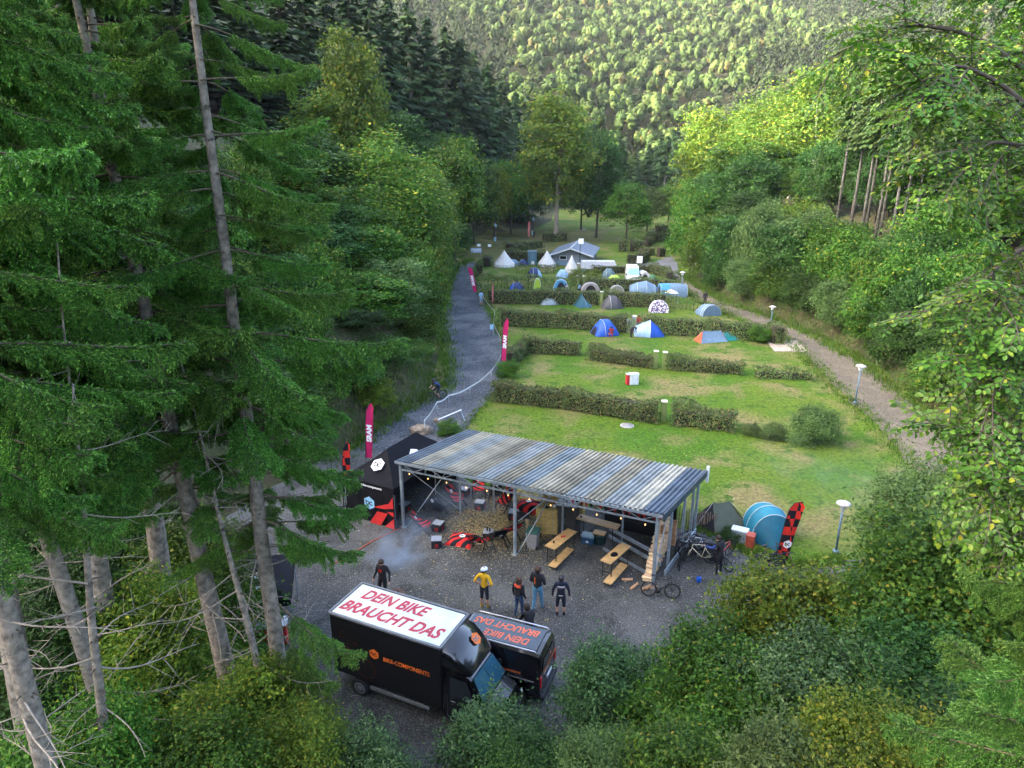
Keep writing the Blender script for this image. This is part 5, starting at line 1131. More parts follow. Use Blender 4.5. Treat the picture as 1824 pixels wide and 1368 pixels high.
# near pair beside the yard
p = G(1376, 968)
hoop_tent('large teal tunnel tent on the lawn beside the checkered flag', (p[0] + .02, p[1] + .55, .02), -93, [(-1.75, .72, .5), (-1.2, .88, 1.15), (-.35, .98, 1.42), (.45, .95, 1.38), (1.2, .12, .06)], [TEALD, TEAL, TEAL, TEALD], None, (1, 2, 3))
def ridge_tent(label, loc, yaw, L, W, h, fly, ends, lean=.25, group='tents on the camping lawn', drop=.8):
    t = thing('tent', label, 'tent', loc, R(yaw), group)
    A, B = np.array([-L / 2 + lean, 0, h]), np.array([L / 2 - lean, 0, h * drop])
    for s in (-1, 1):
        P = []
        for u in np.linspace(0, 1, 7):
            r_ = A * (1 - u) + B * u - np.array([0, 0, .05 * math.sin(u * math.pi)]); e0 = np.array([-L / 2, s * W / 2, .02]) * (1 - u) + np.array([L / 2, s * W / 2 * .85, .02]) * u
            P.append([r_ * (1 - v) + e0 * v - np.array([0, s * .05 * math.sin(math.pi * v), .03 * math.sin(math.pi * v)]) for v in np.linspace(0, 1, 6)])
        q = MB(); q.grid(np.array(P)[::s]); q.build('fly_panel', fly, t)
    for e_, top, x, k in ((ends[0], A, -L / 2, 1), (ends[1], B, L / 2, .85)):
        q = MB(); q.add([(x, -W / 2 * k, .02), (x, W / 2 * k, .02), tuple(top), (x + math.copysign(.12, x), 0, .02)], [(0, 3, 2), (3, 1, 2)] if x > 0 else [(3, 0, 2), (1, 3, 2)]); q.build('end_panel', e_, t)
    q = MB(); q.tube([tuple(A + [0, 0, .02]), tuple(B + [0, 0, .02])], .012, 4); q.build('ridge_seam', DGREY, t)
    for s in (-1, 1):
        q = MB(); q.tube([(s * (L / 2 + .55), 0, .02), tuple(A if s < 0 else B)], .006, 3); q.build('guy_line', WHITE, t)
    return t
p = G(1283, 938); ridge_tent('olive green tent with a dark opening behind the bike rack', (p[0] + .05, p[1] + .35, .02), 28, 2.2, 1.7, 1.2, OLIVE, (DARKIN, OLIVE), .55, drop=.85)
dome('bright blue dome tent with a person crouching at its front', 1077, 595, 45, 1.55, [BLUET], 15, 0, 1.2)
p = G(1156, 598); hoop_tent('two-tone blue dome tent in front of the long hedge', (p[0], p[1] + .3, .02), -8, [(-1.45, .95, .75), (-.7, 1.15, 1.15), (0.1, 1.25, 1.5), (.9, 1.0, .9), (1.55, .7, .05)], [PALEB, PALEB, BLUET, BLUET], None, (1, 2))
p = G(1268, 609); ridge_tent('grey tent with orange ends, next to the sea-green tent', (p[0], p[1] + .3, .02), 12, 2.9, 1.6, 1.05, GBLUE, (ORG, ORG), .5, drop=.95)
p = G(1307, 606); ridge_tent('sea-green ridge tent next to the orange-ended one', (p[0], p[1] + .5, .02), -160, 2.8, 1.5, 1.25, SEA, (SEA, SEA), .3, drop=.55)
dome('light grey low dome tent, first in its row by the gravel road', 978, 541, 34, .95, [GREYT], 8, None)
p = G(1038, 546); ridge_tent('dark teal pointed tent, second in its row from the gravel road', (p[0], p[1] + .4, .02), -75, 2.6, 2.1, 1.65, DTEAL, (DTEAL, DTEAL), .9, drop=.6)
dome('dark grey dome tent, third in its row from the gravel road', 1090, 548, 38, 1.5, [DGREY], 5, None)
arch('pop-up tent with a white and purple print', 1171, 555, 33, 1.45, [PATT], -88, 2.0, None)
arch('grey-blue arched tent at the end of its row near the dirt track', 1258, 560, 36, 1.3, [GBLUE], -75, 2.4, None)
dome('navy pop-up tent behind the hedge nearest the gravel road', 920, 516, 27, 1.05, [NAVYT, BLUET, NAVYT], -10, None)
arch('narrow lime yellow toilet tent behind the hedge', 957, 518, 13, 1.75, [LIME], -90, 1.1, None)
arch('sky blue arched tent with pale canopy and dark entrance', 998, 519, 27, 1.75, [SKYT, PALEB, SKYT], -90, 2.4, -1)
arch('beige arched tent with an open porch between the hedges', 1050, 522, 33, 1.55, [BEIGE], -90, 2.6, -1)
arch('small olive-grey arched tent right of the beige one', 1097, 522, 25, 1.15, [tm('grey_olive', (.22, .23, .19))], -90, 2.2, None)
p = G(1150, 524); hoop_tent('long grey-blue tunnel tent behind the hedge', (p[0], p[1], .02), 175, [(-2.1, .9, .3), (-1.1, 1.2, 1.25), (.0, 1.3, 1.75), (1.2, 1.25, 1.5), (2.1, 1.2, 1.1)], [GBLUE], None, (1, 2, 3))
p = G(1197, 527); hoop_tent('blue awning tent at the track end of the hedge row', (p[0], p[1], .02), 0, [(-1.7, 1.2, 1.55), (-.5, 1.25, 1.6), (.6, 1.25, 1.6), (1.7, 1.2, 1.5)], [SKYT, GBLUE, GBLUE], 0, (0, 3), .6)
def pavilion(label, px, py, w, h, hw=1.2):
    p = G(px, py); t = thing('party_tent', label, 'party tent', (p[0], p[1], .02)); b = MB(); V = [(-w / 2, -w / 2, hw), (w / 2, -w / 2, hw), (w / 2, w / 2, hw), (-w / 2, w / 2, hw), (0, 0, h)]; b.add(V, [(0, 1, 4), (1, 2, 4), (2, 3, 4), (3, 0, 4)]); b.build('canopy', CREAM, t)
    for x in (-1, 1):
        for y in (-1, 1): q = MB(); q.bar((x * w * .48, y * w * .48, 0), (x * w * .48, y * w * .48, hw), .05); q.build('leg', STEEL, t)
pavilion('small pale blue-white party tent in front of the blue awning tent', 1194, 541, 1.5, 1.75, 1.4)
dome('navy blue dome tent with pale side, in front of the bell tents', 952, 493, 27, 1.45, [NAVYT, NAVYT, NAVYT, PALEB], 10, 0)
dome('pale blue low dome tent next to the small bell tent', 1002, 495, 25, 1.3, [PALEB], 0, None)
dome('small blue dome tent beside the pillar by the small bell tent', 1039, 495, 19, 1.3, [tm('denim', (.05, .17, .30))], 0, None)
dome('grey-teal dome tent in front of the low hedge', 1084, 494, 27, 1.4, [tm('slate', (.10, .17, .20))], -8, None)
dome('lime green dome tent behind the hedge', 1094, 505, 31, 1.25, [LIME], 5, None)
dome('dark green dome tent beside the cream tunnel tent', 1161, 505, 22, 1.25, [GREEN], 0, None)
p = G(1143, 503); hoop_tent('cream tunnel tent with a dark entrance beside the white camper', (p[0], p[1], .02), -80, [(-1.2, .8, .9), (-.3, 1.0, 1.7), (.6, 1.0, 1.75), (1.2, .95, 1.6)], [CREAM], -1, (1, 3))
dome('crumpled dark blue tent between the two large bell tents', 915, 472, 20, 1.0, [GBLUE], 20, None); dome('second crumpled blue tent between the large bell tents', 932, 472, 18, .95, [GBLUE, NAVYT], -30, None)
def bell(label, px, py, w_px, h):
    p = G(px, py); zc = p[1] * math.cos(PITCH) + CAM_H * math.sin(PITCH); r_ = w_px * zc / FOC / 2; t = thing('bell_tent', label, 'bell tent', (p[0], p[1] + r_, .02), .2, 'white bell tents'); n = 14
    b = MB(); V, F = [], []
    for i, (q, z) in enumerate(((1.0, 0), (.97, .5), (.62, .5 + (h - .5) * .33), (.30, .5 + (h - .5) * .66), (.02, h))):
        for k in range(n):
            a = 2 * math.pi * k / n; sag = 1 - (.05 if k % 2 else 0) * (1 if 0 < i < 4 else 0); V.append((r_ * q * math.cos(a) * sag, r_ * q * math.sin(a) * sag, z))
    for i in range(4):
        for k in range(n): F.append((i * n + k, i * n + (k + 1) % n, (i + 1) * n + (k + 1) % n, (i + 1) * n + k))
    b.add(V, F); b.build('canvas', CREAM, t)
    q = MB(); q.add([(-r_ * .16, -r_ * 1.0, .02), (r_ * .16, -r_ * 1.0, .02), (.0, -r_ * .52, .5 + (h - .5) * .45)], [(0, 1, 2)]); q.build('door_flap', tm('grey_canvas', (.42, .42, .40)), t)
    q = MB(); q.tube([(0, 0, h), (0, 0, h + .12)], .03, 5); q.build('pole_tip', DGREY, t)
    q = MB(); q.lathe([(r_ * 1.02, 0), (r_ * 1.02, .12), (r_ * .98, .12)], n); q.build('ground_skirt', tm('skirt', (.3, .29, .26)), t)
bell('large white bell tent nearest the gravel road', 898, 478, 40, 2.7); bell('white bell tent in the middle of the three, behind the sparse hedge', 975, 477, 34, 2.6); bell('white bell tent with the narrowest cone, beside the pillar', 1019, 488, 27, 2.75); bell('tiny white bell tent tip between the two larger ones', 949, 472, 10, 1.3)
# camper
p = G(1129, 506); t = thing('camper_van', 'white camper with a large blue windscreen behind the hedge', 'camper', (p[0], p[1] + 1.6, 0), R(-95))
b = hull([ring_yz(-2.0, 1.8, .35, 2.35, .9), ring_yz(.4, 1.8, .35, 2.35, .9), ring_yz(.9, 1.8, .35, 2.2, .86), ring_yz(1.6, 1.8, .4, 1.25, .92), ring_yz(2.3, 1.7, .4, 1.05, .9)]); WP = pm('white_vehicle_paint', (.7, .73, .76), .3, .05, coat=.5); b.build('body', WP, t)
b = MB(); b.add([(.95, -.72, 2.16), (1.58, -.82, 1.3), (1.58, .82, 1.3), (.95, .72, 2.16)], [(0, 1, 2, 3)]); b.xf(None, (.03, 0, .03)); b.build('windscreen', pm('pale_blue_screen', (.20, .42, .60), .1), t)
for x in (-1.2, 1.5):
    for s in (-1, 1): wheel(t, x, s * .8, .32, .2)
for s in (-1, 1): b = MB(); b.rbox((1.5, s * 1.0, 1.35), (.1, .18, .25), .02); b.build('mirror', PLYBLACK, t)

# ================================================================ HEDGES
HEDGE = leafmat('hedge_leaf', [(0, (.030, .050, .016)), (.45, (.055, .088, .024)), (.8, (.080, .115, .030)), (.93, (.12, .11, .035)), (1, (.16, .10, .045))], .25, pscale=1.2)
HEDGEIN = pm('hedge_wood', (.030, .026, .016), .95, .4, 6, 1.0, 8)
def leafquads(C, N, size, asp=.6, r=rng, fold=.25):
    n = len(C); N = N / (np.linalg.norm(N, axis=1)[:, None] + 1e-9); t = np.cross(N, r.normal(0, 1, (n, 3))); t /= np.linalg.norm(t, axis=1)[:, None] + 1e-9; b_ = np.cross(N, t)
    s = (np.asarray(size) * np.ones(n))[:, None] / 2
    V = np.stack([C - t * s, C + b_ * s * asp + N * s * fold, C + t * s, C - b_ * s * asp + N * s * fold], 1)
    return V.reshape(-1, 3), np.arange(n * 4).reshape(-1, 4)
def hedge(label, pts, h, th=.8, dens=150, sparse=0.0, leaf=.16, mat=None, wob=.10, px=True, name='hedge', group='clipped hedges between the pitches'):
    P = [G(*q)[:2] for q in pts] if px else [np.array(q, float) for q in pts]
    o = P[0]; t = thing(name, label, 'hedge', (o[0], o[1], 0), 0, group); b = MB(); core = MB(); r = np.random.default_rng(abs(hash((pts[0][0], pts[0][1], len(label)))) % 2 ** 31 if False else int(pts[0][0] * 7 + pts[0][1] * 3) + 1000)
    for i in range(len(P) - 1):
        a, c = P[i] - o, P[i + 1] - o; L = np.linalg.norm(c - a); d = (c - a) / L; nn = np.array([-d[1], d[0]])
        n = int(L * dens * (h + th / 2) * 1.5)
        u = r.uniform(-.05, 1.05, n); side = r.uniform(0, 1, n); hh = h * (1 + wob * np.sin(u * L * 2.1 + i) * .6 + wob * np.sin(u * L * .7 + 2))
        z = np.where(side < .36, r.uniform(.05, 1, n) * hh, np.where(side < .62, hh, r.uniform(.05, 1, n) * hh)); y = np.where(side < .36, -th / 2, np.where(side < .62, r.uniform(-th / 2, th / 2, n), th / 2))
        y = y * (1 + wob * np.sin(u * L * 3.3 + z * 4)); e = r.normal(0, .06, (n, 3))
        N = np.where((side < .36)[:, None], [0, -1, .5], np.where((side < .62)[:, None], [0, 0, 1], [0, 1, .5])) + r.normal(0, .55, (n, 3))
        C = np.c_[a[0] + d[0] * u * L + nn[0] * y, a[1] + d[1] * u * L + nn[1] * y, z] + e
        NW = np.c_[d[0] * N[:, 0] + nn[0] * N[:, 1], d[1] * N[:, 0] + nn[1] * N[:, 1], N[:, 2]]
        if sparse:
            k = r.uniform(0, 1, n) > sparse * (z < h * .62) * (np.sin(u * L * 5) > -.6); C, NW = C[k], NW[k]
        v, f = leafquads(C, NW, r.uniform(.7, 1.3, len(C)) * leaf, .62, r); b.add(v, f)
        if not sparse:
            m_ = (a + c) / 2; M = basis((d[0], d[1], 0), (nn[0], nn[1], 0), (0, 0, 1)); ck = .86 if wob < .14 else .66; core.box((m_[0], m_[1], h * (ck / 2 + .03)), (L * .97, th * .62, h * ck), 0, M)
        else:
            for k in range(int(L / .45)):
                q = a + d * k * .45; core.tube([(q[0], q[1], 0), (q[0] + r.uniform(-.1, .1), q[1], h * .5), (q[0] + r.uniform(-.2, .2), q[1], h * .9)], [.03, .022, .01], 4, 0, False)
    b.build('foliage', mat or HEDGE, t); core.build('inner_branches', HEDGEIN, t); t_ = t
    for k in t.children: k['kind'] = 'stuff'
    return t
hedge('long clipped hedge nearest the shelter, on the left of the green pillar', [(884, 714), (1010, 727), (1166, 752)], 1.35, .9, 260)
hedge('short leafy hedge on the right of the green pillar nearest the shelter', [(1200, 754), (1304, 766)], 1.35, 1.2, 260, 0, .15, None, .2)
hedge('low clipped hedge with a return along the gravel road', [(907, 655), (935, 628), (1030, 633)], 1.35, .8, 220)
hedge('hedge on the left of the twin pillars', [(1052, 640), (1160, 655)], 1.2, 1.1, 230, 0, .15, None, .15)
hedge('hedge on the right of the twin pillars', [(1192, 658), (1318, 666)], 1.1, 1.0, 230, 0, .15, None, .18)
hedge('low patchy hedge ending at the lamp by the dirt track', [(1345, 672), (1398, 674), (1444, 676)], .7, .8, 200, 0, .15, None, .3)
hedge('long tall hedge behind the bright blue dome tent', [(892, 580), (1000, 584), (1118, 592)], 1.75, 1.1, 170)
hedge('long tall hedge behind the orange-ended tent', [(1144, 593), (1260, 600), (1366, 608)], 1.75, 1.1, 170)
hedge('square hedge block beside the dirt track and the concrete slab', [(1373, 612), (1390, 611)], 1.75, 1.4, 200)
hedge('hedge behind the light grey tent, left of its pillar', [(867, 540), (1068, 543)], 1.75, 1.2, 120, 0, .17); hedge('hedge behind the dark grey tent, right of its pillar', [(1078, 544), (1186, 548)], 1.75, 1.2, 120, 0, .17)
hedge('thin ragged end of the hedge by the arched tent', [(1187, 550), (1214, 552)], 1.4, .8, 110, .3, .17); hedge('sparse twiggy hedge by the dirt track lamp', [(1222, 552), (1312, 562)], 1.3, .6, 70, .5, .16)
hedge('gappy hedge in front of the navy dome tent', [(858, 513), (940, 514)], 1.75, .9, 90, .45, .18); hedge('hedge in front of the pale blue dome tent', [(941, 515), (1028, 517)], 1.75, .9, 100, .2, .18); hedge('long hedge in front of the lime green dome tent', [(1046, 517), (1206, 521)], 1.75, 1.1, 100, 0, .18)
hedge('sparse twiggy hedge between the bell tents and the navy dome', [(920, 488), (992, 487)], 1.4, .6, 70, .5, .17); hedge('low hedge behind the grey-teal dome tent', [(1056, 487), (1158, 486)], 1.1, 1.0, 90, 0, .18); hedge('hedge curving beside the lane end', [(1160, 486), (1184, 494), (1192, 502)], 1.5, 1.2, 90, 0, .18)
hedge('square hedge bush beside the gravel road near the large bell tent', [(849, 490), (860, 490)], 1.7, 1.6, 100, 0, .18); hedge('small hedge behind the square bush by the gravel road', [(866, 476), (872, 472)], 1.7, 1.4, 90, 0, .18)
hedge('long hedge behind the bell tents and in front of the hut', [(905, 464), (960, 467), (1020, 470)], 1.9, 2.0, 60, 0, .22); hedge('clipped hedge on the terrace left of the tall tree', [(905, 452), (935, 448)], 2.0, 2.2, 50, 0, .24)
hedge('low dark hedge at the foot of the tall tree', [(968, 432), (1008, 430)], 2.0, 2.0, 40, 0, .26); hedge('clipped hedge on the slope above the paved road', [(935, 446), (962, 441)], 1.6, 2.0, 45, 0, .24)
hedge('hedge bay beside the white sign post on the far lawn', [(1117, 471), (1140, 471), (1152, 462)], 1.8, 1.2, 50, 0, .22); hedge('far clipped hedge behind the sign post', [(1140, 456), (1164, 455)], 1.5, 1.4, 45, 0, .24); hedge('small square hedge on the far lawn', [(1172, 458), (1182, 457)], 1.8, 1.4, 45, 0, .24)
hedge('brown hedge behind the far path, left half', [(1102, 448), (1118, 448)], 2.2, 1.6, 45, 0, .25); hedge('brown hedge behind the far path, right half', [(1124, 448), (1143, 447)], 2.2, 1.6, 45, 0, .25)
hedge('far hedge running across the top of the bright lawn', [(1150, 440), (1160, 431), (1200, 429)], 1.8, 1.6, 35, 0, .27); hedge('farthest clipped hedge beside the bright lawn', [(1168, 417), (1198, 416)], 2.2, 2.0, 30, 0, .3)
# ================================================================ POSTS, BOXES, SIGNS
LAMPM = pm('lamp_post_steel', (.10, .17, .23), .5, .15, metal=.2); LAMPW = pm('frosted_lamp', (.62, .68, .75), .4, .08); LAMPC = pm('weathered_lamp_cap', (.40, .38, .40), .6, .35, 8)
def lamp_post(label, px, py, tx, ty):
    p = G(px, py); h = HGT(p, tx, ty); s = h / 2.7; t = thing('lamp_post', label, 'lamp post', (p[0], p[1], .02), 0, 'lamp posts along the dirt track')
    b = MB(); b.tube([(0, 0, 0), (0, 0, h - .42 * s)], .05, 10); b.lathe([(.13, 0), (.13, .12), (.06, .16)], 12); b.build('post', LAMPM, t)
    b = MB(); b.lathe([(.06, h - .42 * s), (.12 * s, h - .38 * s), (.15 * s, h - .16 * s), (.11 * s, h - .12 * s)], 16); b.build('shade', LAMPW, t)
    b = MB(); b.lathe([(.14 * s, h - .16 * s), (.33 * s, h - .13 * s), (.30 * s, h - .07 * s), (.14 * s, h - .0), (.01, h)], 20); b.build('cap', LAMPC, t)
lamp_post('lamp post on the lawn behind the yellow-green bush', 1488, 985, 1493, 894); lamp_post('lamp post at the lawn edge halfway along the dirt track', 1523, 719, 1530, 650); lamp_post('lamp post behind the square hedge block', 1371, 592, 1373, 545); lamp_post('lamp post at the far hedge end near the blue awning tent', 1213, 528, 1215, 484)
PILG = pm('green_pillar_paint', (.13, .17, .05), .5, .15); PILT = pm('pillar_cap', (.62, .62, .56), .5, .1)
def pillar(label, px, py, h, w=.36, col=PILG):
    p = G(px, py); t = thing('service_pillar', label, 'service pillar', (p[0], p[1], .02), R(-6), 'service pillars in the hedge gaps'); b = MB(); b.rbox((0, 0, h / 2), (w, w * .9, h), .015); b.build('body', col, t); b = MB(); b.rbox((0, 0, h + .04), (w * 1.12, w, .09), .02); b.build('cap', PILT, t); b = MB(); b.rbox((0, -w * .46, h * .6), (w * .7, .02, h * .5), .008); b.build('hatch', pm('hatch_paint', (.16, .20, .07), .5), t)
pillar('green service pillar between the two hedges nearest the shelter', 1181, 751, 1.4); pillar('left one of the twin green service pillars', 1167, 656, 1.45); pillar('right one of the twin green service pillars', 1183, 658, 1.45); pillar('green service pillar in the hedge gap by the dark teal tent', 1071, 546, 1.75)
GP = pm('grey_pillar_paint', (.25, .27, .27), .5); pillar('grey service pillar in front of the person in red', 1128, 592, 1.65, .42, GP); pillar('short white-framed pillar beside the grey one', 1119, 592, 1.25, .36, GP); pillar('left one of the two far pillars by the beige tent', 1029, 516, 1.8, .4); pillar('right one of the two far pillars by the beige tent', 1040, 516, 1.8, .4); pillar('brown service pillar beside the small bell tent', 1030, 492, 1.9, .42, pm('brown_pillar', (.2, .16, .12), .6))
def cabinet(label, px, py, w, d, h, yaw, body, top, door, group=None):
    p = G(px, py); t = thing('utility_cabinet', label, 'cabinet', (p[0], p[1], .03), R(yaw), group); b = MB(); b.rbox((0, 0, h / 2), (w, d, h), .015); b.build('body', body, t); b = MB(); b.rbox((0, 0, h + .03), (w * 1.06, d * 1.1, .07), .02); b.build('lid', top, t); b = MB(); b.rbox((0, -d / 2 - .008, h * .5), (w * .86, .016, h * .8), .005); dd = b.build('door', door, t); b = MB(); b.box((w * .32, -d / 2 - .025, h * .55), (.03, .02, .09)); b.build('handle', DARKSTEEL, dd)
GB = pm('grey_cabinet_paint', (.27, .33, .36), .5, .12); GT = pm('pale_cabinet_lid', (.52, .57, .62), .5, .1); RB = pm('rust_red_cabinet', (.33, .06, .03), .6, .2); WB = pm('white_cabinet_paint', (.55, .60, .63), .5)
cabinet('grey utility cabinet with pale lid beside the yard edge', 1316, 966, .70, .42, .62, -28, GB, GT, GB); cabinet('rust red utility cabinet joined up to the grey one', 1335, 976, .36, .40, .62, -28, RB, RB, RB)
cabinet('white utility cabinet with a red side on the middle lawn', 1128, 685, .72, .42, .85, 8, WB, GT, WB); p = G(1120, 685); t = thing('hydrant_box', 'red box against the side of the white cabinet on the middle lawn', 'box', (p[0] - .12, p[1] - .05, .03), R(8)); b = MB(); b.rbox((0, 0, .42), (.22, .4, .82), .02); b.build('body', pm('signal_red_paint', (.38, .02, .03), .5), t); b = MB(); b.rbox((0, 0, .85), (.25, .44, .05), .01); b.build('lid', GT, t)
p = G(1117, 759); t = thing('manhole_cover', 'round grey manhole cover in the lawn behind the shelter', 'manhole cover', (p[0], p[1], .02)); b = MB(); b.lathe([(.46, 0), (.46, .04), (.40, .045)], 24); b.build('ring', pm('manhole_concrete', (.34, .34, .33), .9), t); b = MB(); b.lathe([(.39, .03), (.39, .05), (.01, .05)], 24); b.build('lid', pm('manhole_iron', (.22, .22, .22), .8), t)
# feather flags
PINK = pm('magenta_cloth', (.48, .01, .10), .7); CHECK = stripes('red_black_checks', (.62, .03, .02), (.012, .012, .016), 0, 2.6, axis='XZ', kind='check')
def feather_flag(label, loc, h, yaw, cloth, word=None, w=.62, lean=0.0, mark=False):
    t = thing('feather_flag', label, 'flag', loc, R(yaw), 'feather flags'); t.rotation_euler = (0, R(lean), R(yaw))
    curve = [(0, 0, 0), (0, 0, h * .35), (0, 0, h * .7), (.05, 0, h * .88), (.2, 0, h * .97), (w * .75, 0, h)]
    b = MB(); b.tube(curve, [.022, .02, .016, .013, .011, .008], 6); b.build('pole', DARKSTEEL, t)
    rows = []
    for z in np.linspace(.18, 1.0, 22):
        zz = z * h; x0 = np.interp(zz, [c[2] for c in curve], [c[0] for c in curve]); x1 = max(x0 + .02, w * min(1, .75 + .35 * z) if z < .92 else w * (1.08 - 3.5 * (z - .92))); x1 = max(x1, x0 + .01)
        rows.append([(x0 + (x1 - x0) * u, .05 * math.sin(u * 4 + z * 7) * u, zz) for u in np.linspace(0, 1, 6)])
    b = MB(); b.grid(rows); sf = b.build('sail', cloth, t)
    if word:
        for sgn in (-1, 1):
            q = text_mb(word, .52 * w / .62, .15, .02, sx=1.15); q.xf(basis((0, 0, 1), (-sgn * 1.0, 0, 0), (0, -sgn * 1.0, 0)) if sgn > 0 else basis((0, 0, 1), (1, 0, 0), (0, 1, 0)), (w * .5, -sgn * .065, h * .55)); q.build('lettering', WHITE, sf)
    if mark:
        e_ = emblem(w * .32); e_.xf(basis((1, 0, 0), (0, 0, 1), (0, -1, 0)), (w * .5, -.07, h * .36)); e_.build('emblem', [WHITE, BLACK], sf)
    b = MB(); b.bar((-.4, 0, .02), (.4, 0, .02), .05); b.bar((0, -.4, .02), (0, .4, .02), .05); b.build('foot', DARKSTEEL, t)
p = G(1378, 1010); feather_flag('red and black checkered feather flag beside the right bike rack', (p[0], p[1], .06), 3.15, 0, CHECK, None, .62, 6, True)
p = G(652, 838); feather_flag('magenta feather flag with white lettering behind the gazebo', (p[0], p[1], .06), 4.0, 8, PINK, 'SRAM', .42, 3)
p = G(612, 905); feather_flag('red and black feather flag at the left corner of the gazebo', (p[0], p[1], .06), 3.6, 5, CHECK, None, .38, 3)
p = G(527, 835); feather_flag('magenta feather flag between the spruce branches beside the road', (p[0], p[1], .06), 4.2, 8, PINK, 'SRAM', .42, 0)
p = G(892, 660); feather_flag('magenta feather flag at the bend of the barrier tape', (p[0], p[1], .06), 4.4, 5, PINK, 'SRAM', .45, 3)
p = G(856, 530); feather_flag('magenta feather flag farther up the gravel road', (p[0] - .3, p[1], .06), 4.0, -175, PINK, 'SRAM', .55, 10)
p = G(876, 548); feather_flag('slim faded red flag at the hedge end', (p[0], p[1], .02), 3.2, 0, pm('faded_red', (.40, .12, .11), .7), None, .22); p = G(940, 428); feather_flag('slim red flag on the far grassy slope', (p[0], p[1], float(hterr(p[0], p[1]))), 4.2, 0, pm('faded_red2', (.40, .12, .11), .7), None, .5)
# barrier of stakes and tape
bt = thing('tape_barrier', 'white barrier tape on short stakes along the gravel road', 'barrier', (0, 0, 0)); TP = [(757, 775), (779, 741), (800, 728), (838, 712), (875, 682), (894, 650), (891, 618), (879, 592), (881, 570), (862, 545), (853, 520), (838, 495), (821, 481)]
W_ = [G(*q) for q in TP]
for q in W_: b = MB(); b.tube([(q[0], q[1], 0), (q[0], q[1], 1.02)], .018, 5); b.build('stake', STEEL, bt)
for i in range(len(W_) - 1):
    a, c = W_[i], W_[i + 1]; b = MB(); P = []
    for u in np.linspace(0, 1, 9): q = a + (c - a) * u; z = 1.0 - .12 * math.sin(u * math.pi); P.append([(q[0], q[1], z - .05), (q[0], q[1], z + .06)])
    b.grid(P); b.build('tape', pm('barrier_tape', (.62, .62, .60), .6, .15, 3), bt)
def aframe(label, px, py):
    p = G(px, py); t = thing('direction_sign', label, 'sign', (p[0], p[1], .05), R(10), 'small pale blue signs along the road'); b = MB(); b.rbox((0, 0, .85), (.36, .02, .5), .005); b.build('board', pm('pale_blue_board', (.30, .50, .66), .5), t)
    for s in (-1, 1): b = MB(); b.bar((s * .1, 0, .6), (s * .22, -.2 * s, 0), .03); b.build('leg', STEEL, t)
aframe('pale blue sign on a stand at the lower bend of the gravel road', 876, 598); aframe('pale blue sign on a stand farther up the gravel road', 842, 512)
# hut and far things
p = G(985, 474); HX, HY = 7.2, 11.0
t = thing('camp_hut', 'grey gabled hut with pale walls behind the bell tents', 'hut', (p[0] + 3.1, p[1] + .5, 0), R(-12))
HW = pm('shaded_hut_wall', (.20, .22, .25), .8, .12, 2); HR = pm('grey_sheet_roof', (.115, .15, .20), .45, .15, 1.5, metal=.2)  # wall colour darkened for the shade under the front overhang
b = MB(); b.box((0, HY / 2, .95), (HX - .8, HY, 1.9)); b.add([(-(HX - .8) / 2, 0.002, 1.9), ((HX - .8) / 2, 0.002, 1.9), (0, .002, 2.9)], [(0, 1, 2)]); b.build('wall', HW, t); b = MB(); b.rbox((0, -.03, .35), (HX - .75, .04, .7), .01); b.build('plinth', pm('blue_plinth', (.14, .24, .30), .8), t)
for s in (-1, 1):
    for i in range(8):
        y0, y1 = -1.5 + i * (HY + 2) / 8, -1.5 + (i + 1) * (HY + 2) / 8; x, z = s * HX / 2 * 1.06, 1.80; b = MB(); V = [(0, y0, 3.1), (0, y1 - .02, 3.1), (x, y1 - .02, z), (x, y0, z)]; V2 = [(a, c, d - .07) for a, c, d in V]; b.add(V + V2, [(0, 1, 2, 3), (7, 6, 5, 4), (0, 4, 5, 1), (1, 5, 6, 2), (2, 6, 7, 3), (3, 7, 4, 0)]); b.build('roof_panel', HR, t)
    b = MB(); b.bar((0, -1.53, 3.03), (s * HX / 2 * 1.06, -1.53, 1.74), .05, .24); b.build('barge_board', pm('white_barge', (.4, .43, .46), .6), t)
b = MB(); b.bar((0, -1.55, 3.13), (0, HY + .55, 3.13), .22, .05); b.build('ridge_cap', pm('pale_ridge', (.4, .44, .48), .5), t); b = MB(); b.rbox((1.3, -.03, .93), (.95, .05, 1.8), .01); dd = b.build('door', pm('grey_door', (.2, .24, .28), .6), t); b = MB(); b.box((1.65, -.07, 1.0), (.04, .03, .12)); b.build('handle', CHROME, dd)
b = MB(); b.rbox((-1.4, -.03, 1.3), (1.2, .05, .7), .01); ww = b.build('window', WHITE, t); b = MB(); b.box((-1.4, -.065, 1.3), (1.05, .01, .56)); b.build('pane', GLASS, ww)
p = G(1068, 482); t = thing('covered_trailer', 'long low white covered trailer beside the hut', 'trailer', (p[0], p[1] + .5, 0), R(-4)); b = MB(); b.add([(-3, -.9, .3), (3, -.9, .3), (3, .9, .3), (-3, .9, .3), (-2.9, -.8, 1.5), (2.4, -.8, 1.5), (2.4, .8, 1.5), (-2.9, .8, 1.5)], [(4, 5, 6, 7), (0, 1, 5, 4), (1, 2, 6, 5), (2, 3, 7, 6), (3, 0, 4, 7)]); b.build('cover', tm('white_tarp', (.55, .58, .62)), t)
for s in (-1, 1): wheel(t, 0, s * .85, .3, .2)
b = MB(); b.bar((3, 0, .4), (3.9, 0, .4), .08); b.build('drawbar', STEEL, t)
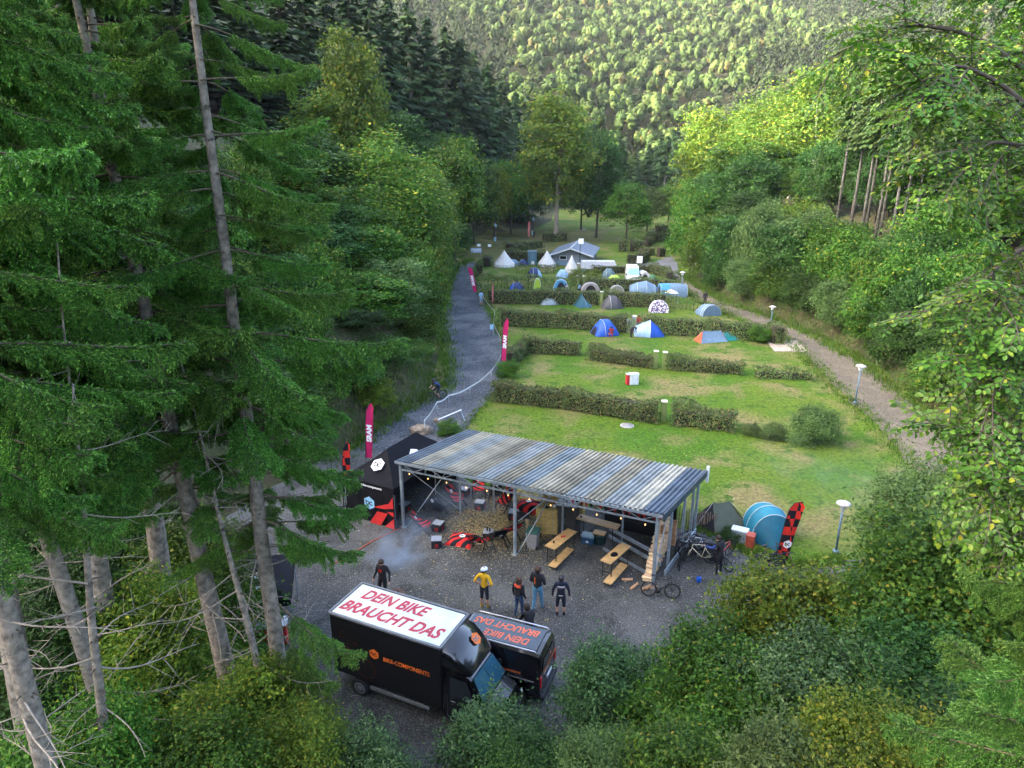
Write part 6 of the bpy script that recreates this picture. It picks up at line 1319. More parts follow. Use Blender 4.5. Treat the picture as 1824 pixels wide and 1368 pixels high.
def pole_sign(label, px, py, ty, board, w=.6, h=.8, name='sign_post'):
    p = G(px, py); z = float(hterr(p[0], p[1])); H_ = HGT(p, px, ty) - z; t = thing(name, label, 'sign post', (p[0], p[1], z)); b = MB(); b.tube([(0, 0, 0), (0, 0, H_)], .06, 6); b.build('post', DARKSTEEL, t); b = MB(); b.rbox((.1, -.09, H_ - h * .6), (w, .05, h), .01); b.build('board', board, t)
pole_sign('tall dark pole with a white sign in front of the hut', 1032, 489, 424, WHITE, .8, .8); pole_sign('white sign on a dark post beside the lane', 1137, 483, 455, WHITE, .9, 1.1)
def util_pole(label, px, py, ty):
    p = Gt(px, py); H_ = HGT(p, px, ty) - p[2]; t = thing('utility_pole', label, 'utility pole', tuple(p)); b = MB(); b.tube([(0, 0, 0), (0, 0, H_)], .13, 6); b.build('post', pm('dark_pole', (.04, .045, .045), .8), t); b = MB(); b.rbox((.15, -.15, H_ * .55), (.5, .3, .7), .03); b.build('box', pm('pole_box', (.25, .4, .5), .5), t); b = MB(); b.rbox((.0, -.2, .7), (.5, .3, .9), .03); b.build('cabinet', pm('pole_cabinet', (.25, .42, .5), .5), t)
util_pole('dark utility pole on the grassy slope left of the tall tree', 949, 420, 365); util_pole('dark utility pole on the slope by the information board', 882, 432, 375)
p = Gt(848, 455); t = thing('information_board', 'low wide blue and white board beside the gravel road', 'board', tuple(p), 0); b = MB(); b.rbox((0, 0, .9), (2.0, .06, .85), .02); b.build('panel', pm('blue_white_board', (.32, .42, .60), .5), t)
b = MB(); b.rbox((0, -.04, .95), (1.7, .02, .5), .005); b.build('print', pm('white_board_print', (.55, .6, .68), .5), t)
for s in (-1, 1): b = MB(); b.bar((s * .9, 0, 0), (s * .9, 0, .9), .06); b.build('leg', STEEL, t)
for px, py, lab in ((853, 443, 'small white number sign nearer the road on the grassy slope'), (872, 443, 'small white number sign nearer the pole on the grassy slope')):
    p = Gt(px, py); t = thing('number_sign', lab, 'sign', tuple(p)); b = MB(); b.rbox((0, 0, .6), (.7, .04, .5), .01); b.build('board', WHITE, t); b = MB(); b.bar((0, .03, 0), (0, .03, .5), .05); b.build('post', STEEL, t)
for px, py, lab in ((948, 471, 'left grey-blue toilet cabin behind the bell tents'),):
    p = G(px, py); t = thing('toilet_cabin', 'dark blue-green cabin behind the bell tents', 'cabin', (p[0], p[1], 0), 0); b = MB(); b.rbox((0, 0, 1.1), (1.5, 1.1, 2.2), .03); b.build('body', pm('cabin_teal', (.05, .11, .14), .5), t); b = MB(); b.rbox((0, -.56, 1.05), (.7, .03, 1.9), .01); dd = b.build('door', pm('cabin_door', (.07, .14, .18), .5), t); b = MB(); b.rbox((0, 0, 2.24), (1.6, 1.2, .1), .03); b.build('roof', pm('cabin_roof', (.1, .16, .2), .5), t)
person('tiny dark figure walking on the far paved road by the tall tree', tuple(Gt(951, 424)), 150, 1.8, dict(top=DK, sleeve=DK, fore=DK, leg=DK, shin=DK, shoe=SHOE))
# ================================================================ VEGETATION
TRUNK = pm('grey_bark', (.095, .082, .064), .95, .35, 7, 1.0, 26, col2=(.27, .235, .185), detail=9); TRUNKG = pm('pale_grey_bark', (.085, .082, .075), .95, .35, 3, .8, 10); TRUNKD = pm('dark_bark', (.06, .05, .04), .95, .3, 4, 1.0, 10); BIRCHB = pm('birch_bark', (.16, .15, .14), .9, .3, 2.5, .5, 10, col2=(.55, .53, .50)); DEADW = pm('dead_twig', (.24, .21, .17), .95, .25, 8, .5, 20)
BOUGHW = pm('bough_bark', (.10, .080, .052), .95, .35, 6, .8, 14); TWIGW = pm('green_twig', (.030, .036, .014), .9, .3, 8)
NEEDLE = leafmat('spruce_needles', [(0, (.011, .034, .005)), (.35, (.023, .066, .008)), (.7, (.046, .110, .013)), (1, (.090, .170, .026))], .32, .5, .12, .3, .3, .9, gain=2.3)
NEEDLEY = leafmat('young_spruce_needles', [(0, (.024, .070, .010)), (.5, (.045, .11, .016)), (1, (.10, .19, .035))], .3, .5, .1, .3, .2, .9)
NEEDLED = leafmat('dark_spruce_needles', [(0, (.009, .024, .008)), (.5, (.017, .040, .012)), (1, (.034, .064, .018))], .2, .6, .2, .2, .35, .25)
LEAF_NY = leafmat('lit_spruce_needles', [(0, (.020, .042, .012)), (.5, (.036, .066, .016)), (1, (.065, .10, .024))], .2, .6, .15, .2, .3, .25)
LEAF_G = leafmat('green_leaves', [(0, (.018, .052, .006)), (.4, (.034, .092, .009)), (.8, (.060, .135, .013)), (.96, (.10, .165, .02)), (1, (.24, .20, .02))], .38, .5, .2, .22, .35, .35)
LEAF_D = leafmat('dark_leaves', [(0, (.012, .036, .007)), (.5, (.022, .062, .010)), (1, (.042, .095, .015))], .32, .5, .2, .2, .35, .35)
LEAF_Y = leafmat('yellowing_leaves', [(0, (.036, .075, .007)), (.4, (.070, .125, .010)), (.85, (.11, .16, .014)), (1, (.24, .22, .02))], .4, .5, .18, .22, .35, .4)
LEAF_W = leafmat('willow_leaves', [(0, (.034, .066, .018)), (.5, (.058, .100, .026)), (1, (.10, .15, .045))], .35, .55, .2, .2, .3, .35)
LEAF_B = leafmat('birch_leaves', [(0, (.034, .075, .010)), (.5, (.058, .112, .013)), (.9, (.095, .148, .018)), (1, (.25, .22, .02))], .4, .55, .2, .2, .3, .3)
LEAF_S = leafmat('glossy_shrub_leaves', [(0, (.012, .040, .010)), (.4, (.026, .074, .015)), (.8, (.050, .112, .028)), (1, (.10, .165, .055))], .3, .45, .15, .35, .35, .8)

def crown_mb(seed, lobes, nclu, nleaf, leaf, csize, flat=.55, droop=0.0, up=.5, asp=.62, low=-.35, spike=0.0):
    """leaf-sized faces in clumps spread over the outside of several lobes."""
    r = np.random.default_rng(seed); lob = np.array([(*c, *q) for c, q in lobes], float); w = (lob[:, 3] * lob[:, 4] * lob[:, 5]) ** .67; w /= w.sum(); C = []
    while len(C) < nclu:
        i = r.choice(len(lob), p=w); d = unit(r.normal(0, 1, 3)); 
        if d[2] < low and r.uniform() < .85: continue
        k = r.uniform(.55, 1.0) ** .6; p = lob[i, :3] + d * lob[i, 3:6] * k * (1 + .10 * math.sin(5 * d[0] + 3 * d[2] + seed) + .08 * math.sin(7 * d[1]))
        if any(np.linalg.norm((p - lob[j, :3]) / lob[j, 3:6]) < .62 for j in range(len(lob)) if j != i): continue
        C.append((*p, *d))
    C = np.array(C); ct = lob[:, :3].mean(0)
    idx = np.repeat(np.arange(nclu), nleaf); n = len(idx); o = r.normal(0, 1, (n, 3)) * csize * r.uniform(.6, 1.3, nclu)[idx][:, None]; out = C[idx, 3:6]
    o = o * [1, 1, flat] + out * (r.normal(.1, .5, n)[:, None] * csize * (1 + spike * (r.uniform(0, 1, nclu)[idx] > .6) * 1.0)[:, None]); o[:, 2] -= droop * np.abs(r.normal(0, 1, n)) * csize
    P = C[idx, :3] + o; N = out * .7 + np.array([0, 0, up]) + r.normal(0, .55, (n, 3))
    v, f = leafquads(P, N, leaf * r.uniform(.65, 1.35, n), asp, r); b = MB(); b.add(v, f); return b, C
def limbs_mb(seed, h, r0, C, k=10, base=.25, n=7):
    r = np.random.default_rng(seed); b = MB(); top = np.array([r.uniform(-.02, .02) * h, r.uniform(-.02, .02) * h, h * .86])
    pts = [np.array([0, 0, -.6])] + [np.array([0, 0, 0]) + top * t + np.array([math.sin(t * 5 + seed), math.cos(t * 4 + seed), 0]) * .012 * h * t for t in np.linspace(.03, 1, 7)]
    b.tube(pts, np.linspace(r0 * 1.15, r0 * .16, 8), n)
    for i in r.choice(len(C), min(k, len(C)), replace=False):
        e = C[i, :3]; z = max(base * h, min(h * .75, e[2] - np.linalg.norm(e[:2]) * .7)); s = np.array([top[0] * z / (h * .86), top[1] * z / (h * .86), z]); m = (s + e) / 2 + np.array([0, 0, -.03 * h]); b.tube([s, m, e], [r0 * .35, r0 * .2, r0 * .06], 5)
    return b
def sphere_lobes(seed, h, w, zb, n):
    r = np.random.default_rng(seed); L = [((0, 0, (h + zb) / 2), (w * .36, w * .36, (h - zb) * .46))]
    for i in range(n):
        a = i * 2.4 + r.uniform(-.4, .4); z = zb + (h - zb) * (.18 + .68 * (i + .5) / n); q = w * .5 * (1 - ((z - zb) / (h - zb) - .35) ** 2 * 1.1) * .6; s = w * r.uniform(.17, .25); L.append(((q * math.cos(a), q * math.sin(a), z), (s, s, s * r.uniform(.8, 1.1))))
    return L
TEMPL = {}
def make_template(kind, h, w, zb, nl, nclu, nleaf, leaf, csize, seed, mat, bark, r0, **kw):
    b, C = crown_mb(seed, sphere_lobes(seed, h, w, zb, nl), nclu, nleaf, leaf, csize, **kw); TEMPL[kind] = (b.mesh('crown', mat), limbs_mb(seed, h, r0, C, 14 if h > 6 else 8, .22).mesh('trunk', bark), h, w)
make_template('round_a', 14, 10, 2.2, 9, 230, 46, .38, .62, 1, LEAF_G, TRUNKD, .22); make_template('round_b', 15, 9, 2.5, 11, 230, 46, .38, .6, 2, LEAF_G, TRUNKD, .22); make_template('round_c', 13, 11, 1.6, 10, 240, 46, .36, .62, 3, LEAF_G, TRUNKD, .2)
make_template('tall_a', 22, 10, 3.6, 13, 300, 50, .46, .72, 4, LEAF_G, TRUNK, .36, droop=.1); make_template('birch_a', 18, 8, 3.0, 12, 260, 46, .30, .6, 5, LEAF_B, BIRCHB, .17, flat=.9, droop=.6, up=.2); make_template('birch_b', 17, 7, 4.0, 11, 230, 46, .30, .58, 6, LEAF_B, BIRCHB, .15, flat=.9, droop=.6, up=.2)
make_template('shrub_a', 4.2, 4.6, .1, 8, 200, 60, .17, .30, 7, LEAF_G, TRUNKD, .07, low=-.6); make_template('shrub_b', 4.0, 4.2, .1, 9, 200, 60, .16, .30, 8, LEAF_W, TRUNKD, .06, low=-.6, flat=.8); make_template('shrub_c', 3.6, 5.0, .0, 9, 210, 60, .17, .30, 9, LEAF_G, TRUNKD, .06, low=-.6)
def spruce_mb(seed, h, w, zb, step=.6, per=8, leaf=.95, nq=13):
    r = np.random.default_rng(seed); P, N, T = [], [], []
    z = zb
    while z < h * .99:
        u = (z - zb) / (h - zb); R_ = w / 2 * (1 - u) ** .82 * r.uniform(.8, 1.1) + .12
        for k in range(max(4, int(per * (1 - .4 * u)))):
            a = r.uniform(0, 6.28); d = np.array([math.cos(a), math.sin(a), 0]); L = R_ * r.uniform(.7, 1.12)
            for q in range(nq):
                t = (q + r.uniform(0, 1)) / nq; t = t ** .75; side = np.array([-d[1], d[0], 0]) * r.normal(0, .16) * L * (1.1 - t * .6)
                P.append(d * L * t + side + np.array([0, 0, z - .30 * L * t ** 1.3 + .06 * L * t ** 4 - abs(r.normal(0, .10)) * (1 + L * .1)])); T.append(d * .75 + side * .5 / (L + .1) + np.array([0, 0, -.55 - r.uniform(0, .5)])); N.append(d * .6 + np.array([0, 0, .8]) + r.normal(0, .35, 3))
        z += step * (1 - .45 * u)
    P, N, T = np.array(P), np.array(N), np.array(T); T /= np.linalg.norm(T, axis=1)[:, None]; B = np.cross(N, T); B /= np.linalg.norm(B, axis=1)[:, None] + 1e-9; s = (leaf * r.uniform(.6, 1.3, len(P)) * (.55 + .45 * (1 - P[:, 2] / h)))[:, None] / 2
    V = np.stack([P - T * s, P + B * s * .36, P + T * s, P - B * s * .36], 1).reshape(-1, 3); b = MB(); b.add(V, np.arange(len(P) * 4).reshape(-1, 4))
    tk = MB(); tk.tube([(0, 0, -.8), (0, 0, h * .3), (0, 0, h * .97)], [h * .0105, h * .008, .03] if zb < 12 else [h * .0078, h * .0062, .03], 7)
    for k in range(22): a = r.uniform(0, 6.28); zz = r.uniform(.08, 1) * max(zb, .2 * h); L = r.uniform(.5, 1.6); tk.tube([(0, 0, zz), (L * math.cos(a), L * math.sin(a), zz - .15 * L)], [.035, .01], 3, 0, False)
    return b, tk
for kd, sd, h, w, zb in (('spruce_a', 21, 24, 6.0, 2.0), ('spruce_b', 22, 25, 5.2, 4.5), ('spruce_c', 23, 24, 4.6, 13.0), ('spruce_d', 24, 24, 5.6, 1.0)):
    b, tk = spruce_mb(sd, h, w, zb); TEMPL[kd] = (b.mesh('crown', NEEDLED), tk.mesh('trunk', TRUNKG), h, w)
def plant(kind, label, x, y, h, w=None, mat=None, group=None, name=None, cat='tree', z=None, rz=None):
    cm, tmn, h0, w0 = TEMPL[kind]; z = float(hterr(x, y)) if z is None else z; s = h / h0; sw = (w / w0) if w else s
    t = thing(name or ('spruce_tree' if kind.startswith('spruce') else 'shrub' if kind.startswith('shrub') or kind.startswith('bush') else 'birch_tree' if kind.startswith('birch') else 'broadleaf_tree'), label, cat, (x, y, z), random.uniform(0, 6.28) if rz is None else rz, group, (sw, sw, s))
    c = put('crown', cm, t, kind='stuff'); put('trunk', tmn, t)
    if mat is not None: c.material_slots[0].link = 'OBJECT'; c.material_slots[0].material = mat
    return t
def place(px, Y):
    z = 0.0
    for _ in range(6):
        zc = Y * math.cos(PITCH) - (z - CAM_H) * math.sin(PITCH); x = (px - 912) / FOC * zc; z = float(hterr(x, Y))
    return x, z
ORD = ['first', 'second', 'third', 'fourth', 'fifth', 'sixth', 'seventh', 'eighth', 'ninth', 'tenth', 'eleventh', 'twelfth', 'thirteenth', 'fourteenth', 'fifteenth', 'sixteenth', 'seventeenth', 'eighteenth', 'nineteenth', 'twentieth', 'twenty-first', 'twenty-second', 'twenty-third', 'twenty-fourth', 'twenty-fifth', 'twenty-sixth', 'twenty-seventh', 'twenty-eighth', 'twenty-ninth', 'thirtieth', 'thirty-first', 'thirty-second', 'thirty-third', 'thirty-fourth', 'thirty-fifth', 'thirty-sixth']
def stand(rows, phrase, group, cat='tree'):            # rows: (kind, px, Y, top py, width px or None, material); labelled in order from the left
    for i, (kind, px, Y, ty, wp, mat) in enumerate(sorted(rows, key=lambda q: q[1])):
        x, z = place(px, Y); h = HGT((x, Y, z), px, ty) - z; zc = Y * math.cos(PITCH) - (z - CAM_H) * math.sin(PITCH); wd = wp * zc / FOC if wp else None
        plant(kind, '%s %s' % (ORD[i], phrase), x, Y, max(h, .8), wd, mat, group, cat=cat)
# left bank above the gravel road
stand([('birch_a', 690, 76, 235, 190, LEAF_B), ('round_a', 610, 66, 330, 170, LEAF_G), ('round_b', 650, 92, 60, 120, LEAF_B), ('round_c', 575, 58, 400, 170, LEAF_D), ('birch_b', 735, 92, 290, 150, LEAF_W), ('round_b', 810, 112, 248, 120, LEAF_G), ('round_c', 760, 104, 330, 120, LEAF_Y), ('round_a', 545, 74, 230, 200, LEAF_D), ('round_b', 480, 62, 260, 200, LEAF_G), ('round_c', 640, 55, 480, 130, LEAF_G), ('birch_b', 600, 92, 160, 150, LEAF_B), ('round_a', 700, 120, 200, 150, LEAF_D), ('round_b', 845, 140, 285, 90, LEAF_D), ('round_c', 880, 155, 300, 70, LEAF_Y), ('round_a', 910, 165, 285, 80, LEAF_G), ('round_b', 780, 132, 240, 110, LEAF_D), ('round_a', 400, 52, 420, 200, LEAF_G), ('round_c', 300, 48, 380, 220, LEAF_D), ('round_b', 180, 46, 330, 230, LEAF_G), ('round_a', 60, 44, 360, 230, LEAF_D), ('round_c', 940, 178, 300, 80, LEAF_D), ('round_c', 742, 63, 430, 110, LEAF_G), ('round_a', 712, 57, 460, 120, LEAF_W), ('round_b', 758, 79, 380, 95, LEAF_G), ('round_c', 774, 96, 340, 85, LEAF_B), ('round_b', 672, 53, 490, 130, LEAF_G), ('round_a', 665, 62, 400, 140, LEAF_G), ('birch_a', 758, 86, 290, 120, LEAF_B)],
      'broadleaf tree from the left on the wooded bank beside the gravel road', 'broadleaf trees on the left bank')
stand([('shrub_a', 723, 51, 610, 90, LEAF_G), ('shrub_c', 678, 47, 610, 110, LEAF_D), ('shrub_a', 746, 58, 545, 80, LEAF_G), ('shrub_b', 753, 66, 490, 80, LEAF_W), ('shrub_c', 760, 76, 455, 75, LEAF_Y), ('shrub_b', 768, 86, 430, 65, LEAF_W), ('shrub_a', 775, 96, 420, 60, LEAF_G), ('shrub_c', 628, 44, 640, 120, LEAF_G), ('shrub_a', 590, 42, 620, 140, LEAF_D), ('shrub_b', 693, 56, 520, 110, LEAF_W), ('shrub_a', 638, 50, 550, 120, LEAF_D), ('shrub_c', 708, 64, 440, 100, LEAF_G), ('shrub_b', 783, 108, 415, 50, LEAF_G), ('shrub_c', 530, 38, 690, 130, LEAF_G), ('shrub_a', 480, 36, 650, 160, LEAF_D), ('shrub_b', 813, 128, 400, 60, LEAF_D), ('shrub_c', 668, 43.5, 680, 70, LEAF_Y)],
      'shrub from the left along the gravel road edge', 'shrubs along the gravel road', 'shrub')
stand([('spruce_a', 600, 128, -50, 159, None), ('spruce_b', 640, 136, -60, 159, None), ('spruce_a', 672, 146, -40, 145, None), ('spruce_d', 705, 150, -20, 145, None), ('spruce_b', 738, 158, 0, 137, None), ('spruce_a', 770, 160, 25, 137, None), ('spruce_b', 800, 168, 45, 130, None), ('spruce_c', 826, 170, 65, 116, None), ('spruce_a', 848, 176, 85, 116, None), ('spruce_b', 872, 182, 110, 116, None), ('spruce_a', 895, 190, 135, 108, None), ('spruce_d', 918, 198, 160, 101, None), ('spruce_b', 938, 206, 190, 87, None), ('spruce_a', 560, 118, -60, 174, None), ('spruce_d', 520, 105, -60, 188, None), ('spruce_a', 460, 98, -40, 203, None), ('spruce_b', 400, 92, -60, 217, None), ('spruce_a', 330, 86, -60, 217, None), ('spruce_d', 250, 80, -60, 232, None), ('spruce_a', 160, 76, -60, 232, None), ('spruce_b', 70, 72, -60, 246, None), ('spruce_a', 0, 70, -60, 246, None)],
      'dark spruce from the left in the tall stand on the left slope', 'tall spruces on the left slope')
rows = []
for j, py in enumerate((400, 490, 580, 660)):
    for k, px in enumerate(range(30 + 35 * (j % 2), 640 - 20 * j, 68)):
        p = Gt(px, py)
        if p[1] < 130: rows.append((px + .1 * j, p, (('round_c', LEAF_G), ('round_a', LEAF_D), ('shrub_c', LEAF_G), ('round_b', LEAF_B))[(j + k) % 4]))
for i, (px, p, (kd, m)) in enumerate(sorted(rows, key=lambda q: q[0])):
    zc = p[1] * math.cos(PITCH) - (p[2] - CAM_H) * math.sin(PITCH); plant(kd, '%s small tree from the left in the understorey behind the near spruces' % ORD[i], p[0], p[1], 120 * zc / FOC, 110 * zc / FOC, m, 'understorey trees on the left slope')
# middle of the valley
stand([('tall_a', 990, 152, 158, 125, LEAF_B), ('round_b', 1062, 160, 235, 95, LEAF_D), ('round_a', 1115, 150, 325, 85, LEAF_G), ('round_c', 1152, 175, 335, 70, LEAF_W), ('round_a', 1035, 180, 290, 80, LEAF_D), ('round_c', 1190, 200, 330, 60, LEAF_G)], 'tree from the left in the group behind the hut', 'valley trees behind the hut')
stand([('spruce_a', 1078, 232, 262, 60, None), ('spruce_b', 1104, 240, 248, 60, None), ('spruce_a', 1128, 236, 265, 60, None), ('spruce_d', 1150, 238, 255, 55, None), ('spruce_b', 1170, 245, 232, 55, None), ('spruce_a', 1192, 240, 228, 55, None), ('spruce_c', 1180, 228, 240, 50, None), ('spruce_b', 1050, 225, 240, 60, None), ('spruce_a', 1215, 250, 240, 55, None)], 'conifer from the left in the row across the valley end', 'conifers at the valley end')
# right side
stand([('round_a', 1262, 172, 190, 130, LEAF_Y), ('round_b', 1305, 150, 240, 120, LEAF_G), ('round_c', 1235, 138, 320, 90, LEAF_G), ('birch_a', 1350, 150, 165, 120, LEAF_B), ('birch_a', 1405, 142, 140, 130, LEAF_B), ('birch_b', 1440, 128, 115, 130, LEAF_B), ('round_b', 1480, 150, 95, 150, LEAF_Y), ('birch_b', 1540, 140, 75, 140, LEAF_B), ('round_a', 1285, 122, 305, 120, LEAF_D), ('round_c', 1330, 116, 275, 130, LEAF_D), ('round_b', 1375, 122, 255, 120, LEAF_G), ('round_a', 1600, 130, 85, 170, LEAF_Y), ('birch_a', 1660, 120, 65, 170, LEAF_B), ('round_b', 1720, 110, 85, 190, LEAF_Y), ('round_c', 1310, 190, 215, 110, LEAF_Y)],
      'broadleaf tree from the left on the right-hand slope', 'broadleaf trees on the right slope')
for i, (px, py, ty) in enumerate(((1489, 408, 95), (1513, 424, 110), (1532, 432, 92), (1541, 420, 105), (1556, 444, 98), (1566, 428, 115), (1582, 456, 100), (1600, 446, 92), (1618, 462, 110))):
    p = Gt(px, py); h = HGT(p, px + 22, ty) - p[2]; plant('spruce_c', '%s spruce with bare lower trunk from the left in the right-hand stand' % ORD[i], p[0], p[1], h, h * .24, LEAF_NY, 'bare-trunked spruces on the right slope')
for i, (px, py) in enumerate(((1465, 392), (1490, 396), (1512, 388), (1535, 398), (1558, 392), (1580, 400), (1604, 396), (1628, 404))):
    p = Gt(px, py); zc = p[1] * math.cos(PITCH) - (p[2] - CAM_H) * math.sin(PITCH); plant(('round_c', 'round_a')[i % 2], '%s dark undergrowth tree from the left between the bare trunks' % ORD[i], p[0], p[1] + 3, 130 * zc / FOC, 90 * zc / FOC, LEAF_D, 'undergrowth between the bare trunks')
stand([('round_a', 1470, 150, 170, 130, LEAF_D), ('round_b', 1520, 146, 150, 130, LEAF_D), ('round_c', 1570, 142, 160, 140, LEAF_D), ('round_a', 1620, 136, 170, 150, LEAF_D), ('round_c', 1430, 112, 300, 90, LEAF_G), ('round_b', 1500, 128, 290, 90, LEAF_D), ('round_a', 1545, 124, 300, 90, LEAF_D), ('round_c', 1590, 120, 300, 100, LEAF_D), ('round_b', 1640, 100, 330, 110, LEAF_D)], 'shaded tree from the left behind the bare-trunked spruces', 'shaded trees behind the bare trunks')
stand([('spruce_d', 1665, 82, 40, 190, NEEDLE), ('spruce_a', 1740, 76, 0, 210, NEEDLE), ('spruce_d', 1810, 66, -40, 230, NEEDLE), ('spruce_a', 1690, 98, 60, 150, None)], 'dense spruce from the left behind the beech branches', 'dense spruces on the right slope')
rows = []
for i, (px, py, wp, hp, k, m) in enumerate(((1236, 462, 90, 110, 'shrub_a', LEAF_G), (1262, 486, 90, 95, 'shrub_b', LEAF_G), (1300, 492, 100, 100, 'shrub_a', LEAF_D), (1345, 500, 90, 110, 'shrub_c', LEAF_W), (1395, 520, 110, 110, 'shrub_a', LEAF_D), (1370, 470, 110, 95, 'shrub_b', LEAF_W), (1425, 500, 120, 100, 'shrub_c', LEAF_W), (1455, 470, 120, 75, 'shrub_b', LEAF_W), (1480, 530, 120, 120, 'shrub_a', LEAF_G), (1530, 540, 110, 85, 'shrub_c', LEAF_G), (1500, 486, 120, 60, 'shrub_b', LEAF_Y), (1560, 500, 130, 62, 'shrub_a', LEAF_G), (1580, 580, 120, 120, 'shrub_c', LEAF_G), (1620, 540, 140, 120, 'shrub_a', LEAF_D), (1640, 620, 130, 130, 'shrub_b', LEAF_D), (1700, 600, 150, 140, 'shrub_c', LEAF_G), (1700, 680, 120, 110, 'shrub_a', LEAF_D), (1770, 640, 160, 150, 'shrub_b', LEAF_G), (1780, 740, 130, 120, 'shrub_c', LEAF_D), (1410, 450, 110, 80, 'shrub_a', LEAF_Y), (1320, 455, 100, 90, 'shrub_c', LEAF_D), (1610, 492, 120, 64, 'shrub_b', LEAF_G), (1660, 500, 140, 130, 'shrub_a', LEAF_G), (1285, 512, 70, 60, 'shrub_c', LEAF_D), (1325, 526, 75, 60, 'shrub_b', LEAF_W), (1375, 540, 80, 65, 'shrub_a', LEAF_G), (1430, 556, 85, 65, 'shrub_c', LEAF_D), (1490, 580, 95, 75, 'shrub_b', LEAF_W), (1545, 615, 100, 80, 'shrub_a', LEAF_G), (1605, 655, 110, 85, 'shrub_c', LEAF_D), (1670, 715, 110, 85, 'shrub_b', LEAF_G), (1560, 555, 100, 85, 'shrub_a', LEAF_Y))):
    p = Gt(px, py); zc = p[1] * math.cos(PITCH) - (p[2] - CAM_H) * math.sin(PITCH); rows.append((px, k, p, hp * zc / FOC * 1.05, wp * zc / FOC, m))
for i, (px, k, p, h, w, m) in enumerate(sorted(rows, key=lambda q: q[0])): plant(k, '%s shrub from the left on the bank above the dirt track' % ORD[i], p[0], p[1], h, w, m, 'shrubs on the right bank', cat='shrub')
for px, py, wp, hp, k, m, lab in ((1447, 788, 85, 65, 'shrub_b', LEAF_W, 'open grey-green shrub standing alone on the lawn'), (1338, 776, 30, 22, 'shrub_a', LEAF_W, 'small pale plant beside the leafy hedge'), (1378, 782, 45, 24, 'shrub_c', LEAF_W, 'low grey-green plant between the pale plant and the lone shrub'), (905, 672, 40, 30, 'shrub_a', LEAF_G, 'bright green shrub at the hedge end by the flag'), (800, 775, 42, 24, 'shrub_c', LEAF_G, 'bright green tuft between the boulder and the shelter roof'), (1300, 965, 40, 26, 'shrub_b', LEAF_D, 'small weed bush against the grey utility cabinet'), (1350, 610, 40, 30, 'shrub_a', LEAF_G, 'weedy shrub in front of the square hedge block'), (1040, 505, 60, 22, 'shrub_c', LEAF_Y, 'low yellowish bush behind the pillars')):
    p = G(px, py); zc = p[1] * math.cos(PITCH) + CAM_H * math.sin(PITCH); plant(k, lab, p[0], p[1], hp * zc / FOC, wp * zc / FOC, m, cat='shrub')

# ---------------------------------------------------------------- near shrubs seen from above
make_template('bush_a', 4.4, 3.6, .0, 12, 420, 62, .105, .20, 31, LEAF_S, TRUNKD, .06, low=-.5, spike=2.2); make_template('bush_b', 4.6, 4.2, .0, 13, 420, 62, .118, .22, 32, LEAF_G, TRUNKD, .06, low=-.5, spike=2.2); make_template('bush_c', 3.4, 4.0, .0, 12, 380, 62, .10, .20, 33, LEAF_S, TRUNKD, .05, low=-.5, flat=.8, spike=2.2)
def near_bush(kind, label, px, py, zc, h, w, mat, cat='shrub'):          # px, py: the middle of its top
    q = AT(px, py, zc); x, y = q[0], q[1]; gz = float(hterr(x, y)); h2 = max(q[2] - gz, 1.0); cm, tmn, h0, w0 = TEMPL[kind]; k = w / w0
    t = thing('shrub' if h2 < 5 else 'broadleaf_tree', label, cat, (x, y, gz), random.uniform(0, 6.28), 'bushes in front of the yard'); z = h2 - h0 * k; n = 0
    while True:                                          # leafy storeys one below the other down the stems
        c = put('crown' if n == 0 else 'lower_crown', cm, t, (random.uniform(-.3, .3) * n, random.uniform(-.3, .3) * n, z), n * 1.9, scale=k * (1 + .08 * n), kind='stuff')
        c.material_slots[0].link = 'OBJECT'; c.material_slots[0].material = mat
        if z < .6 or n > 3: break
        z -= h0 * k * .55; n += 1
    put('trunk', tmn, t, scale=(k, k, h2 / h0))
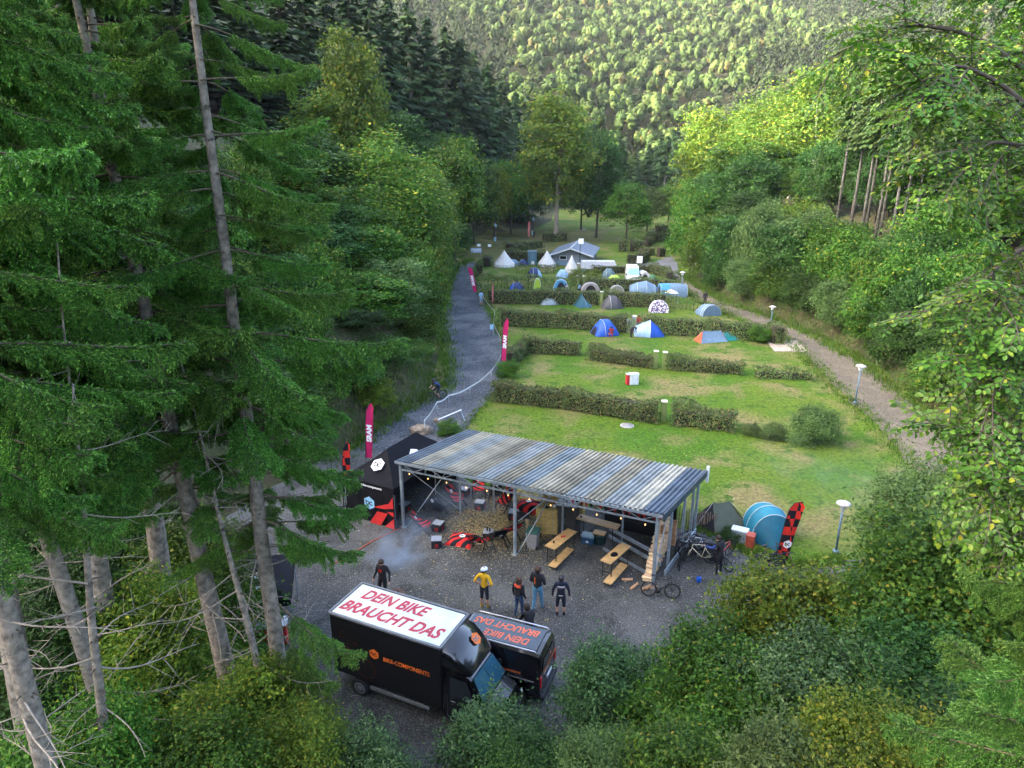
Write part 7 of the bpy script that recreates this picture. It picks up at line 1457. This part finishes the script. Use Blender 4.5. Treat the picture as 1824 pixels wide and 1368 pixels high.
for a in (('bush_a', 'dark glossy bush covering the cab of the box truck', 885, 1268, 16.8, 3, 2.9, LEAF_S), ('bush_a', 'dark glossy bush beside the rear of the black van', 1100, 1165, 18.5, 3, 3.0, LEAF_S), ('bush_b', 'large yellow-topped bush in front of the right bike rack', 1440, 1010, 18.0, 4, 4.2, LEAF_Y),
          ('bush_b', 'tall leafy bush beside the dark glossy one', 1275, 1135, 16.5, 4, 3.6, LEAF_G), ('bush_b', 'broad green bush in the lower middle right', 1350, 1190, 14.5, 4, 3.6, LEAF_G), ('bush_c', 'dusky green bush low in the right half', 1480, 1160, 14.0, 4, 3.4, LEAF_S), ('bush_b', 'leafy bush below the near lamp post', 1665, 1010, 16.0, 4, 4.0, LEAF_G), ('bush_a', 'dark bush on the lower right slope', 1620, 1130, 13.5, 3, 3.2, LEAF_D),
          ('bush_b', 'tall bush beneath the hanging beech branches', 1720, 930, 15.0, 4, 4.2, LEAF_G), ('bush_c', 'grey-green bush between lamp post and beech branches', 1680, 850, 24.0, 4, 4.5, LEAF_W), ('bush_c', 'pale yellow-green low bush at the bottom right', 1560, 1290, 10.5, 3, 2.6, LEAF_Y), ('bush_a', 'round-leaved bush at the bottom edge', 1420, 1330, 10.5, 3, 2.2, LEAF_W), ('bush_b', 'green bush at the bottom edge right of the middle', 1250, 1320, 12.0, 3, 2.8, LEAF_G), ('bush_c', 'small pale bush at the bottom edge below the van', 1080, 1335, 13.0, 2, 2.0, LEAF_W),
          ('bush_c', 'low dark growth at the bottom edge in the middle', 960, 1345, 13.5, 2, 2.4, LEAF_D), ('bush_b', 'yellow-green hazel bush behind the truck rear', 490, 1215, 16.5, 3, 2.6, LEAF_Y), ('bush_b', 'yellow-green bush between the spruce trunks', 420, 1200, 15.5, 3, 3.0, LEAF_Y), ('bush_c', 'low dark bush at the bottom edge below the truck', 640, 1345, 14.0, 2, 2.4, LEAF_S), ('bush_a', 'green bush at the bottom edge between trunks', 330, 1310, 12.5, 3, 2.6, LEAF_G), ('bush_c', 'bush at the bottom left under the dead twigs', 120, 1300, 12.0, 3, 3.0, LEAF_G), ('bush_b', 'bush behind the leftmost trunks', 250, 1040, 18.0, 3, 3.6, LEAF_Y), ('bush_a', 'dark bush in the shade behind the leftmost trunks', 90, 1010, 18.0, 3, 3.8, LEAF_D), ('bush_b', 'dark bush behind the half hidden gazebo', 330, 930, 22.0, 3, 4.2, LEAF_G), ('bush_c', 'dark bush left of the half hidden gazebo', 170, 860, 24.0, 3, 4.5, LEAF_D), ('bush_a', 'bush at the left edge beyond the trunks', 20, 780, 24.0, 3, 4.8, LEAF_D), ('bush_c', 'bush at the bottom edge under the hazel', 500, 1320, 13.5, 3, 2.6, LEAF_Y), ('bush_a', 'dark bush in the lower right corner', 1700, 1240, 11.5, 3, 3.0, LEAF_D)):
    near_bush(*a)

# ---------------------------------------------------------------- near spruces
def sprays(b, P, D, L, r, m=1, k=8, ln=.062, wd=.028):
    """needle tufts along twigs: P start, D unit direction, L length."""
    n = len(P); _ = None
    A = np.where(np.abs(D[:, 2:3]) < .9, [[0, 0, 1.0]], [[1.0, 0, 0]]); U = np.cross(A, D); U /= np.linalg.norm(U, axis=1)[:, None]; W = np.cross(D, U); V = []
    V.append(np.stack([P - U * .004, P + U * .004, P + D * L[:, None]], 1))
    for j in range(k):
        t = (j + .5) / k; a = j * 2.4 + r.uniform(-.4, .4, n); rad = np.cos(a)[:, None] * U + np.sin(a)[:, None] * W * .8; o = P + D * (L * t)[:, None]; dr = D * .62 + rad * .78; l = ln * r.uniform(.7, 1.25, n)[:, None]; s = np.cross(dr, rad + D * .3); s /= np.linalg.norm(s, axis=1)[:, None] + 1e-9
        V.append(np.stack([o - s * wd * .5, o + s * wd * .5, o + dr * l], 1))
    V = np.concatenate(V).reshape(-1, 3); b.add(V, np.arange(len(V)).reshape(-1, 3), m)
def spruce_branch(seed, L=3.0, droop=.22, bare=.28, hang=.8):
    r = np.random.default_rng(seed); b = MB(); X_ = np.linspace(0, 1, 14); ax = np.stack([X_ * L, .06 * L * np.sin(X_ * 3 + seed), -droop * L * X_ ** 1.5 + .16 * L * X_ ** 4], 1); b.tube(ax, np.linspace(.028, .005, 14), 5, 0, False)
    P, D, Ln = [], [], []
    x = bare
    while x < .995:
        p = np.array([np.interp(x, X_, ax[:, i]) for i in range(3)]); u = (x - bare) / (1 - bare); tang = unit([np.interp(x + .02, X_, ax[:, 0]) - p[0], np.interp(x + .02, X_, ax[:, 1]) - p[1], np.interp(x + .02, X_, ax[:, 2]) - p[2]]) if x < .97 else np.array([1., 0, -.1])
        for q_ in range(2): P.append(p.copy()); D.append(unit(tang * .8 + np.array([r.normal(0, .35), r.normal(0, .6), r.uniform(-.1, .45)]))); Ln.append(r.uniform(.08, .18))
        for s in (-1, 1):
            if r.uniform() < .10: continue
            l = L * (.05 + .27 * min(1, (u + .25) * 1.6) * (1 - u) ** .75) * r.uniform(.35, 1.25); side = np.array([-tang[1], tang[0], 0]); d = unit(tang * r.uniform(.4, .9) + side * s * .72 + np.array([0, 0, r.uniform(-.5, .1)])); k = max(3, int(l / .055)); q = p.copy(); pts = [q.copy()]
            for j in range(k):
                d = unit(d + np.array([0, 0, -.055 * hang])); q = q + d * l / k; pts.append(q.copy())
                sd = unit(np.cross(d, [0, 0, 1.0]))
                for s2 in (-1, 1):
                    if r.uniform() < .12: continue
                    dd = unit(d * .75 + sd * s2 * .62 + np.array([0, 0, r.uniform(-.45, .0) * hang])); P.append(q.copy()); D.append(dd); Ln.append(r.uniform(.09, .20) * (1.15 - .5 * j / k))
                if r.uniform() < .45 * hang: P.append(q.copy()); D.append(unit(d * .3 + np.array([r.normal(0, .2), r.normal(0, .2), -1]))); Ln.append(r.uniform(.12, .28))
            P.append(q.copy()); D.append(d); Ln.append(.09)
            b.tube(pts, np.linspace(.007, .002, len(pts)), 3, 2, False)
        x += .075 / L * r.uniform(.5, 1.5)
    P.append(ax[-1]); D.append(np.array([1., 0, .2]) / 1.02); Ln.append(.12)
    sprays(b, np.array(P), np.array(D), np.array(Ln), r); return b
BR = [spruce_branch(40 + i, 3.0, (.42, .34, .26, .50, .38, .20)[i], (.30, .22, .34, .26, .18, .3)[i], (1.3, 1.1, 1.5, 1.4, 1.2, .9)[i]).mesh('branch', [BOUGHW, NEEDLE, TWIGW]) for i in range(6)]
def dead_branch(seed, L=1.6):
    r = np.random.default_rng(seed); b = MB(); X_ = np.linspace(0, 1, 8); ax = np.stack([X_ * L, .08 * L * np.sin(X_ * 4 + seed), -.20 * L * X_ + .14 * L * X_ ** 3], 1); b.tube(ax, np.linspace(.018, .004, 8), 4, 0, False)
    for k in range(7): x = r.uniform(.25, .95); p = np.array([np.interp(x, X_, ax[:, i]) for i in range(3)]); d = unit([.7, r.choice([-1, 1]) * r.uniform(.5, 1), r.uniform(-.5, .3)]); l = L * r.uniform(.12, .35); b.tube([p, p + d * l * .5 + [0, 0, -.02], p + d * l + [0, 0, -.07 * l]], [.007, .005, .002], 3, 0, False)
    return b
DB = [dead_branch(60 + i).mesh('dead_branch', DEADW) for i in range(4)]
def near_spruce(label, top, bot, zc, dpx, zlow, ztop, Lmax, step=.42, per=5, dead=26, zdead=None, needles=None, live=True, seed=1, sparse_to=None, clear=0.0):
    """trunk seen through two pixels in the plane at the given distance."""
    r = np.random.default_rng(seed); a = AT(top[0], top[1], zc); Y = a[1]; d = ray(*bot); c = np.array([0, 0, CAM_H]) + d * (Y / d[1]); sl = (c[0] - a[0]) / (c[2] - a[2])
    def ctr(z): return a[0] + sl * (z - a[2])
    gz = float(hterr(ctr(0), Y)); t = thing('spruce_tree' if live else 'dead_tree', label, 'tree', (ctr(gz), Y, gz), 0, 'spruces in front of the camera'); o = np.array([ctr(gz), Y, gz]); zt = ztop; r0 = dpx * zc / FOC / 2; zm = (a[2] + c[2]) / 2
    zs = np.linspace(gz - .5, zt, 24); rr = np.clip(r0 * (zt - zs) / (zt - zm), .012, r0 * 1.9); P = [(ctr(z) - o[0] + .015 * math.sin(z * 1.3 + seed), .015 * math.cos(z * 1.1), z - o[2]) for z in zs]; b = MB(); b.tube(P, rr, 12)
    for k in range(110):
        z = round(r.uniform(gz + 1, zt * .95) / .55) * .55 + r.uniform(-.06, .06); an = r.uniform(0, 6.28); R_ = np.interp(z, zs, rr); p = np.array([ctr(z) - o[0], 0, z - o[2]]) + R_ * np.array([math.cos(an), math.sin(an), 0]) * .9; L = r.uniform(.03, .16); b.tube([p, p + np.array([math.cos(an), math.sin(an), -.15]) * L], [.02, .008], 4, 1, False)
    b.build('trunk', [TRUNK, TRUNKD], t); z = zlow; k = 0
    while live and z < zt - .2:
        u = (z - zlow) / (zt - zlow); L = Lmax * (1 - .25 * max(0, .2 - u) / .2) * (1 - max(0, u - .35) / .65) ** .75 * r.uniform(.8, 1.1) + .25; n = per if (sparse_to is None or z > sparse_to) else max(2, per - 2)
        off = r.uniform(0, 6.28)
        for j in range(n):
            az = off + j * 6.283 / n + r.uniform(-.35, .35); s = L / 3.0 * r.uniform(.75, 1.15)
            if clear and math.sin(az) < -.45 and r.uniform() < clear: continue
            pit = R(-8 + 22 * u + r.uniform(-8, 8)); zz = z + r.uniform(-.12, .12)
            M = Matrix.Translation((ctr(zz) - o[0], 0, zz - o[2])) @ Matrix.Rotation(az, 4, 'Z') @ Matrix.Rotation(-pit, 4, 'Y') @ Matrix.Rotation(r.uniform(-.25, .25), 4, 'X') @ Matrix.Scale(s, 4)
            q = put('branch', BR[int(r.integers(0, 6))], t, M=M)
            if needles is not None: q.material_slots[1].link = 'OBJECT'; q.material_slots[1].material = needles
        z += step * r.uniform(.8, 1.2) * (1 if z < 20 else 1.6)
    z0, z1 = zdead or (gz + 2.5, zlow + 1.5)
    for k in range(dead):
        z = r.uniform(z0, z1); M = Matrix.Translation((ctr(z) - o[0], 0, z - o[2])) @ Matrix.Rotation(r.uniform(0, 6.28), 4, 'Z') @ Matrix.Rotation(r.uniform(-.1, .35), 4, 'Y') @ Matrix.Rotation(r.uniform(0, 6.28), 4, 'X') @ Matrix.Scale(r.uniform(.5, 1.3), 4); put('dead_branch', DB[int(r.integers(0, 4))], t, M=M)
    return t
ta = near_spruce('tall spruce whose long grey trunk crosses the left part from top to bottom', (342, 0), (520, 1368), 12.8, 28, 7.9, 27, 2.6, .55, 5, 26, (5, 12), seed=1, clear=.85)
for (px_, py_, az_, ln_) in ((497, 1075, -28, 2.5), (505, 1130, -40, 2.0), (470, 880, 10, 2.3)):   # low boughs reaching over the truck
    d_ = ray(px_, py_); q_ = np.array([0, 0, CAM_H]) + d_ * (ta.location[1] / d_[1]) - np.array(ta.location)
    put('branch', BR[1], ta, M=Matrix.Translation(tuple(q_)) @ Matrix.Rotation(R(az_), 4, 'Z') @ Matrix.Rotation(R(4), 4, 'Y') @ Matrix.Scale(ln_ / 3.0, 4))
near_spruce('spruce with a thick trunk leaning past the half hidden gazebo', (300, 740), (440, 1368), 15.5, 33, 9.2, 26, 2.7, .62, 4, 18, (4.5, 12), seed=2)
near_spruce('spruce with a thick trunk near the left edge', (0, 697), (219, 1368), 12, 30, 11.2, 26, 2.6, .6, 4, 26, (4, 13), seed=3, clear=.6)
near_spruce('spruce trunk in the lower left corner', (0, 1037), (82, 1368), 10, 34, 11.9, 25, 2.7, .48, 5, 30, (4.5, 12), seed=4, clear=.5)
near_spruce('thin dead trunk with bare twigs standing against the thick one', (146, 900), (190, 1368), 11.0, 15, 30, 15.5, 1, dead=30, zdead=(5, 14), live=False, seed=5); near_spruce('thin dark bare trunk between the two tall spruces', (412, 1000), (485, 1290), 15.5, 13, 30, 13, 1, dead=14, zdead=(4, 11), live=False, seed=6)
near_spruce('spruce behind the trunks at the upper left', (205, 370), (245, 690), 17, 24, 9.5, 27, 3.0, .6, 4, 14, (5, 12), seed=7)
near_spruce('spruce filling the far upper left corner', (70, 250), (130, 684), 14.5, 26, 9.8, 27, 2.9, .6, 4, 12, (5, 12), seed=8)
near_spruce('spruce just outside the left edge with branches reaching in', (-130, 300), (-60, 684), 10.5, 30, 12.6, 25, 2.7, .6, 4, 8, (5, 11), seed=9)
near_spruce('slender spruce behind the thick trunks in the upper left', (140, 300), (180, 620), 21, 18, 10.0, 27, 2.6, .55, 5, 8, (5, 12), seed=10)
near_spruce('young bright green spruce reaching in at the lower right corner', (2090, 1090), (2050, 1368), 6.0, 22, 8.6, 15.0, 2.0, .42, 6, 2, (8, 9.5), needles=NEEDLEY, seed=12)

# ---------------------------------------------------------------- beech boughs at the right
LEAF_N = leafmat('beech_leaf', [(0, (.022, .066, .006)), (.45, (.042, .108, .009)), (.82, (.075, .155, .013)), (.95, (.16, .21, .02)), (1, (.38, .30, .02))], .4, .42, .15, .35, .2, 1.0)
def leaf_blade(P, D, N, s):
    """pointed oval leaf folded on its midrib: eight corners each."""
    B = np.cross(N, D); B /= np.linalg.norm(B, axis=1)[:, None] + 1e-9; s = s[:, None]; V = np.stack([P, P + D * s * .35 + B * s * .30 + N * s * .05, P + D * s * .72 + B * s * .24 + N * s * .05, P + D * s - N * s * .05, P + D * s * .72 - B * s * .24 + N * s * .05, P + D * s * .35 - B * s * .30 + N * s * .05], 1).reshape(-1, 3)
    f = np.arange(len(P))[:, None] * 6; return V, np.concatenate([f + np.array([[0, 1, 2, 3]]), f + np.array([[0, 3, 4, 5]])])
def beech_twig(seed, L=.95):
    r = np.random.default_rng(seed); b = MB(); P, D, N = [], [], []; X_ = np.linspace(0, 1, 8)
    def run(o, d, l, nl, dp):
        pts = [o]; q = o.copy()
        for j in range(8): d = unit(d + np.array([r.normal(0, .08), r.normal(0, .08), -dp])); q = q + d * l / 8; pts.append(q.copy())
        b.tube(pts, np.linspace(.007, .002, 9) * (l / .5) ** .5, 4, 0, False); pts = np.array(pts); side = unit(np.cross(d, [0, 0, 1]))
        for k in range(nl): t = (k + .6) / nl; p = np.array([np.interp(t, np.linspace(0, 1, 9), pts[:, i]) for i in range(3)]); s = 1 if k % 2 else -1; dd = unit(d * .55 + side * s * .8 + np.array([0, 0, r.uniform(-.35, .15)])); P.append(p); D.append(dd); N.append(unit(np.array([0, 0, 1.0]) + r.normal(0, .35, 3)))
        P.append(pts[-1]); D.append(d); N.append(np.array([0, 0, 1.0]))
        return pts
    m = run(np.zeros(3), np.array([1., 0, .1]), L, 15, .03)
    for k in range(9): t = .12 + .8 * k / 9; p = np.array([np.interp(t, np.linspace(0, 1, 9), m[:, i]) for i in range(3)]); s = 1 if k % 2 else -1; run(p, unit([.7, s * .75, r.uniform(-.25, .2)]), L * (.5 - .3 * t) * r.uniform(.8, 1.2), 10, .05)
    P, D, N = np.array(P), np.array(D), np.array(N); N = N - D * (N * D).sum(1)[:, None]; N /= np.linalg.norm(N, axis=1)[:, None]; v, f = leaf_blade(P, D, N, r.uniform(.045, .078, len(P))); b.add(v, f, 1); return b
TWG = [beech_twig(80 + i).mesh('leafy_twig', [TRUNKD, LEAF_N]) for i in range(5)]
bc = AT(2080, 700, 8.5); gz = float(hterr(bc[0], bc[1])); be = thing('beech_tree', 'beech tree whose leafy boughs hang in from the right edge', 'tree', (bc[0], bc[1], gz)); o = np.array([bc[0], bc[1], gz]); r = np.random.default_rng(90)
b = MB(); b.tube([(0, 0, -.5), (.1, 0, 6), (-.1, .1, 12), (0, 0, 20)], [.26, .22, .17, .05], 12); b.build('trunk', TRUNK, be)
BOUGH = [[(2080, 330, 8.5), (1910, 190, 8), (1740, 60, 7.6), (1610, 40, 7.4), (1500, 90, 7.2)], [(2080, 420, 8.5), (1904, 260, 7.6), (1788, 150, 7.2), (1701, 110, 7), (1655, 160, 6.9)], [(2080, 520, 8.5), (1924, 340, 7.4), (1828, 260, 7), (1761, 250, 6.8), (1715, 310, 6.8)], [(2080, 600, 8.5), (1904, 430, 7.2), (1818, 440, 6.9), (1761, 490, 6.8), (1725, 560, 6.7)], [(2080, 700, 8.5), (1924, 560, 7), (1848, 560, 6.8), (1791, 620, 6.7), (1765, 720, 6.6)], [(2080, 800, 8.5), (1944, 700, 7), (1878, 700, 6.8), (1811, 780, 6.7), (1765, 820, 6.7)], [(2080, 900, 8.5), (1944, 860, 6.8), (1888, 830, 6.6), (1851, 880, 6.5), (1825, 940, 6.5)], [(2080, 250, 8.5), (1972, 60, 8), (1863, -30, 7.8), (1775, -60, 7.6)], [(2080, 650, 9), (1952, 480, 8.5), (1903, 380, 8.4), (1855, 350, 8.4)], [(2080, 300, 9), (1932, 120, 9), (1843, 130, 9), (1775, 180, 9)]]
nt_ = 0
for bo in BOUGH:
    Q = np.array([AT(*q) - o for q in bo]); tt = np.linspace(0, len(Q) - 1, 22); C = np.stack([np.interp(tt, np.arange(len(Q)), Q[:, i]) for i in range(3)], 1)
    for _ in range(2): C[1:-1] = (C[:-2] + C[1:-1] * 2 + C[2:]) / 4
    b = MB(); b.tube(C, np.linspace(.045, .005, 22), 7); b.build('bough', TRUNKD, be)
    for k in range(24):
        t = r.uniform(.25, 1.0); i = min(20, int(t * 21)); p = C[i] + (C[i + 1] - C[i]) * (t * 21 - i); d = unit(C[i + 1] - C[i]); q = unit(d * .9 + r.normal(0, .65, 3) + np.array([0, 0, -.25])); x = q; y = unit(np.cross([0, 0, 1], x)); z = np.cross(x, y); M = Matrix(((x[0], y[0], z[0], p[0]), (x[1], y[1], z[1], p[1]), (x[2], y[2], z[2], p[2]), (0, 0, 0, 1))) @ Matrix.Rotation(r.uniform(-.5, .5), 4, 'X') @ Matrix.Scale(r.uniform(.7, 1.15), 4)
        put('leafy_twig', TWG[int(r.integers(0, 5))], be, M=M); nt_ += 1

# ---------------------------------------------------------------- far wood on the hillside
g_ = (1 + 5 ** .5) / 2; ICO = np.array([(-1, g_, 0), (1, g_, 0), (-1, -g_, 0), (1, -g_, 0), (0, -1, g_), (0, 1, g_), (0, -1, -g_), (0, 1, -g_), (g_, 0, -1), (g_, 0, 1), (-g_, 0, -1), (-g_, 0, 1)]) / (1 + g_ * g_) ** .5
ICOF = np.array([(0, 11, 5), (0, 5, 1), (0, 1, 7), (0, 7, 10), (0, 10, 11), (1, 5, 9), (5, 11, 4), (11, 10, 2), (10, 7, 6), (7, 1, 8), (3, 9, 4), (3, 4, 2), (3, 2, 6), (3, 6, 8), (3, 8, 9), (4, 9, 5), (2, 4, 11), (6, 2, 10), (8, 6, 7), (9, 8, 1)])
def far_forest():
    r = np.random.default_rng(3); bb, bc_ = MB(), MB(); VB, VC, VI = [], [], []
    y = 268.0
    while y < 850:
        step = 8.0 + (y - 268) * .003
        x = -.30 * y - 60
        while x < .78 * y + 40:
            X_, Y_ = x + r.uniform(-2.6, 2.6), y + r.uniform(-2.6, 2.6); x += step * r.uniform(.85, 1.15)
            z = float(hterr(X_, Y_))
            pxx = 912 + FOC * X_ / (Y_ * .951); con = 1.1 * math.sin(X_ * .011 + Y_ * .023) + .9 * math.sin(X_ * .019 - Y_ * .013 + 2) + r.normal(0, .28); con += 1.5 * (pxx > 1330) * (Y_ > 330) + .9 * (Y_ > 560) * (pxx < 1050) - .5 + 1.0 * (Y_ < 292)
            if con > .05:
                h, w = r.uniform(15, 25), r.uniform(5.0, 7.0); n = 72; u = r.uniform(0, 1, n) ** .8; a = r.uniform(0, 6.28, n); R_ = w / 2 * (1 - u) ** .85 + .15; P = np.c_[X_ + R_ * np.cos(a), Y_ + R_ * np.sin(a), z + h * (.18 + .82 * u)]; T = np.c_[np.cos(a) * .7, np.sin(a) * .7, np.full(n, -.8)]; N = np.c_[np.cos(a), np.sin(a), np.full(n, .9)] + r.normal(0, .3, (n, 3))
                B = np.cross(N, T); B /= np.linalg.norm(B, axis=1)[:, None]; s = (r.uniform(.8, 1.5, n) * (1.15 - .6 * u))[:, None]; VC.append(np.stack([P - T * s, P + B * s * .55, P + T * s, P - B * s * .55], 1))
            else:
                h, w = r.uniform(11, 20), r.uniform(8.0, 13.5); L = 8; lc = r.normal(0, 1, (L, 3)); lc /= np.linalg.norm(lc, axis=1)[:, None]; lc[:, 2] = np.abs(lc[:, 2]) * .9; ls = r.uniform(.75, 1.2, L); c0 = np.array([X_, Y_, z + h * .60]); lobe = c0 + lc * [w * .30, w * .30, h * .25]
                rad = (ls[:, None, None] * np.array([w * .19, w * .19, h * .135])); bl = lobe[:, None, :] + ICO[None] * rad * r.uniform(.75, 1.2, (L, 12, 1)); VI.append(bl.reshape(-1, 3))
                n = 80; i = r.integers(0, L, n); d = r.normal(0, 1, (n, 3)); d /= np.linalg.norm(d, axis=1)[:, None]; d[:, 2] = np.where(d[:, 2] < -.2, -d[:, 2], d[:, 2]); P = lobe[i] + d * rad[i, 0] * r.uniform(.95, 1.22, n)[:, None]
                N = d + r.normal(0, .4, (n, 3)); N /= np.linalg.norm(N, axis=1)[:, None]; t = np.cross(N, r.normal(0, 1, (n, 3))); t /= np.linalg.norm(t, axis=1)[:, None]; B = np.cross(N, t); s = r.uniform(.4, .9, n)[:, None]; VB.append(np.stack([P - t * s, P + B * s * .7, P + t * s, P - B * s * .7], 1))
        y += step * .95
    for b, V, name, mat, lab in ((bb, VB, 'broadleaf_wood', FARB, 'sunlit broadleaf wood covering the far hillside'), (bc_, VC, 'conifer_wood', FARC, 'sunlit conifers scattered through the far hillside wood')):
        V = np.concatenate(V).reshape(-1, 3); b.add(V, np.arange(len(V)).reshape(-1, 4))
        if b is bb: I = np.concatenate(VI); nb = len(I) // 12; b.add(I, (np.arange(nb)[:, None, None] * 12 + ICOF[None]).reshape(-1, 3), 0, False)
        o = b.build(name, mat, kind='stuff', label=lab)
FARB = leafmat('far_broadleaf', [(0, (.024, .048, .011)), (.5, (.038, .066, .015)), (.9, (.056, .082, .020)), (1, (.085, .075, .025))], .08, .7, 0, .1, .4, .03, gain=.9)
FARC = leafmat('far_conifer', [(0, (.018, .034, .014)), (.5, (.028, .048, .018)), (1, (.044, .066, .024))], .08, .7, 0, .1, .5, .03, gain=.62)
far_forest()

# ---------------------------------------------------------------- grass tufts at edges
GRS = leafmat('grass_blade', [(0, (.030, .070, .007)), (.5, (.052, .11, .010)), (.85, (.085, .135, .018)), (1, (.16, .14, .055))], .35, .6, 0, .2, .3, .4)
def grass(n, xy, hmin, hmax, seed):
    r = np.random.default_rng(seed); k = 5; P = xy(r, n); P = np.repeat(P, k, 0) + r.normal(0, .09, (n * k, 2)); N_ = len(P); z = np.maximum(hterr(P[:, 0], P[:, 1]), .02); h = r.uniform(hmin, hmax, N_); a = r.uniform(0, 6.28, N_); d = np.c_[np.cos(a), np.sin(a)]; w = .014 * (1 + P[:, 1] / 60)
    A = np.c_[P - np.c_[-d[:, 1], d[:, 0]] * w[:, None], z]; B = np.c_[P + np.c_[-d[:, 1], d[:, 0]] * w[:, None], z]; C = np.c_[P + d * (h * r.uniform(.1, .6, N_))[:, None], z + h]; return np.stack([A, B, C], 1).reshape(-1, 3)
def along(pts, wid):
    W = np.array([G(*q)[:2] for q in pts]); seg = np.linalg.norm(np.diff(W, axis=0), axis=1); cum = np.r_[0, np.cumsum(seg)]
    def f(r, n): s = r.uniform(0, cum[-1], n); return np.c_[np.interp(s, cum, W[:, 0]), np.interp(s, cum, W[:, 1])] + r.normal(0, wid, (n, 2))
    return f
V = [grass(2600, along(RLp, .5), .12, .5, 1), grass(1800, along(RRp[3:], .25), .06, .22, 2), grass(3000, along(TLp, .5), .08, .3, 3), grass(3000, along(TRp, .5), .1, .45, 4), grass(1500, along([(1247, 945), (1262, 952), (1310, 975), (1350, 992), (1420, 1010), (1500, 1000)], .2), .06, .25, 5)]
V.append(grass(3500, lambda r, n: np.c_[r.uniform(-4, 26, n), r.uniform(28, 70, n)], .02, .07, 7))
V.append(grass(2200, lambda r, n: np.c_[r.uniform(-14, 16, n), r.uniform(8, 13.0, n)], .1, .4, 8)); V.append(grass(3000, lambda r, n: (lambda y: np.c_[np.interp(y, YL, XL) - np.abs(r.normal(0, 2.2, n)), y])(r.uniform(36, 120, n)), .15, .6, 9)); V.append(grass(3000, lambda r, n: (lambda y: np.c_[np.interp(y, YR, XR) + np.abs(r.normal(0, 1.6, n)), y])(r.uniform(36, 110, n)), .08, .35, 10))
V = np.concatenate(V); b = MB(); b.add(V, np.arange(len(V)).reshape(-1, 3)); b.build('grass', GRS, kind='stuff', label='tufts of grass and weeds along the road edges and banks')
# ---------------------------------------------------------------- air
m, nt, N, L = nodes_of('valley_air'); N.remove(N['Principled BSDF']); v = N.new('ShaderNodeVolumePrincipled'); v.inputs['Color'].default_value = (.80, .88, 1.0, 1); v.inputs['Density'].default_value = .00007; v.inputs['Anisotropy'].default_value = .0
L.new(v.outputs[0], N['Material Output'].inputs['Volume'])
b = MB(); b.box((110, 315, 139), (1100, 1310, 300)); o = b.build('haze', m, kind='stuff', label='thin pale haze filling the valley air'); o.display_type = 'WIRE'
